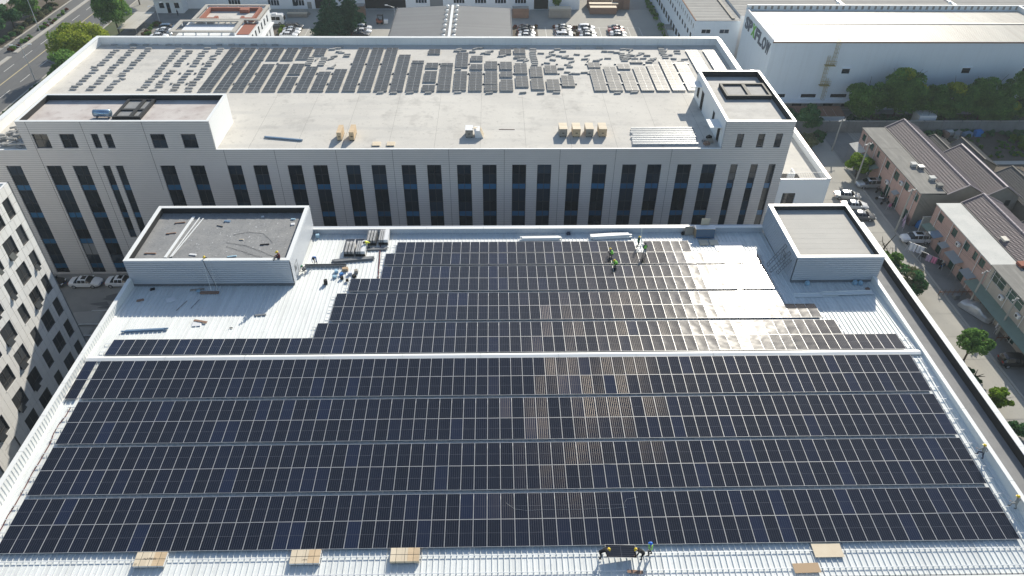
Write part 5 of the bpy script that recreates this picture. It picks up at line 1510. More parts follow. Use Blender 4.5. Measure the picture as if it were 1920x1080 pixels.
hedge('green vegetable bed nearest the boundary wall',96,110,77.4,79.8,.5,['leaf_camphor'],50,5000,.3,'vegetable_bed')
hedge('green vegetable bed along the garden path',96,110,71.6,73.4,.4,['leaf_dark','leaf_bright'],51,4000,.28,'vegetable_bed')
hedge('green weeds under the boundary wall',84,112,80.8,83.2,.8,['leaf_dark'],52,6500,.34,'weeds')
hedge('tall green hedge at the right end of the gardens',105.2,108.4,74.5,80,1.2,['leaf_bright'],53,3500,.3)
hedge('weeds along the outer foot of the side terrace',58.6,60.8,-8,34,.5,['leaf_dry','leaf_dark'],54,3400,.25,'weeds')
hedge('weeds and shrubs on the strip beside the street',-106.5,-102.0,60,135,.8,['leaf_dark','leaf_olive'],55,7000,.4)

hedge('green crops filling the garden plots behind the cottages',84,112,73.6,77.2,.35,['leaf_camphor','leaf_bright'],56,9000,.3,'crops')
hedge('low weeds around the crumbling cottage',82,97,70.6,80.5,.45,['leaf_dark','leaf_olive'],57,5000,.32,'weeds')
# ================================================================== vehicles
def car_meshes(kind):
    if kind == 'sedan':
        L, st = 4.65, [(0,.48,.80,.82,.60,.50),(.02,.34,.93,.96,.80,.62),(.10,.24,.98,1.02,.88,.70),(.19,.22,1.0,1.06,.90,.70),(.32,.22,1.0,1.40,.91,.58),(.47,.22,.99,1.46,.91,.60),(.59,.22,.98,1.41,.91,.59),(.74,.22,.96,1.03,.90,.70),(.88,.24,.86,.93,.88,.68),(.96,.30,.74,.80,.80,.60),(1,.42,.60,.64,.62,.45)]
        glass = (.19,.74); rear = (.19,.32); front = (.59,.74); wx = (.82,3.62); sun_ = (.42,.56)
    else:
        L, st = 4.68, [(0,.50,1.0,1.05,.66,.56),(.02,.36,1.05,1.25,.84,.66),(.07,.28,1.06,1.52,.90,.66),(.14,.26,1.07,1.64,.92,.66),(.35,.25,1.06,1.70,.93,.67),(.52,.25,1.05,1.69,.93,.67),(.62,.25,1.04,1.60,.93,.65),(.75,.25,1.02,1.12,.92,.74),(.88,.27,.96,1.04,.90,.70),(.96,.34,.84,.92,.83,.64),(1,.46,.70,.74,.66,.5)]
        glass = (.07,.75); rear = (.02,.07); front = (.62,.75); wx = (.85,3.66); sun_ = (.30,.54)
    rings = []
    for (s,lo,be,to,w,wt) in st:
        x = s*L-L/2
        half = [(w*.80,lo),(w*.97,lo+.10),(w*1.0,(lo+be)/2),(w*.985,be-.03),(w*.95,be),(wt+(w*.95-wt)*.10,to-.07),(wt*.86,to-.015),(wt*.45,to+.012)]
        pts = [(x,-a,b) for a,b in half]+[(x,0,to+.02)]+[(x,a,b) for a,b in reversed(half)]
        rings.append(pts)
    n = len(rings[0])
    groups = {'body':MB(),'windscreen':MB(),'rear_window':MB(),'side_window':[MB(),MB()]}
    for i in range(len(st)-1):
        sa, sb = st[i][0], st[i+1][0]
        for j in range(n-1):
            q = [rings[i][j],rings[i][j+1],rings[i+1][j+1],rings[i+1][j]]
            tgt = groups['body']
            side = j in (4,11)
            top = j in (5,6,7,8,9,10)
            if side and sa >= glass[0]-1e-6 and sb <= glass[1]+1e-6 and not (kind == 'sedan' and False):
                tgt = groups['side_window'][0 if j == 4 else 1]
            elif top and abs(sa-front[0]) < .01: tgt = groups['windscreen']
            elif top and abs(sa-rear[0]) < .01: tgt = groups['rear_window']
            tgt.add(q,[(0,1,2,3)] if True else [])
    b = groups['body']
    b.add(rings[0],[tuple(range(n))]); b.add(rings[-1],[tuple(reversed(range(n)))])
    # pillars
    for sg in (-1,1):
        for s in ((.33,.46,.585) if kind == 'sedan' else (.13,.34,.51)):
            k = min(range(len(st)),key=lambda i:abs(st[i][0]-s)); r = st[k]
            x = s*L-L/2
            groups['body'].bar((x,sg*(r[4]*.955),r[2]-.02),(x-.02,sg*(r[5]+.012+(r[4]*.95-r[5])*.1),r[3]-.06),.05,.07)
    out = {'body':b.mesh('car_body','paint_white',True)}
    for k in ('windscreen','rear_window'): out[k] = groups[k].mesh(k,'car_glass',True)
    out['side_window'] = [g_.mesh('side_window','car_glass',True) for g_ in groups['side_window']]
    w = MB(); w.tube([(0,-.115,0),(0,-.10,0),(0,.10,0),(0,.115,0)],[.26,.325,.325,.26],16); out['tyre'] = w.mesh('tyre','rubber')
    w = MB(); w.tube([(0,-.122,0),(0,.122,0)],.20,12); out['rim'] = w.mesh('rim','rim')
    hl = MB(); hl.box(-.16,.06,-.20,.20,-.07,.07); out['headlight'] = hl.mesh('headlight','lamp_clear')
    tl = MB(); tl.box(-.05,.12,-.20,.20,-.07,.07); out['taillight'] = tl.mesh('taillight','lamp_red')
    pl = MB(); pl.box(-.01,.01,-.22,.22,-.07,.07); out['plate'] = pl.mesh('number_plate','plate_blue')
    sr = MB(); k0, k1 = sun_
    zt = max(r[3] for r in st)
    sr.box(k0*L-L/2,k1*L-L/2,-.40,.40,zt-.04,zt+.032); out['sunroof'] = sr.mesh('sunroof','car_glass')
    mi = MB(); mi.box(-.08,.08,-.10,.10,-.06,.07); out['mirror'] = mi.mesh('mirror','paint_white')
    return out, L, wx, kind
CARM = {'sedan':car_meshes('sedan'),'suv':car_meshes('suv')}
def set_mat(o, m):
    o.material_slots[0].link = 'OBJECT'; o.material_slots[0].material = MATS[m]
def car(kind, colour, x, y, rz, label, group=None, sunroof=False, z=GZ):
    d, L, wx, _ = CARM[kind]
    t = thing('parked_car', label, 'car', (x,y,z+.02), rz, group)
    o = place('body', d['body'], t); set_mat(o,'paint_'+colour)
    place('windscreen', d['windscreen'], t); place('rear_window', d['rear_window'], t)
    for m in d['side_window']: place('side_window', m, t)
    for xx in wx:
        for yy in (-.80,.80):
            w = place('wheel', d['tyre'], t, (xx-L/2,yy,.325)); place('rim', d['rim'], w)
    zf = .66 if kind == 'sedan' else .80
    for yy in (-.58,.58):
        place('headlight', d['headlight'], t, (L/2-.12,yy,zf), (0,0,-.25 if yy < 0 else .25))
        place('taillight', d['taillight'], t, (-L/2+.02,yy,zf+.14))
        o = place('mirror', d['mirror'], t, (L*.68-L/2,yy/abs(yy)*1.0,1.0)); set_mat(o,'paint_'+colour)
    place('number_plate', d['plate'], t, (L/2+.0,0,.48))
    if sunroof: place('sunroof', d['sunroof'], t)
    return t
GP = 'cars parked behind the far roof'
car('sedan','white',-63.4,33.2,0,'white saloon with dark sunroof in the gap left of the stair house',None,True)
car('sedan','white',-58.0,33.3,0,'white saloon half hidden by the left stair house',None,True)
car('sedan','black',-68.9,33.2,0,'black car nose showing past the tiled block')
GR = 'cars on the village lane'
car('suv','silver',67.9,61.3,math.pi+.03,'silver sports utility car below the bright green tree',GR,True)
car('sedan','silver',62.3,57.4,-.12,'silver saloon farthest of three parked below the annex wall',GR)
car('sedan','white',62.3,54.0,-.12,'white saloon in the middle of three parked below the annex wall',GR)
car('sedan','grey',62.2,50.6,-.14,'grey saloon nearest of three parked below the annex wall',GR)
car('suv','white',68.4,43.6,math.pi-.05,'white sports utility car with sunroof on the lane',GR,True)
car('suv','black',69.0,14.6,-.06,'black car near the right edge beside the round tree',GR)
def carrow(x, y0, dy, cols, kinds, where, rz=0):
    for i,(c,k) in enumerate(zip(cols,kinds)):
        place_w = ['nearest','second','third','farthest','fifth'][i] if i < len(cols)-1 else 'farthest'
        car(k,c,x+(i%2)*.25,y0+i*dy,rz,'%s %s %s of the parked row %s' % (c,'saloon' if k == 'sedan' else 'estate car',place_w,where),GP)
carrow(-55.9,138.8,2.15,['white','white','silver','black'],['sedan','sedan','sedan','suv'],'left of the conifer')
carrow(-37.0,139.3,2.55,['black','white','white'],['sedan','sedan','suv'],'right of the conifer')
carrow(7.2,138.4,2.15,['white','silver','black','black'],['sedan','sedan','sedan','sedan'],'beside the reddish hedge')
carrow(17.3,138.6,2.2,['white','white','grey','silver'],['suv','sedan','sedan','sedan'],'inside the bent brown hedge')
carrow(23.6,138.3,2.15,['silver','grey','white','white'],['sedan','sedan','sedan','suv'],'right of the brown hedge',)
carrow(31.8,138.5,2.15,['grey','white','red','black'],['sedan','sedan','sedan','sedan'],'nearest the ribbon window block')
carrow(-89.4,137.9,2.1,['white','grey','white','blue'],['sedan','sedan','sedan','suv'],'beside the carport')

# covered car
cc = thing('covered_car','car under a silver cover on the village lane','car',(69.2,25.3,GZ+.01),R(-62),GR)
d,L,_,_ = CARM['sedan']
cov = MB(); me0 = d['body']
rr = random.Random(8)
st = [(-.02,0,.55,.5),(.04,0,1.0,.78),(.2,0,1.12,.9),(.34,0,1.45,.72),(.5,0,1.52,.72),(.62,0,1.46,.72),(.76,0,1.12,.9),(.92,0,.95,.88),(1.0,0,.7,.7),(1.02,0,.45,.55)]
rings = []
for (s,lo,top,wt) in st:
    x = s*4.75-2.37; half = [(1.0 if .03 < s < .97 else .75,.12),(.97 if .03 < s < .97 else .72,.55 if top > .6 else .3),(wt+.12,top*.78),(wt*.9,top-.04)]
    rings.append([(x,-a+rr.uniform(-.02,.02),b) for a,b in half]+[(x,0,top+.02)]+[(x,a+rr.uniform(-.02,.02),b) for a,b in reversed(half)])
for i in range(len(rings)-1):
    for j in range(8): cov.add([rings[i][j],rings[i][j+1],rings[i+1][j+1],rings[i+1][j]],[(0,1,2,3)])
cov.add(rings[0],[tuple(range(9))]); cov.add(rings[-1],[tuple(reversed(range(9)))])
cov.build('cover','car_cover',cc,True)
for xx in (-1.5,1.35):
    for yy in (-.8,.8):
        w = place('wheel', d['tyre'], cc, (xx,yy,.325)); place('rim', d['rim'], w)

# minibus, forklift
bus = thing('minibus','white minibus half hidden behind the terrace building','bus',(-62.6,149.3,GZ))
b = MB(); b.add([(-3.6,-1.1,.35),(3.3,-1.1,.35),(3.6,-1.05,.9),(3.45,-1.0,2.1),(3.1,-.98,2.75),(-3.5,-.98,2.75),(-3.6,1.1,.35),(3.3,1.1,.35),(3.6,1.05,.9),(3.45,1.0,2.1),(3.1,.98,2.75),(-3.5,.98,2.75)],
   [(0,1,2,3,4,5),(11,10,9,8,7,6),(0,6,7,1),(1,7,8,2),(2,8,9,3),(3,9,10,4),(4,10,11,5),(5,11,6,0)]); b.build('body','paint_white',bus)
for i in range(5):
    for sg in (-1,1):
        q = MB(); q.box(-3.2+i*1.15,-3.2+i*1.15+1.05,sg*1.045-.03,sg*1.045+.03,1.35,2.25); q.build('side_window','car_glass',bus)
q = MB(); q.add([(3.60,-.9,1.25),(3.60,.9,1.25),(3.44,.9,2.25),(3.44,-.9,2.25)],[(0,1,2,3)]); q.build('windscreen','car_glass',bus)
for xx in (-2.2,2.3):
    for yy in (-.98,.98):
        w = MB(); w.tube([(0,-.14,0),(0,.14,0)],.42,14); o = w.build('wheel','rubber',bus,False,(xx,yy,.42)); q = MB(); q.tube([(0,-.15,0),(0,.15,0)],.24,12); q.build('rim','rim',o)
q = MB(); q.box(-2.4,-1.0,-.6,.6,2.76,3.0); q.box(.4,1.6,-.6,.6,2.76,2.95); q.build('roof_unit','paint_white',bus)
for yy in (-.7,.7):
    q = MB(); q.box(3.5,3.64,yy-.18,yy+.18,.6,.85); q.build('headlight','lamp_clear',bus)
fk = thing('forklift','red forklift carrying a white box in the yard','forklift',(-32.8,149.6,GZ),R(0))
b = MB(); b.box(-1.2,.5,-.55,.55,.3,1.0); b.box(-1.3,-.6,-.5,.5,.98,1.3); b.build('chassis','brick_red',fk)
b = MB()
for sx in (-.9,.45):
    for sy in (-.5,.5): b.bar((sx,sy,1.0),(sx+.1,sy*.9,2.25),.07,.07)
b.build('overhead_guard_post','black_matt',fk)
b = MB(); b.box(-.95,.65,-.55,.55,2.25,2.32); b.build('overhead_guard','black_matt',fk)
b = MB(); b.box(.6,.72,-.4,-.25,.1,2.5); b.box(.6,.72,.25,.4,.1,2.5); b.box(.62,.7,-.25,.25,2.3,2.4); b.build('mast','black_matt',fk)
b = MB(); b.box(.7,1.9,-.35,-.2,.12,.18); b.box(.7,1.9,.2,.35,.12,.18); b.build('fork','steel_grey',fk)
b = MB(); b.box(-.55,-.1,-.25,.25,1.0,1.12); b.box(-.6,-.5,-.25,.25,1.1,1.6); b.build('seat','black_matt',fk)
for xx in (-.9,.35):
    for yy in (-.5,.5):
        w = MB(); w.tube([(0,-.12,0),(0,.12,0)],.3,12); w.build('wheel','rubber',fk,False,(xx,yy,.3))
o = MB().box(0,1.1,-.5,.5,0,1.0).build('cargo_box','frame_white',None,False,(-31.95,149.6,GZ+.19)); tag(o,'white box lifted on the forklift forks','box')

# ================================================================== timber packs and crates in the yard
def crate_big(label,x,y,rz,lx,ly,h,m,top=None,boards=5,z=GZ):
    t = thing('timber_crate',label,'crate',(x,y,z+.004),rz)
    n = boards
    for sy in (-1,1):
        for i in range(n):
            b = MB(); b.box(-lx/2,lx/2,sy*ly/2-.03,sy*ly/2+.03,.1+(h-.1)*i/n,.1+(h-.1)*(i+.96)/n); b.build('side_board',m,t)
    for sx in (-1,1):
        b = MB(); b.box(sx*(lx/2-.002)-.03,sx*(lx/2-.002)+.03,-ly/2+.032,ly/2-.032,.1,h-.002); b.build('end_panel',m,t)
    nl = 4
    for i in range(nl):
        b = MB(); b.box(-lx/2-.03,lx/2+.03,-ly/2+ly*i/nl+.01,-ly/2+ly*(i+1)/nl-.01,h,h+.05); b.build('lid_board',top or m,t)
    for sx in (-.4,0,.4):
        b = MB(); b.box(lx*sx-.08,lx*sx+.08,-ly/2,ly/2,0,.098); b.build('skid',m,t)
    return t
crate_big('brown plywood crate beside the vent hall',6.1,155.3,0,4.6,2.2,2.7,'wood_brown','wood_grey')
crate_big('grey timber pack with pale top in front of the white workshop',17.3,155.5,0,6.2,2.4,2.6,'wood_grey','wood_pale')
crate_big('long brown crate with pale lid, nearest of the crate stack',30.0,158.6,0,7.6,1.8,1.9,'wood_brown','wood_pale')
crate_big('long brown crate second in the crate stack',30.4,161.2,0,8.4,1.7,2.1,'wood_brown','wood_pale')
crate_big('long brown crate third in the crate stack',29.5,163.8,0,7.0,1.8,2.5,'wood_brown','wood_pale')
crate_big('long brown crate farthest in the crate stack',29.6,166.5,0,6.6,1.8,2.9,'wood_brown','wood_pale')
crate_big('square brown crate with pale lid right of the long crates',34.8,163.5,0,2.6,2.6,2.9,'wood_brown','wood_pale')
crate_big('tall grey blue crate at the right end of the crate stack',37.2,163.2,0,1.9,2.4,3.4,'wood_brown','frame_white')
crate_big('square brown crate behind the conifers',-39.6,155.5,0,3.4,2.6,3.2,'wood_brown','wood_grey')
crate_big('tall brown crate in the dark workshop doorway',-33.9,164.0,0,2.6,2.0,4.0,'wood_brown')
crate_big('low pale timber crate below the barred window left of the conifer',-56.9,155.2,0,5.6,1.3,1.1,'wood_grey','wood_pale')
crate_big('low pale timber crate below the barred window right of the conifer',-42.2,155.6,0,2.4,1.3,1.1,'wood_grey','wood_pale')
def railing_planter(label,x,y,l):
    t = thing('planter_fence',label,'planter',(x,y,GZ))
    b = MB(); b.box(-l/2,l/2,-.5,.5,0,.5,skip='b'); b.build('trough','wood_grey',t)
    for i in range(int(l/.8)+1):
        b = MB(); b.box(-l/2+i*.8,-l/2+i*.8+.1,-.45,-.35,.5,1.4); b.build('post','wood_grey',t)
    for z in (.8,1.3):
        b = MB(); b.box(-l/2,l/2,-.5,-.452,z,z+.12); b.build('rail','wood_grey',t)
railing_planter('grey railed planter below the barred window left of the conifer',-56.9,157.4,6.0)
railing_planter('grey railed planter below the barred window right of the conifer',-43.0,157.6,4.0)

# street lamps
def street_lamp(label,x,y,h,rz,arms=2):
    t = thing('street_lamp',label,'street lamp',(x,y,GZ),rz,'street lamps')
    b = MB(); b.tube([(0,0,0),(0,0,h)],[.13,.07],8); b.build('pole','galvanised',t)
    for sg in ((-1,1) if arms == 2 else (1,)):
        b = MB(); b.tube([(0,0,h-.35),(sg*.9,0,h+.05),(sg*1.8,0,h+.3)],.045,6); a = b.build('arm','galvanised',t)
        b = MB(); b.box(sg*1.6,sg*2.35,-.14,.14,h+.25,h+.37); b.build('lamp_head','lamp_clear',a)
street_lamp('twin street lamp on the street median',-123.4,143.6,8.6,R(8))
street_lamp('twin street lamp with a camera arm beside the parapet',-108.4,110.2,8.2,R(8))
street_lamp('twin street lamp left of the two headed tree',-108.6,150.4,8.4,R(8))
street_lamp('street lamp cut by the left edge of the picture',-123.2,118.6,8.2,R(8))
street_lamp('small lamp by the gatehouse lane',-93.8,150.2,4.6,R(60),2)
street_lamp('lamp on the corner of the vent hall',-27.6,140.5,7.6,R(180),1)

# utility poles and wires on the village lane
PT = []
def upole(label,x,y,h,lean=(0,0)):
    t = thing('utility_pole',label,'utility pole',(x,y,GZ),0,'utility poles')
    tx, ty = lean
    b = MB(); b.tube([(0,0,0),(tx,ty,h)],[.17,.11],8); b.build('pole','pole_concrete',t)
    b = MB(); b.bar((tx*.97-.8,ty*.97-.3,h-.35),(tx*.97+.8,ty*.97+.3,h-.35),.09,.09); b.build('crossarm','steel_grey',t)
    for s in (-.7,-.25,.25,.7):
        b = MB(); b.tube([(tx*.97+s,ty*.97+s*.38,h-.3),(tx*.97+s,ty*.97+s*.38,h-.1)],.05,6); b.build('insulator','frame_white',t)
    PT.append(Vector((x+tx,y+ty,GZ+h-.15)))
upole('concrete utility pole by the bright green tree',66.0,62.6,8.4)
upole('concrete utility pole by the pink laundry',66.6,46.6,8.4)
upole('concrete utility pole by the covered car',69.0,27.0,6.6)
upole('concrete utility pole with white laundry at its foot',69.7,20.6,6.8)
upole('wooden leaning pole behind the annex',66.2,75.2,6.2,(1.0,1.6))
wires = thing('overhead_wires','thin overhead wires strung between the village utility poles','wires',(68,40,GZ+7))
for (a,b_) in ((0,1),(1,3),(1,2),(4,0)):
    for s in (-.6,.0,.6):
        p = PT[a]+Vector((s,0,0)); q = PT[b_]+Vector((s,0,0)); pts = []
        for i in range(9):
            f = i/8; pts.append(p.lerp(q,f)-Vector((0,0,.7*4*f*(1-f)))-Vector((68,40,GZ+7)))
        m = MB(); m.tube(pts,.012,4); m.build('wire','wire',wires)
# ================================================================== people
POSES = {
 'stand': dict(pelvis=(0,0,.93),spine=(.02,0,1.14),chest=(.03,0,1.36),neck=(.04,0,1.50),jaw=(.075,0,1.575),head=(.06,0,1.64),crown=(.05,0,1.73),
    knee=((.10,.11,.50),(-.02,-.11,.50)),ankle=((.04,.12,.09),(-.20,-.12,.11)),toe=((.22,.14,.04),(-.02,-.14,.04)),elbow=((.02,.27,1.14),(-.02,-.27,1.14)),wrist=((.18,.24,.95),(.12,-.25,.92))),
 'step': dict(pelvis=(0,0,.90),spine=(.06,0,1.10),chest=(.12,0,1.31),neck=(.15,0,1.44),jaw=(.20,0,1.51),head=(.18,0,1.58),crown=(.18,0,1.67),
    knee=((.30,.12,.66),(-.05,-.11,.48)),ankle=((.28,.13,.30),(-.22,-.12,.10)),toe=((.47,.14,.26),(-.04,-.14,.04)),elbow=((.20,.32,1.10),(-.10,-.30,1.12)),wrist=((.42,.34,1.05),(-.08,-.34,.90))),
 'bend': dict(pelvis=(-.25,0,.86),spine=(-.05,0,1.0),chest=(.17,0,1.08),neck=(.31,0,1.13),jaw=(.40,0,1.10),head=(.42,0,1.17),crown=(.47,0,1.25),
    knee=((-.08,.14,.48),(-.12,-.14,.48)),ankle=((-.18,.15,.09),(-.26,-.15,.09)),toe=((.02,.17,.04),(-.06,-.17,.04)),elbow=((.27,.26,.84),(.27,-.26,.84)),wrist=((.43,.22,.64),(.43,-.22,.64))),
 'crouch': dict(pelvis=(-.20,0,.38),spine=(-.10,0,.57),chest=(.04,0,.76),neck=(.12,0,.88),jaw=(.20,0,.92),head=(.19,0,.99),crown=(.21,0,1.08),
    knee=((.20,.20,.54),(.16,-.20,.50)),ankle=((-.04,.16,.09),(-.08,-.16,.09)),toe=((.15,.18,.04),(.11,-.18,.04)),elbow=((.24,.28,.58),(.24,-.28,.58)),wrist=((.44,.14,.42),(.44,-.14,.42))),
 'sit': dict(pelvis=(0,0,.12),spine=(-.02,0,.34),chest=(.02,0,.56),neck=(.06,0,.70),jaw=(.13,0,.76),head=(.11,0,.83),crown=(.11,0,.92),
    knee=((.36,.16,.40),(.34,-.18,.38)),ankle=((.46,.14,.09),(.44,-.16,.09)),toe=((.64,.15,.04),(.62,-.18,.04)),elbow=((.12,.28,.36),(.12,-.28,.36)),wrist=((.34,.12,.38),(.34,-.12,.38))),
}
_pm = {}
def body_mesh(pose):
    if pose in _pm: return _pm[pose]
    P = POSES[pose]; vs = []; rad = []; es = []; zone = []
    def v(p, r): vs.append(Vector(p)); rad.append(r); return len(vs)-1
    def e(a, b, zn): es.append((a,b)); zone.append(zn)
    pel = v(P['pelvis'],.155); sp_i = v(P['spine'],.145); ch = v(P['chest'],.165); nk = v(P['neck'],.062); jw = v(P['jaw'],.070); hd = v(P['head'],.098); cw = v(P['crown'],.060)
    e(pel,sp_i,'shirt'); e(sp_i,ch,'shirt'); e(ch,nk,'shirt'); e(nk,hd,'skin'); e(hd,cw,'skin')
    vs[jw] = Vector(P['jaw']); e(nk,jw,'skin')
    nose = v(Vector(P['jaw'])*.35+Vector(P['head'])*.65+(Vector(P['jaw'])-Vector(P['neck'])).normalized()*.10,.016); e(hd,nose,'skin')
    for k in (0,1):
        s = 1 if k == 0 else -1
        hip = v(Vector(P['pelvis'])+Vector((0,.095*s,-.05)),.105); kn = v(P['knee'][k],.070); an = v(P['ankle'][k],.048); to = v(P['toe'][k],.036)
        e(pel,hip,'trousers'); e(hip,kn,'trousers'); e(kn,an,'trousers'); e(an,to,'boots')
        sh = v(Vector(P['chest'])+Vector((0,.175*s,.05)),.072); el = v(P['elbow'][k],.050); wr = v(P['wrist'][k],.034)
        e(ch,sh,'shirt'); e(sh,el,'shirt'); e(el,wr,'shirt')
        d = (Vector(P['wrist'][k])-Vector(P['elbow'][k])).normalized()
        palm = v(Vector(P['wrist'][k])+d*.075,.033); e(wr,palm,'skin')
        side = Vector((0,1,0)); up = d.cross(side).normalized(); side = up.cross(d)
        th = v(Vector(P['wrist'][k])+d*.07-side*.055*s-up*.02,.010); e(wr,th,'skin')
        for j,(off,l) in enumerate(((-.028,.075),(-.009,.085),(.010,.080),(.028,.062))):
            f1 = v(Vector(vs[palm])+d*l*.55+side*off*1.2,.0095); f2 = v(Vector(vs[palm])+d*l*.95+side*off*1.3-up*.025,.0085)
            e(palm,f1,'skin'); e(f1,f2,'skin')
    me = bpy.data.meshes.new('tmp'); me.from_pydata([tuple(p) for p in vs],es,[])
    o = bpy.data.objects.new('tmp_body',me); COL.objects.link(o)
    o.modifiers.new('s','SKIN')
    if not me.skin_vertices:
        bm = bmesh.new(); bm.from_mesh(me); bm.verts.layers.skin.verify(); bm.to_mesh(me); bm.free()
    for i,sv in enumerate(me.skin_vertices[0].data):
        sv.radius = (rad[i],rad[i]); sv.use_root = (i == 0)
    sub = o.modifiers.new('u','SUBSURF'); sub.levels = 1; sub.render_levels = 1
    dg = bpy.context.evaluated_depsgraph_get()
    out = bpy.data.meshes.new_from_object(o.evaluated_get(dg))
    bpy.data.objects.remove(o); bpy.data.meshes.remove(me)
    out.name = 'body'
    zn = {'shirt':0,'trousers':1,'skin':2,'boots':3}
    out.materials.clear()
    for m in ('cloth_grey','cloth_navy','skin','black_matt'): out.materials.append(MATS[m])
    for p in out.polygons:
        c = p.center; best = (9,0)
        for (a,b),z in zip(es,zone):
            ab = vs[b]-vs[a]; t = max(0,min(1,(c-vs[a]).dot(ab)/max(1e-9,ab.length_squared)))
            dd = (c-(vs[a]+ab*t)).length-(rad[a]*(1-t)+rad[b]*t)*.7
            if dd < best[0]: best = (dd,zn[z])
        p.material_index = best[1]; p.use_smooth = True
    _pm[pose] = out
    return out
def vest_mesh(pose, big=1.0):
    P = POSES[pose]; pts = [Vector(P['pelvis'])*.75+Vector(P['spine'])*.25,Vector(P['spine']),Vector(P['chest']),Vector(P['chest'])*.45+Vector(P['neck'])*.55]
    rr_ = [(.185,.165),(.185,.165),(.205,.175),(.12,.11)]
    b = MB(); vs = []
    for i,p in enumerate(pts):
        d = (pts[min(3,i+1)]-pts[max(0,i-1)]).normalized(); s = Vector((0,1,0)); f = s.cross(d)
        for k in range(12):
            a = 2*math.pi*k/12; vs.append(tuple(p+s*math.cos(a)*rr_[i][0]+f*math.sin(a)*rr_[i][1]))
    b.add(vs,[(i*12+k,i*12+(k+1)%12,(i+1)*12+(k+1)%12,(i+1)*12+k) for i in range(3) for k in range(12)])
    return b
def helmet_mb(pose):
    P = POSES[pose]; h = Vector(P['head']); up = (Vector(P['crown'])-Vector(P['neck'])).normalized(); fw = (Vector(P['jaw'])-Vector(P['neck']))
    fw = (fw-up*fw.dot(up)).normalized(); s = up.cross(fw); b = MB(); vs = []
    ctr = h+up*.025
    for i in range(5):
        a = i/4*math.pi/2
        for k in range(12):
            t = 2*math.pi*k/12; r = .135*math.cos(a); vs.append(tuple(ctr+fw*math.cos(t)*r*1.12+s*math.sin(t)*r+up*.125*math.sin(a)))
    b.add(vs,[(i*12+k,i*12+(k+1)%12,(i+1)*12+(k+1)%12,(i+1)*12+k) for i in range(4) for k in range(12)])
    br = [tuple(ctr+fw*math.cos(2*math.pi*k/12)*(.20 if math.cos(2*math.pi*k/12) > .4 else .16)+s*math.sin(2*math.pi*k/12)*.15-up*.005) for k in range(12)]
    b.add(br+vs[:12],[(k,(k+1)%12,12+(k+1)%12,12+k) for k in range(12)])
    return b
def person(label, x, y, z, rz, pose, shirt, trousers, helmet, vest=None, scale=1.0):
    t = thing('person', label, 'person', (x,y,z), rz)
    o = place('body', body_mesh(pose), t, None, None, (scale,)*3)
    for i,m in ((0,shirt),(1,trousers)):
        o.material_slots[i].link = 'OBJECT'; o.material_slots[i].material = MATS[m]
    if helmet: helmet_mb(pose).build('helmet',helmet,t,True).scale = (scale,)*3
    else:
        helmet_mb(pose).build('hair','black_matt',t,True).scale = (scale*.98,)*3
    if vest: vest_mesh(pose).build('vest',vest,t,True).scale = (scale,)*3
    P = POSES[pose]; e = MB(); hd = Vector(P['head']); f = (Vector(P['jaw'])-Vector(P['neck'])).normalized(); f = Vector((max(f.x,.6),0,f.z*.3)).normalized()
    for sg in (-.033,.033):
        c = hd+f*.088+Vector((0,sg,0)); e.box(c.x-.008,c.x+.008,c.y-.012,c.y+.012,c.z-.008,c.z+.008)
    e.build('eyes','black_matt',t)
    return t
def rz_(y, h=.06): return roof_z(y, h)
pi = math.pi
person('worker in black with yellow helmet bending at the left end of the carried panel',6.95,-22.55,rz_(-22.6),0,'bend','cloth_black','cloth_black','helmet_yellow')
person('worker in black with yellow helmet bending at the right end of the carried panel',9.95,-22.65,rz_(-22.7),pi-.15,'bend','cloth_black','cloth_black','helmet_yellow')
person('worker in blue helmet and green vest standing beside the carried panel',10.75,-22.4,rz_(-22.4),pi-.3,'stand','cloth_grey','cloth_black','helmet_blue','hi_vis')
person('worker in grey shirt and yellow helmet stepping along the right gutter',42.35,-13.5,rz_(-13.5,.1),pi*.62,'step','cloth_grey','cloth_navy','helmet_yellow')
person('worker in pale clothes and yellow helmet at the right gutter near the picture edge',42.55,-18.7,rz_(-18.7,.1),pi*.75,'step','cloth_grey','cloth_grey','helmet_yellow')
person('crouching worker in green vest between the two hindmost panel rows',12.8,17.85,rz_(17.8,.24),pi*.75,'crouch','cloth_navy','cloth_black','helmet_yellow','hi_vis')
person('crouching worker in bright green vest at the third panel row',13.0,15.55,rz_(15.5,.24),pi*1.1,'crouch','hi_vis','cloth_black','helmet_yellow','hi_vis')
person('worker in dark green vest standing in the gap of the hindmost panel row',16.45,19.9,rz_(19.9,.1),0.1,'stand','cloth_navy','cloth_black','helmet_yellow','plastic_green')
person('worker in dark cap and bright green vest steadying a white rail',17.0,18.2,rz_(18.2,.22),pi*.6,'stand','cloth_navy','cloth_grey','helmet_dark','hi_vis')
person('worker in yellow shirt bending beside the upright panel packs',-17.4,20.0,rz_(20,.08),pi*1.2,'bend','hi_vis_yellow','cloth_navy',None)
person('worker in blue shirt bending over the grey gutter length',-23.3,16.7,rz_(16.7,.08),pi*1.5,'bend','cloth_blue','cloth_black',None)
person('worker in black sitting on the front edge of the left stair house roof',-34.5,13.0,2.09,pi*1.5,'crouch','cloth_black','cloth_black','helmet_yellow')
person('worker in dark red sitting on the right front corner of the left stair house',-26.0,12.65,2.89,pi*1.1,'sit','cloth_red','cloth_navy','helmet_yellow',None,1.15)
person('worker with green cap crouching at the stair house door',-24.3,15.0,rz_(15,.08),pi*1.3,'crouch','cloth_grey','cloth_black','plastic_green')
person('person in dark clothes walking by the gatehouse',-90.6,155.6,GZ+.02,pi*.4,'stand','cloth_navy','cloth_black',None)

# ================================================================== loose things on the solar roof
def at_roof(y, h=.065): return roof_z(y,h)
def tilt(y): return (math.atan(S)*(-1 if y > 0 else 1),0,0)
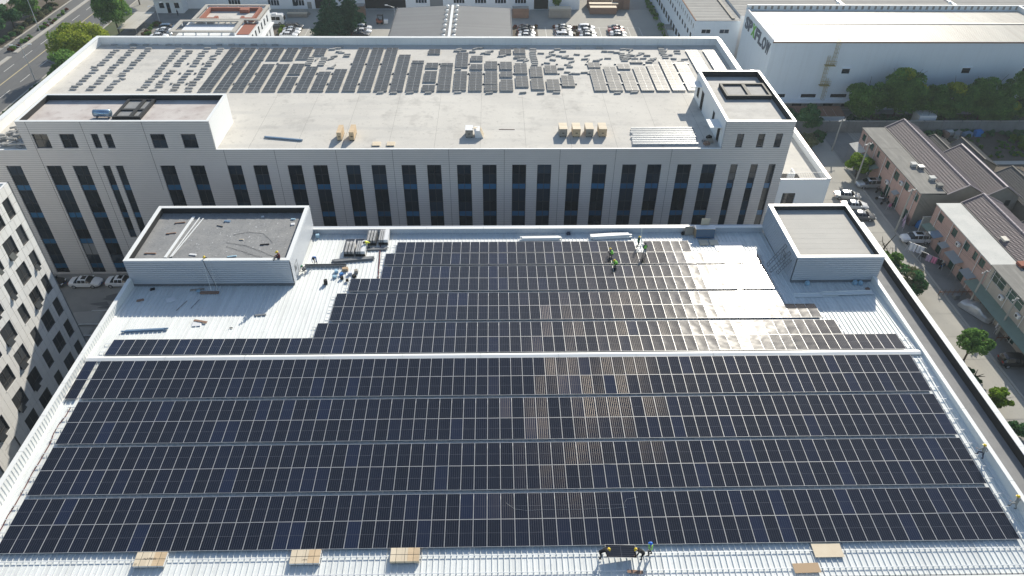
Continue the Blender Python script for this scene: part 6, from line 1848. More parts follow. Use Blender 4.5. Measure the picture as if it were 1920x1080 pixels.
# carried panel
cpn = place('loose_solar_panel', PM, None, (8.42,-22.38,at_roof(-22.4)+.62), (math.atan(S)+R(2),0,R(90)+.01))
tag(cpn,'loose solar panel carried sideways by two workers in black','solar panel')
# low wooden packs in front of the array
def pack(label,x,y,rz,lx,ly,h,m,m2,txt=None):
    t = thing('panel_crate',label,'crate',(x,y,at_roof(y,.07)),rz)
    t.rotation_euler = (math.atan(S)*(1 if y < 0 else -1),0,rz)
    b = MB(); b.box(-lx/2,lx/2,-ly/2,ly/2,.10,h-.03); b.build('carton',m2,t)
    nb = 5
    for i in range(nb):
        q = MB(); q.box(-lx/2+lx*i/nb+.006,-lx/2+lx*(i+1)/nb-.006,-ly/2-.02,ly/2+.02,h-.028,h); q.build('lid_board',m if i < 3 else 'wood_new',t)
    for yy in (-ly/2+.08,0,ly/2-.08):
        q = MB(); q.box(-lx/2-.02,lx/2+.02,yy-.07,yy+.07,0,.098); q.build('skid','wood_grey',t)
    for xx in (-lx*.3,0,lx*.3):
        q = MB(); q.box(xx-.012,xx+.012,-ly/2-.024,ly/2+.024,h+.001,h+.006); q.box(xx-.012,xx+.012,-ly/2-.026,-ly/2-.021,.1,h); q.build('strap','black_matt',t)
    q = MB(); q.box(-lx/2-.022,lx/2+.022,-.012,.012,h+.002,h+.008); q.build('strap','black_matt',t)
    if txt:
        for (s,sx,sy,sz) in txt:
            me = text_mesh(s,sz,'ink',.002); place('print',me,t,(sx,sy,h+.008))
    return t
pack('low wooden panel crate with black lettering near the lower left corner',-28.95,-22.3,0,2.4,1.14,.34,'wood_pale','frame_white',[('ALA70E 02',-.55,-.05,.22),('22',-1.1,-.50,.2)])
pack('low wooden panel crate with small print, second from the left',-16.75,-22.28,.01,2.35,1.12,.36,'wood_pale','frame_white',[('- -  .',-1.05,-.3,.14),('a 02170',-.2,-.33,.12)])
pack('low pale wooden panel crate, third from the left',-8.85,-22.26,0,2.3,1.12,.40,'wood_pale','wood_pale')
o = MB().box(-1.18,1.18,-.62,.62,0,.04).build('plywood_board','wood_pale',None,False,(25.3,-22.25,at_roof(-22.25,.16)),(math.atan(S),0,.0)); tag(o,'pale plywood board lying on the front eaves','board')
o = MB().box(-1.05,1.05,-.4,.4,0,.04).build('plywood_board','cardboard',None,False,(23.1,-23.75,at_roof(-23.75,.16)),(math.atan(S),0,.02)); tag(o,'brown board lying at the front gutter','board')
o = MB().box(-.62,.62,-.13,.13,0,.05).build('plank','wood_brown',None,False,(9.4,-23.85,at_roof(-23.85,.16)),(math.atan(S),0,-.08)); tag(o,'short brown plank below the carried panel','plank')
# stacks of rails and beams
def bundle(label,x,y,rz,l,rows,m,w=.11,h=.09,name='rail_bundle',cat='rails',z=None,jit=.25):
    t = thing(name,label,cat,(x,y,at_roof(y,.07) if z is None else z),rz)
    if z is None: t.rotation_euler = (math.atan(S)*(-1 if y > 0 else 1)*math.cos(rz),0,rz)
    rr = random.Random(hash(label) % 1000 if False else int(abs(x*10)+abs(y)*7))
    for k,n in enumerate(rows):
        for i in range(n):
            dx = rr.uniform(-jit,jit); b = MB()
            yy = (i-(n-1)/2)*(w+.015)+rr.uniform(-.01,.01)
            b.box(-l/2+dx,l/2+dx,yy-w/2,yy+w/2,k*(h+.004),k*(h+.004)+h); b.build('rail',m,t)
    return t
bundle('bundle of blue grey channels on the left roof slope',-39.0,4.25,.07,4.4,[3,2],'steel_blue')
bundle('large bundle of dark grey rails beside the panel packs',-18.9,17.45,.13,4.8,[6,5,4],'steel_grey',.12,.08)
bundle('small bundle of rails behind the yellow shirted worker',-16.2,19.9,.05,2.4,[5,4],'steel_grey',.12,.08)
bundle('stack of white beams against the back parapet, left one',4.35,22.1,.02,5.0,[5,4,3],'white_flash',.16,.10,'beam_stack','beams')
bundle('stack of white beams against the back parapet, right one',13.4,22.5,.10,5.0,[6,6,5,4],'white_flash',.16,.10,'beam_stack','beams')
gl = thing('gutter_length','long grey gutter length lying near the stair house door','gutter',(-22.0,16.2,at_roof(16.2,.07)),.01)
b = MB(); b.box(-2.5,2.5,-.2,-.17,.0,.24); b.box(-2.5,2.5,.17,.2,0,.24); b.box(-2.5,2.5,-.168,.168,0,.03); b.build('channel','steel_grey',gl)
for i in range(9):
    b = MB(); b.box(-2.3+i*.57,-2.22+i*.57,-.27,-.21,.02,.1); b.build('bracket','frame_white',gl)
for (nm,x0,x1,y,rz) in (('long white gutter length below the right stair house, left one',32.9,38.0,9.75,.02),('long white gutter length below the right stair house, right one',36.2,42.2,10.0,.035)):
    t = thing('gutter_length',nm,'gutter',((x0+x1)/2,y,at_roof(y,.07+(.1 if x0 > 35 else 0))),rz); L2 = (x1-x0)/2
    b = MB(); b.box(-L2,L2,-.28,.22,0,.035); b.box(-L2,L2,.22,.25,0,.2); b.build('tray','white_flash',t)
    b = MB(); b.box(-L2,L2,-.31,-.282,.0,.1); b.build('lip','white_flash',t)
# upright panel packs
def upright_pack(label,x,y,rz,n,cover):
    t = thing('panel_pack',label,'panel pack',(x,y,at_roof(y,.07)),rz)
    b = MB(); b.box(-.62,.62,-1.2,1.2,0,.12); b.build('pallet','wood_grey',t)
    for i in range(n):
        b = MB(); xx = -.55+1.1*i/(n-1)*(.55 if cover else 1); b.box(xx-.017,xx+.017,-1.15,1.15,.125,.85)
        b.build('upright_panel','frame_white' if i % 3 else 'steel_grey',t)
    if cover:
        b = MB(); b.box(.12,.6,-1.17,1.17,.125,.88); b.build('carton','frame_white',t)
    b = MB(); b.box(-.6,.6,-1.17,-1.13,.13,.45); b.build('dark_end','black_matt',t)
upright_pack('upright pack of solar panels with white edges below the back parapet',-17.1,21.9,0,10,False)
upright_pack('upright pack of solar panels half in its white carton by the red cable',-15.6,22.0,0,9,True)
upright_pack('opened upright panel pack on the left, beside loose panels',-19.5,19.4,0,9,False)
upright_pack('opened upright panel pack with white carton next to the yellow worker',-18.1,19.4,0,9,True)
for (x,y) in ((-19.9,21.0),(-18.65,21.05)):
    o = place('loose_solar_panel',PM,None,(x,y,at_roof(y,.12)),(-math.atan(S),0,.02)); tag(o,'loose solar panel lying %s behind the opened panel packs' % ('left' if x < -19 else 'right'),'solar panel')
# crate corner at the back parapet
cb = thing('packing_case','white topped case with a blue solar panel leaning on its front','case',(25.5,22.75,at_roof(22.7,.07)))
b = MB(); b.box(-1.25,1.25,-.4,.45,0,1.25); b.build('case','cardboard',cb)
b = MB(); b.box(-1.28,1.28,-.43,.48,1.253,1.30); b.build('lid','frame_white',cb)
b = MB(); b.add([(-1.2,-.80,.12),(1.2,-.80,.12),(1.2,-.46,1.22),(-1.2,-.46,1.22),(-1.2,-.76,.10),(1.2,-.76,.10),(1.2,-.42,1.2),(-1.2,-.42,1.2)],[(0,1,2,3),(7,6,5,4),(0,4,5,1),(1,5,6,2),(2,6,7,3),(3,7,4,0)]); b.build('leaning_panel','pane_blue',cb)
o = MB().box(-.55,.55,-.05,.05,0,1.2).build('brown_board','wood_grey',None,False,(23.6,22.9,at_roof(22.9,.07)),(R(-12),0,.1)); tag(o,'brown board leaning beside the white topped case','board')
o = MB().box(-.55,.55,-.03,.03,0,1.4).build('pale_board','wood_pale',None,False,(25.6,23.35,-.42),(R(-8),R(3),.05)); tag(o,'pale board standing on the back parapet above the case','board')
for i,(x,y) in enumerate(((25.1,21.0),(26.4,21.0))):
    o = MB().box(-.55,.55,-.55,.55,0,.12).build('insulation_slab','wood_pale',None,False,(x,y,at_roof(y,.07)),(-math.atan(S),0,0)); tag(o,'pale square slab in front of the case, %s one' % ('left','right')[i],'slab')
o = MB().box(-1.75,1.75,-1.0,1.0,0,.05).build('plywood_sheet','frame_white',None,False,(28.1,20.1,at_roof(20.1,.07)),(-math.atan(S),0,0)); tag(o,'wide white sheet lying in the glare by the right stair house','board')
# stray small things
def small(label,name,cat,x,y,m,sx,sy,sz,rz=0,h=.07,z=None):
    b = MB(); b.add([(-sx/2,-sy/2,0),(sx/2,-sy/2,0),(sx/2,sy/2,0),(-sx/2,sy/2,0),(-sx*.44,-sy*.44,sz),(sx*.45,-sy*.43,sz*.95),(sx*.44,sy*.45,sz),(-sx*.45,sy*.44,sz*.9)],
       [(3,2,1,0),(4,5,6,7),(0,1,5,4),(1,2,6,5),(2,3,7,6),(3,0,4,7)])
    o = b.build(name,m,None,False,(x,y,at_roof(y,h) if z is None else z),(0,0,rz)); tag(o,label,cat); return o
small('open brown cardboard box among the blue bags','cardboard_box','box',-19.5,15.35,'cardboard',.75,.5,.35,.1)
small('square brown cardboard box right of the blue bags','cardboard_box','box',-18.1,14.8,'wood_grey',.45,.45,.45,.2)
small('pale blue bag left of the cardboard box','bag','bag',-20.5,15.0,'plastic_paleblue',.4,.5,.3,.3)
small('blue bag in front of the cardboard box','bag','bag',-19.8,14.4,'tarp_blue',.45,.35,.25,.6)
small('pale blue bag nearest the panels','bag','bag',-20.5,13.9,'plastic_paleblue',.5,.35,.25,-.3)
small('white bag between the boxes','bag','bag',-18.8,14.5,'cloth_white',.5,.35,.3,.4)
small('black tool bag below the blue bags','tool_bag','bag',-19.6,13.6,'black_matt',.4,.3,.35,.2)
small('black bag right of the blue bags','tool_bag','bag',-18.2,13.9,'black_matt',.4,.4,.35,.9)
small('black bucket on the bare roof left of the panels','bucket','bucket',-21.3,12.6,'black_matt',.42,.42,.6,.2)
small('small black bag near the panel row end','tool_bag','bag',-18.9,13.1,'black_matt',.35,.3,.3,.2)
small('white square board on the shaded left roof','board','board',-38.2,9.7,'frame_white',1.0,.9,.06,.5)
small('brown plank on a white sheet on the left roof','plank','plank',-33.6,5.7,'wood_brown',1.6,.3,.07,-.25,.13)
small('white sheet under the brown plank on the left roof','sheet','board',-33.9,5.3,'frame_white',1.0,.8,.05,.1)
small('dark scrap pile on the shaded left roof','scrap','scrap',-41.6,9.6,'wood_brown',.8,.3,.12,.3)
small('beige scrap board with a blue sheet by the stair house','scrap','scrap',-35.9,11.6,'wood_grey',1.6,.3,.08,.15)
small('pale blue scrap sheet by the stair house','scrap','scrap',-35.6,11.2,'plastic_paleblue',.4,.4,.1,.15,.16)
small('dark round scrap at the left stair house corner','scrap','scrap',-41.0,11.7,'black_matt',.5,.4,.12,.3)
small('long thin lath on the left roof','lath','lath',-36.6,8.6,'wood_grey',.07,1.9,.05,-.35)
small('second thin lath on the left roof','lath','lath',-35.2,8.9,'steel_grey',.06,1.7,.05,-.3)
small('tangled wire heap on the left roof','wire_heap','wire',-27.4,6.8,'steel_grey',1.3,.25,.08,.1)
small('black gloves on the left roof beside the seams','glove','glove',-30.0,4.6,'black_matt',.35,.12,.06,.1)
small('light blue bucket left below the right stair house','bucket','bucket',35.2,11.9,'plastic_paleblue',.42,.42,.45,.1)
small('light blue bucket in the right corner below the stair house, left one','bucket','bucket',40.9,11.95,'plastic_paleblue',.42,.42,.45,.1)
small('light blue bucket in the right corner below the stair house, right one','bucket','bucket',41.5,11.85,'plastic_paleblue',.42,.42,.45,.3)
small('dark scrap beside the buckets in the right corner','scrap','scrap',42.0,10.9,'wood_brown',.5,.4,.12,.4)
small('dark clothes bundle against the back parapet','clothes_bundle','bundle',23.1,23.1,'black_matt',.8,.4,.35,.1)
small('dark bundle left of the white beam stack','clothes_bundle','bundle',8.0,23.2,'cloth_navy',.5,.35,.3,.1)
small('white wrapped bundle in the corner of the left stair house','wrapped_bundle','bundle',-24.2,22.8,'plastic_paleblue',.5,.5,.45,.1)
# red conduit running up the roof and cable along the left margin
o = MB().tube([(-16.05,23.3,at_roof(23.3,.10)),(-15.9,20,at_roof(20,.10)),(-15.6,16.5,at_roof(16.5,.10)),(-15.35,13.6,at_roof(13.6,.10))],.07,6).build('red_cable','cloth_red'); tag(o,'dark red cable running down the roof beside the panels','cable')
rr = random.Random(2); pts = []
for i in range(16):
    y = -6.5-i*1.05; pts.append((-42.2+rr.uniform(-.12,.12),y,at_roof(y,.10)))
o = MB().tube(pts,.045,5).build('red_cable','cloth_red'); tag(o,'reddish cable snaking along the left margin of the array','cable')
for (lab,pts) in (('thin wire looped across the nearest panel row',[(-0.7,-17.6),(0.0,-18.2),(1.0,-18.35),(2.6,-18.3),(4.2,-18.35),(6.0,-18.3),(8.2,-18.25),(9.5,-18.2),(9.3,-17.9),(9.6,-17.4),(10.6,-17.2)]),):
    pp = [(x,y,-S*abs(y)+.02) for x,y in pts]
    o = MB().tube(pp,.006,4).build('loose_wire','solar_frame'); tag(o,lab,'wire')
# white rail held upright in the panel gap
o = MB().bar((17.0,20.4,at_roof(20,.1)),(16.9,20.9,at_roof(20)+2.3),.09,.09).build('white_rail','white_flash'); tag(o,'white rail held upright by the worker in the dark cap','rail')
# ladder frames at the right stair house
sc = thing('scaffold_ladder','thin scaffold ladder frames leaning on the right stair house','ladder',(32.6,15.0,at_roof(15,.07)))
for (a,b_) in (((-.9,-.6,0),(.7,-.9,3.0)),((-.9,.6,0),(.7,.6,3.0)),((-.2,-1.0,0),(.75,-1.5,2.6))):
    q = MB(); q.bar(a,b_,.05,.05); q.bar((a[0],a[1]+.5,a[2]),(b_[0],b_[1]+.5,b_[2]),.05,.05)
    for i in range(9):
        f = i/8; p = Vector(a).lerp(Vector(b_),f); q.bar(tuple(p),tuple(p+Vector((0,.5,0))),.035,.035)
    q.build('ladder_frame','steel_grey',sc)
# hoist frame on the left stair house front
hs = thing('hanging_hoist','hoist of thin poles hanging a plank in front of the left stair house','hoist',(-34.3,11.2,at_roof(11.2,.07)))
q = MB(); q.bar((-.3,1.2,3.65),(.25,-.1,.2),.05,.05); q.build('pole','galvanised',hs)
q = MB(); q.bar((-.3,1.2,3.65),(.9,.1,.2),.04,.04); q.build('pole','black_matt',hs)
q = MB(); q.bar((.45,1.2,3.65),(.95,-.1,.2),.04,.04); q.build('pole','galvanised',hs)
q = MB(); q.box(-1.0,1.1,-.45,-.05,0,.14); q.build('plank','wood_brown',hs)
# left stair house deck clutter
DZ = 2.09
for (lab,a,b_,w,m) in (('wide white plank on the left stair house roof',(-39.55,14.0),(-39.0,22.6),.34,'white_flash'),('thin white rail lying on the left stair house roof, left one',(-39.0,14.1),(-38.2,22.5),.12,'white_flash'),('thin white rail lying on the left stair house roof, right one',(-38.85,14.2),(-37.7,22.2),.12,'white_flash')):
    o = MB().bar((a[0],a[1],DZ+.07),(b_[0],b_[1],DZ+.07),w,.08).build('white_plank' if w > .2 else 'white_rail',m); tag(o,lab,'plank')
rr = random.Random(6)
for i,(x,y,sx,sy,m,lab) in enumerate(((-40.3,21.3,1.3,.15,'wood_brown','short dark batten under the top of the white plank'),(-40.6,19.0,1.2,.15,'wood_brown','short dark batten under the middle of the white plank'),(-41.6,14.9,1.4,.15,'wood_brown','short dark batten at the foot of the white plank'),
    (-34.6,21.6,.8,.35,'steel_blue','blue scrap on the left stair house roof'),(-35.2,20.6,.9,.1,'wood_grey','pale offcut on the left stair house roof'),(-28.8,16.6,1.1,.16,'black_matt','black tube piece on the left stair house roof'),
    (-31.8,17.6,.5,.12,'wood_pale','small pale offcut on the left stair house roof'),(-26.4,20.9,.5,.5,'frame_white','white bundle on the right of the left stair house roof'),(-26.6,22.0,.6,.25,'plastic_paleblue','blue rag on the left stair house roof'),
    (-30.5,22.6,.35,.25,'frame_white','white scrap at the back of the left stair house roof'),(-36.6,14.6,.9,.3,'frame_white','white scrap near the sitting worker'),(-32.0,14.2,1.1,.2,'plastic_paleblue','pale plastic sheet along the stair house edge'),(-31.8,13.6,.6,.15,'black_matt','black scrap along the stair house edge'))):
    small(lab,'scrap','scrap',x,y,m,sx,sy,.1,rr.uniform(-.3,.3),0,DZ)
b = MB(); rr = random.Random(12)
for i in range(210):
    x = rr.uniform(-42.6,-25.6); y = rr.uniform(13.2,22.6)
    if rr.random() < .5: x = rr.gauss(-31.5,2.6); y = rr.gauss(18.5,1.6)
    s = rr.uniform(.03,.13); a = rr.uniform(0,3.1)
    if not (-43 < x < -25.4 and 13 < y < 23): continue
    b.add([(x-s*math.cos(a),y-s*math.sin(a),DZ+.012),(x+s*.4,y-s*.3,DZ+.02),(x+s*math.cos(a),y+s*math.sin(a),DZ+.012),(x-s*.3,y+s*.4,DZ+.02)],[(0,1,2,3)])
o = b.build('litter','frame_white'); tag(o,'scattered white litter scraps on the left stair house roof','litter',None,'stuff')
for (lab,pts) in (('black cable curving over the left stair house roof',[(-33.0,18.6),(-31.5,19.2),(-29.5,18.9),(-28.4,17.6),(-27.9,16.9)]),('black cable trailing to the red worker, upper one',[(-33.4,17.0),(-31.0,16.4),(-28.5,15.0),(-26.3,13.6)]),('black cable trailing to the red worker, lower one',[(-33.2,16.2),(-31,15.2),(-29,14.2),(-27.2,13.4)])):
    o = MB().tube([(x,y,DZ+.03) for x,y in pts],.014,5).build('black_cable','black_pipe'); tag(o,lab,'cable')

# ================================================================== loose things on the far roof
def far_crate(label,x,y,lx,ly,h,m,top):
    t = thing('wooden_crate',label,'crate',(x,y,FZ+.004))
    for i in range(3):
        b = MB(); b.box(-lx/2,lx/2,-ly/2-.02,-ly/2+.02,.12+(h-.12)*i/3,.12+(h-.12)*(i+.95)/3); b.build('front_board',m,t)
    b = MB(); b.box(-lx/2+.01,lx/2-.01,-ly/2+.022,ly/2,.1,h-.01); b.build('box',m,t)
    for i in range(4):
        b = MB(); b.box(-lx/2-.02,lx/2+.02,-ly/2-.02+(ly+.04)*i/4+.004,-ly/2-.02+(ly+.04)*(i+1)/4-.004,h-.008,h+.02); b.build('lid_board',top,t)
    for xx in (-lx*.35,lx*.35):
        b = MB(); b.box(xx-.08,xx+.08,-ly/2,ly/2,0,.098); b.build('skid','black_matt',t)
    b = MB(); b.box(-.16,.16,-ly/2-.026,-ly/2-.0215,h*.45,h*.56); b.build('print','ink',t)
for i,(x,m) in enumerate(((8.3,'wood_grey'),(10.2,'wood_new'),(12.05,'wood_grey'),(13.95,'wood_new'))):
    far_crate('pale topped wooden crate, %s of four in a row on the far roof' % ('first','second','third','fourth')[i],x,40.9,1.12,2.0,1.25,m,'wood_pale')
far_crate('tall narrow wooden crate on the far roof, left of two',-23.3,40.1,.62,2.4,1.25,'wood_new','wood_new')
far_crate('tall narrow wooden crate on the far roof, right of two',-21.55,40.1,.66,2.4,1.3,'wood_new','wood_new')
for i,x in enumerate((-18.0,-16.0)):
    t = thing('low_pallet','low pale pallet near the front edge of the far roof, %s one' % ('left','right')[i],'pallet',(x,37.75,FZ+.004))
    for k in range(4):
        b = MB(); b.box(-.55,.55,-.55+k*.29,-.55+k*.29+.27,.10,.16); b.build('board','wood_pale',t)
    for xx in (-.5,0,.5):
        b = MB(); b.box(xx-.05,xx+.05,-.5,.6,0,.098); b.build('runner','wood_pale',t)
far_crate('grey fronted wooden crate with a lid lifted, beside the tipped crate',-5.1,40.6,1.05,1.6,1.15,'wood_grey','frame_white')
tc = thing('tipped_crate','broken crate tipped on its side with pale slats on the far roof','crate',(-3.5,40.4,FZ+.004)); 
b = MB(); b.add([(-.75,-.7,0),(.35,-.7,0),(-.1,-.7,1.1),(-.85,-.7,1.1),(-.75,.8,0),(.35,.8,0),(-.1,.8,1.1),(-.85,.8,1.1)],[(0,1,2,3),(7,6,5,4),(0,4,5,1),(1,5,6,2),(2,6,7,3),(3,7,4,0)]); b.build('carton','frame_white',tc)
for i in range(5):
    b = MB(); yy = -.7+i*.34; b.bar((.42,yy,0.02),(.0,yy,1.12),.2,.04); b.build('slat','wood_pale',tc)
b = MB(); b.bar((-1.0,.1,1.2),(-.5,-.2,1.35),.5,.04); b.build('lifted_board','wood_pale',tc)
for i in range(8):
    l = 9.4-rr.uniform(0,.4); yy = 37.5+i*.68; x0 = 18.2+rr.uniform(-.2,.2)-(8-i)*.02
    t = thing('steel_channel','long shiny steel channel on the far roof, %s from the front edge' % ordw[i],'channel',(x0+l/2,yy,FZ+.004),rr.uniform(-.006,.006))
    b = MB(); b.box(-l/2,l/2,-.13,.13,0,.03); b.build('web','galvanised',t)
    b = MB(); b.box(-l/2,l/2,-.14,-.10,.031,.30); b.box(-l/2,l/2,.10,.14,.031,.30); b.build('flange','galvanised',t)
bundle('bundle of thin blue grey pipes near the front edge of the far roof',-31.3,39.4,-.18,5.4,[4,3],'steel_blue',.08,.08,'pipe_bundle','pipes',FZ+.06)
o = MB().bar((-34,0,0),(-28,0,0),.01,.01) and None
o = MB().box(-1.15,1.15,-.03,.03,0,.06).build('thin_batten','wood_brown',None,False,(0.3,42.3,FZ+.004),(0,0,-.03)); tag(o,'thin brown batten lying on the far roof','batten')
for i,(x,y,m,s) in enumerate(((29.0,38.3,'wood_grey',.9),(28.4,37.6,'wood_brown',.8),(29.2,39.6,'black_matt',.7),(28.2,38.6,'steel_grey',.5))):
    small('%s rubbish sack at the tower doorway on the far roof' % ('grey','brown','black','small steel grey')[i],'rubbish_sack','sack',x,y,m,s,s*.8,s*.5,.3*i,0,FZ+.004)

# ================================================================== things on the village lane
def motorbike(label,x,y,rz,m):
    t = thing('motorbike',label,'motorbike',(x,y,GZ+.02),rz,'motorbikes by the pink terrace')
    for xx in (-.62,.62):
        b = MB(); b.tube([(xx,-.05,.28),(xx,.05,.28)],.28,12); b.build('wheel','rubber',t)
    b = MB(); b.bar((-.55,0,.5),(.35,0,.55),.2,.25); b.build('body',m,t)
    b = MB(); b.bar((-.6,0,.72),(.1,0,.74),.24,.12); b.build('seat','black_matt',t)
    b = MB(); b.bar((.6,0,.3),(.42,0,1.0),.07,.07); b.bar((.42,-.32,1.0),(.42,.32,1.0),.04,.04); b.build('fork_and_handlebar','steel_grey',t)
for i,(x,y,rz,m,lab) in enumerate(((69.1,59.4,.4,'black_matt','black motorbike farthest along the pink terrace'),(68.2,56.7,2.9,'frame_white','white fronted motorbike on the lane edge'),(69.8,57.0,.9,'brick_red','red motorbike in the parked cluster'),(69.0,58.2,1.2,'plastic_green','green motorbike in the parked cluster'),(68.4,55.3,.2,'steel_grey','grey motorbike nearest in the parked cluster'))):
    motorbike(lab,x,y,rz,m)
motorbike('blue bicycle-like moped on the open lane',69.6,36.4,.6,'tarp_blue')
def laundry(label,x,y,rz,l,sheets,h=1.7):
    t = thing('laundry_rack',label,'laundry',(x,y,GZ+.02),rz,'laundry drying on the lane')
    for xx in (-l/2,l/2):
        b = MB(); b.bar((xx-.3,0,0),(xx,0,h),.04,.04); b.bar((xx+.3,0,0),(xx,0,h),.04,.04); b.build('rack_leg','galvanised',t)
    b = MB(); b.bar((-l/2-.2,0,h),(l/2+.2,0,h),.04,.04); b.build('rail','galvanised',t)
    n = len(sheets)
    for i,(m,dr) in enumerate(sheets):
        a = -l/2+l*i/n+.05; e_ = -l/2+l*(i+1)/n-.05; b = MB(); k = 6; vs = []
        for j in range(k+1):
            u = a+(e_-a)*j/k; w = .06*math.sin(j*1.9+i)
            vs += [(u,-.02+w,h+.02),(u,-.12+w*2,h-dr)]
            vs += [(u,.02+w,h+.02),(u,.12+w*2,h-dr*.8)]
        f = []
        for j in range(k):
            o_ = j*4; f += [(o_,o_+1,o_+5,o_+4),(o_+2,o_+6,o_+7,o_+3)]
        b.add(vs,f); b.build('hung_cloth',m,t)
    return t
laundry('pink and black clothes drying in the shade by the pink terrace',68.7,53.8,.4,1.2,[('cloth_pink',.6),('cloth_black',.6)],1.1)
laundry('lilac sheets drying beside the utility pole',68.6,48.3,1.1,3.2,[('cloth_lilac',1.3),('cloth_lilac',1.5)],1.6)
laundry('white and blue sheet drying in the sun on the lane',66.8,40.1,-.75,2.3,[('cloth_white',1.4),('cloth_white',1.3)],1.8)
laundry('pink striped and black clothes drying in the sun on the lane',67.9,37.2,-.85,3.4,[('cloth_black',.9),('cloth_lilac',1.2),('cloth_pink',1.1),('cloth_black',1.0)],1.7)
laundry('white cloth drying at the foot of the nearest utility pole',70.2,21.6,.8,1.6,[('cloth_white',1.4)],1.8)
tr = thing('covered_tricycle','cargo tricycle under a bright blue tarpaulin by the pink terrace corner','tricycle',(71.6,48.0,GZ+.02),.5)
b = MB(); vs = []
for (x,w,h) in ((-1.1,.45,.9),(-.6,.6,1.45),(.4,.6,1.5),(1.0,.5,1.0),(1.2,.35,.6)):
    vs += [(x,-w,.1),(x,-w*.9,h*.75),(x,0,h),(x,w*.9,h*.75),(x,w,.1)]
b.add(vs,[(i*5+j,i*5+j+1,(i+1)*5+j+1,(i+1)*5+j) for i in range(4) for j in range(4)]+[(4,3,2,1,0),(20,21,22,23,24)]); b.build('tarpaulin','tarp_blue',tr,True)
for (xx,yy) in ((-.8,.5),(-.8,-.5),(1.0,0)):
    b = MB(); b.tube([(xx,yy-.05,.3),(xx,yy+.05,.3)],.3,12); b.build('wheel','rubber',tr)
def rack(label,x,y,n,l,rz=0):
    t = thing('drying_frame',label,'rack',(x,y,GZ+.02),rz)
    b = MB(); b.box(-l/2,l/2,-.06,.06,.55,.66); b.build('beam','rust',t)
    for i in range(n):
        xx = -l/2+.1+(l-.2)*i/(n-1); b = MB(); b.bar((xx-.05,0,0),(xx+.1,.05,1.05),.06,.06); b.build('upright','rust',t)
rack('rusty barrier beam with uprights across the lane beside the covered car',68.2,29.5,8,5.2)
rack('rusty barrier uprights near the black car',70.8,19.3,6,4.0)
small('grey generator under the barrier beside the covered car','generator','machine',67.9,28.7,'steel_grey',.9,.6,.7,.2,0,GZ+.02)
small('dark water tank on the ground by the pink terrace','water_butt','tank',71.0,64.0,'cloth_navy',1.0,1.0,1.0,.2,0,GZ+.02)
small('pale broken slab on the lane edge','broken_slab','slab',60.6,24.4,'flat_roof_white',1.0,.7,.15,.5,0,GZ+.03)
for i,(x,y,m) in enumerate(((93.6,82.4,'flat_roof_white'),(95.2,82.0,'wood_grey'),(94.6,81.2,'asbestos'),(92.6,81.8,'wood_brown'))):
    small('%s rubble heap below the boundary wall' % ('white','grey','dark grey','brown')[i],'rubble_heap','rubble',x,y,m,1.6,1.0,.9,.5*i,0,GZ+.01)
small('blue tarpaulin heap below the boundary wall, left one','tarpaulin','tarpaulin',97.0,81.6,'steel_blue',2.0,1.2,.9,.3,0,GZ+.01)
small('blue tarpaulin heap below the boundary wall, right one','tarpaulin','tarpaulin',99.4,81.9,'tarp_blue',1.6,1.2,1.2,.1,0,GZ+.01)
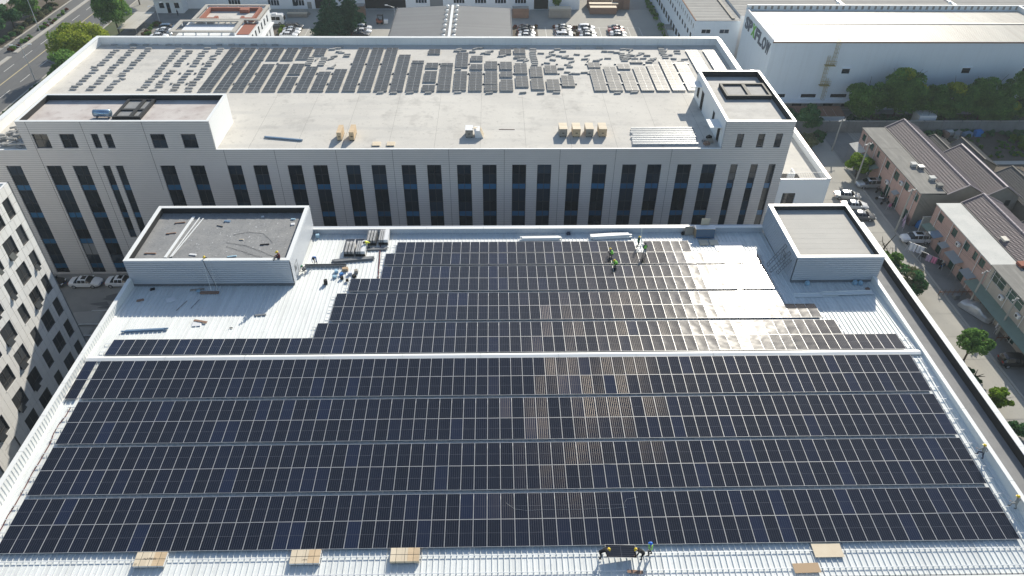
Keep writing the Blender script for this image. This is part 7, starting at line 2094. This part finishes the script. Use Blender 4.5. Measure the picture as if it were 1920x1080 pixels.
# bare pruned tree by the lane
bt = thing('bare_tree','bare pruned tree with few branches beside the right stair house','tree',(61.6,40.4,GZ))
b = MB(); b.tube([(0,0,0),(.2,.1,1.0),(.3,0,1.8)],[.14,.12,.09],7)
b.tube([(.25,0,1.5),(.9,.3,2.4),(1.5,.5,3.3)],[.09,.07,.05],6); b.tube([(.2,.1,1.1),(-.3,.5,2.0),(-.4,.8,2.8)],[.08,.06,.03],6); b.tube([(.3,0,1.8),(.3,-.3,2.6)],[.07,.03],6)
b.build('trunk','bark',bt,True)
b = MB(); rr = random.Random(9)
for i in range(26):
    a = rr.uniform(0,6.28); p = Vector((rr.uniform(-1.0,1.2),rr.uniform(-1,1),rr.uniform(.6,2.2))); q = p+Vector((math.cos(a)*.6,math.sin(a)*.6,rr.uniform(.1,.6))); b.tube([tuple(p),tuple(q)],[.02,.008],4)
b.build('twigs','bark',bt)
hedge('dry twiggy scrub at the foot of the bare tree',60.6,62.4,37.6,42.6,.8,['leaf_dry','leaf_olive'],60,900,.22,'scrub')
# stains and scrap in the shaded gap between the buildings
gp_ = sheet('gap_paving', -75, -43.7, 20, 36, 0.006, 'paving_dark')
small('grey corrugated scrap sheets in the shaded gap','scrap_sheets','scrap',-60.3,25.6,'asbestos',4.4,3.0,.12,.1,0,GZ+.02)
small('second heap of scrap sheets in the shaded gap','scrap_sheets','scrap',-60.0,22.6,'asbestos',3.2,2.0,.14,-.1,0,GZ+.02)
for i,(x,y) in enumerate(((-58.0,27.0),(-58.6,24.0),(-59.5,21.6))):
    small('pale pipe lying in the shaded gap, %s from the cars' % ordw[i],'pipe','pipe',x,y,'galvanised',4.2,.14,.14,.02,0,GZ+.16)
st_ = MB()
for (x,y,s) in ((-57.5,30.2,1.6),(-56.6,29.4,1.2),(-59.4,28.8,1.0),(-58.6,28.0,.7)):
    rr = random.Random(int(x*10)); n = 10
    st_.add([(x+math.cos(2*math.pi*k/n)*s*rr.uniform(.5,1.2)*1.6,y+math.sin(2*math.pi*k/n)*s*rr.uniform(.3,.7),GZ+.012) for k in range(n)],[tuple(range(n))])
o = st_.build('damp_stain','asphalt',gp_)

# ================================================================== thin haze in the air
hm = bpy.data.materials.new('haze_air'); hm.use_nodes = True
hn = hm.node_tree; hn.nodes.clear()
pv = hn.nodes.new('ShaderNodeVolumePrincipled')
pv.inputs['Color'].default_value = (0.80, 0.91, 1.0, 1)
pv.inputs['Density'].default_value = 0.0002
pv.inputs['Anisotropy'].default_value = 0.25
ho = hn.nodes.new('ShaderNodeOutputMaterial')
hn.links.new(pv.outputs[0], ho.inputs['Volume'])
MATS['haze_air'] = hm
hz = MB(); hz.box(-1500,1500,-1100,1900,GZ-1.0,54.5)
o = hz.build('haze','haze_air'); tag(o,'thin pale haze filling the air over the whole site','haze',None,'stuff')
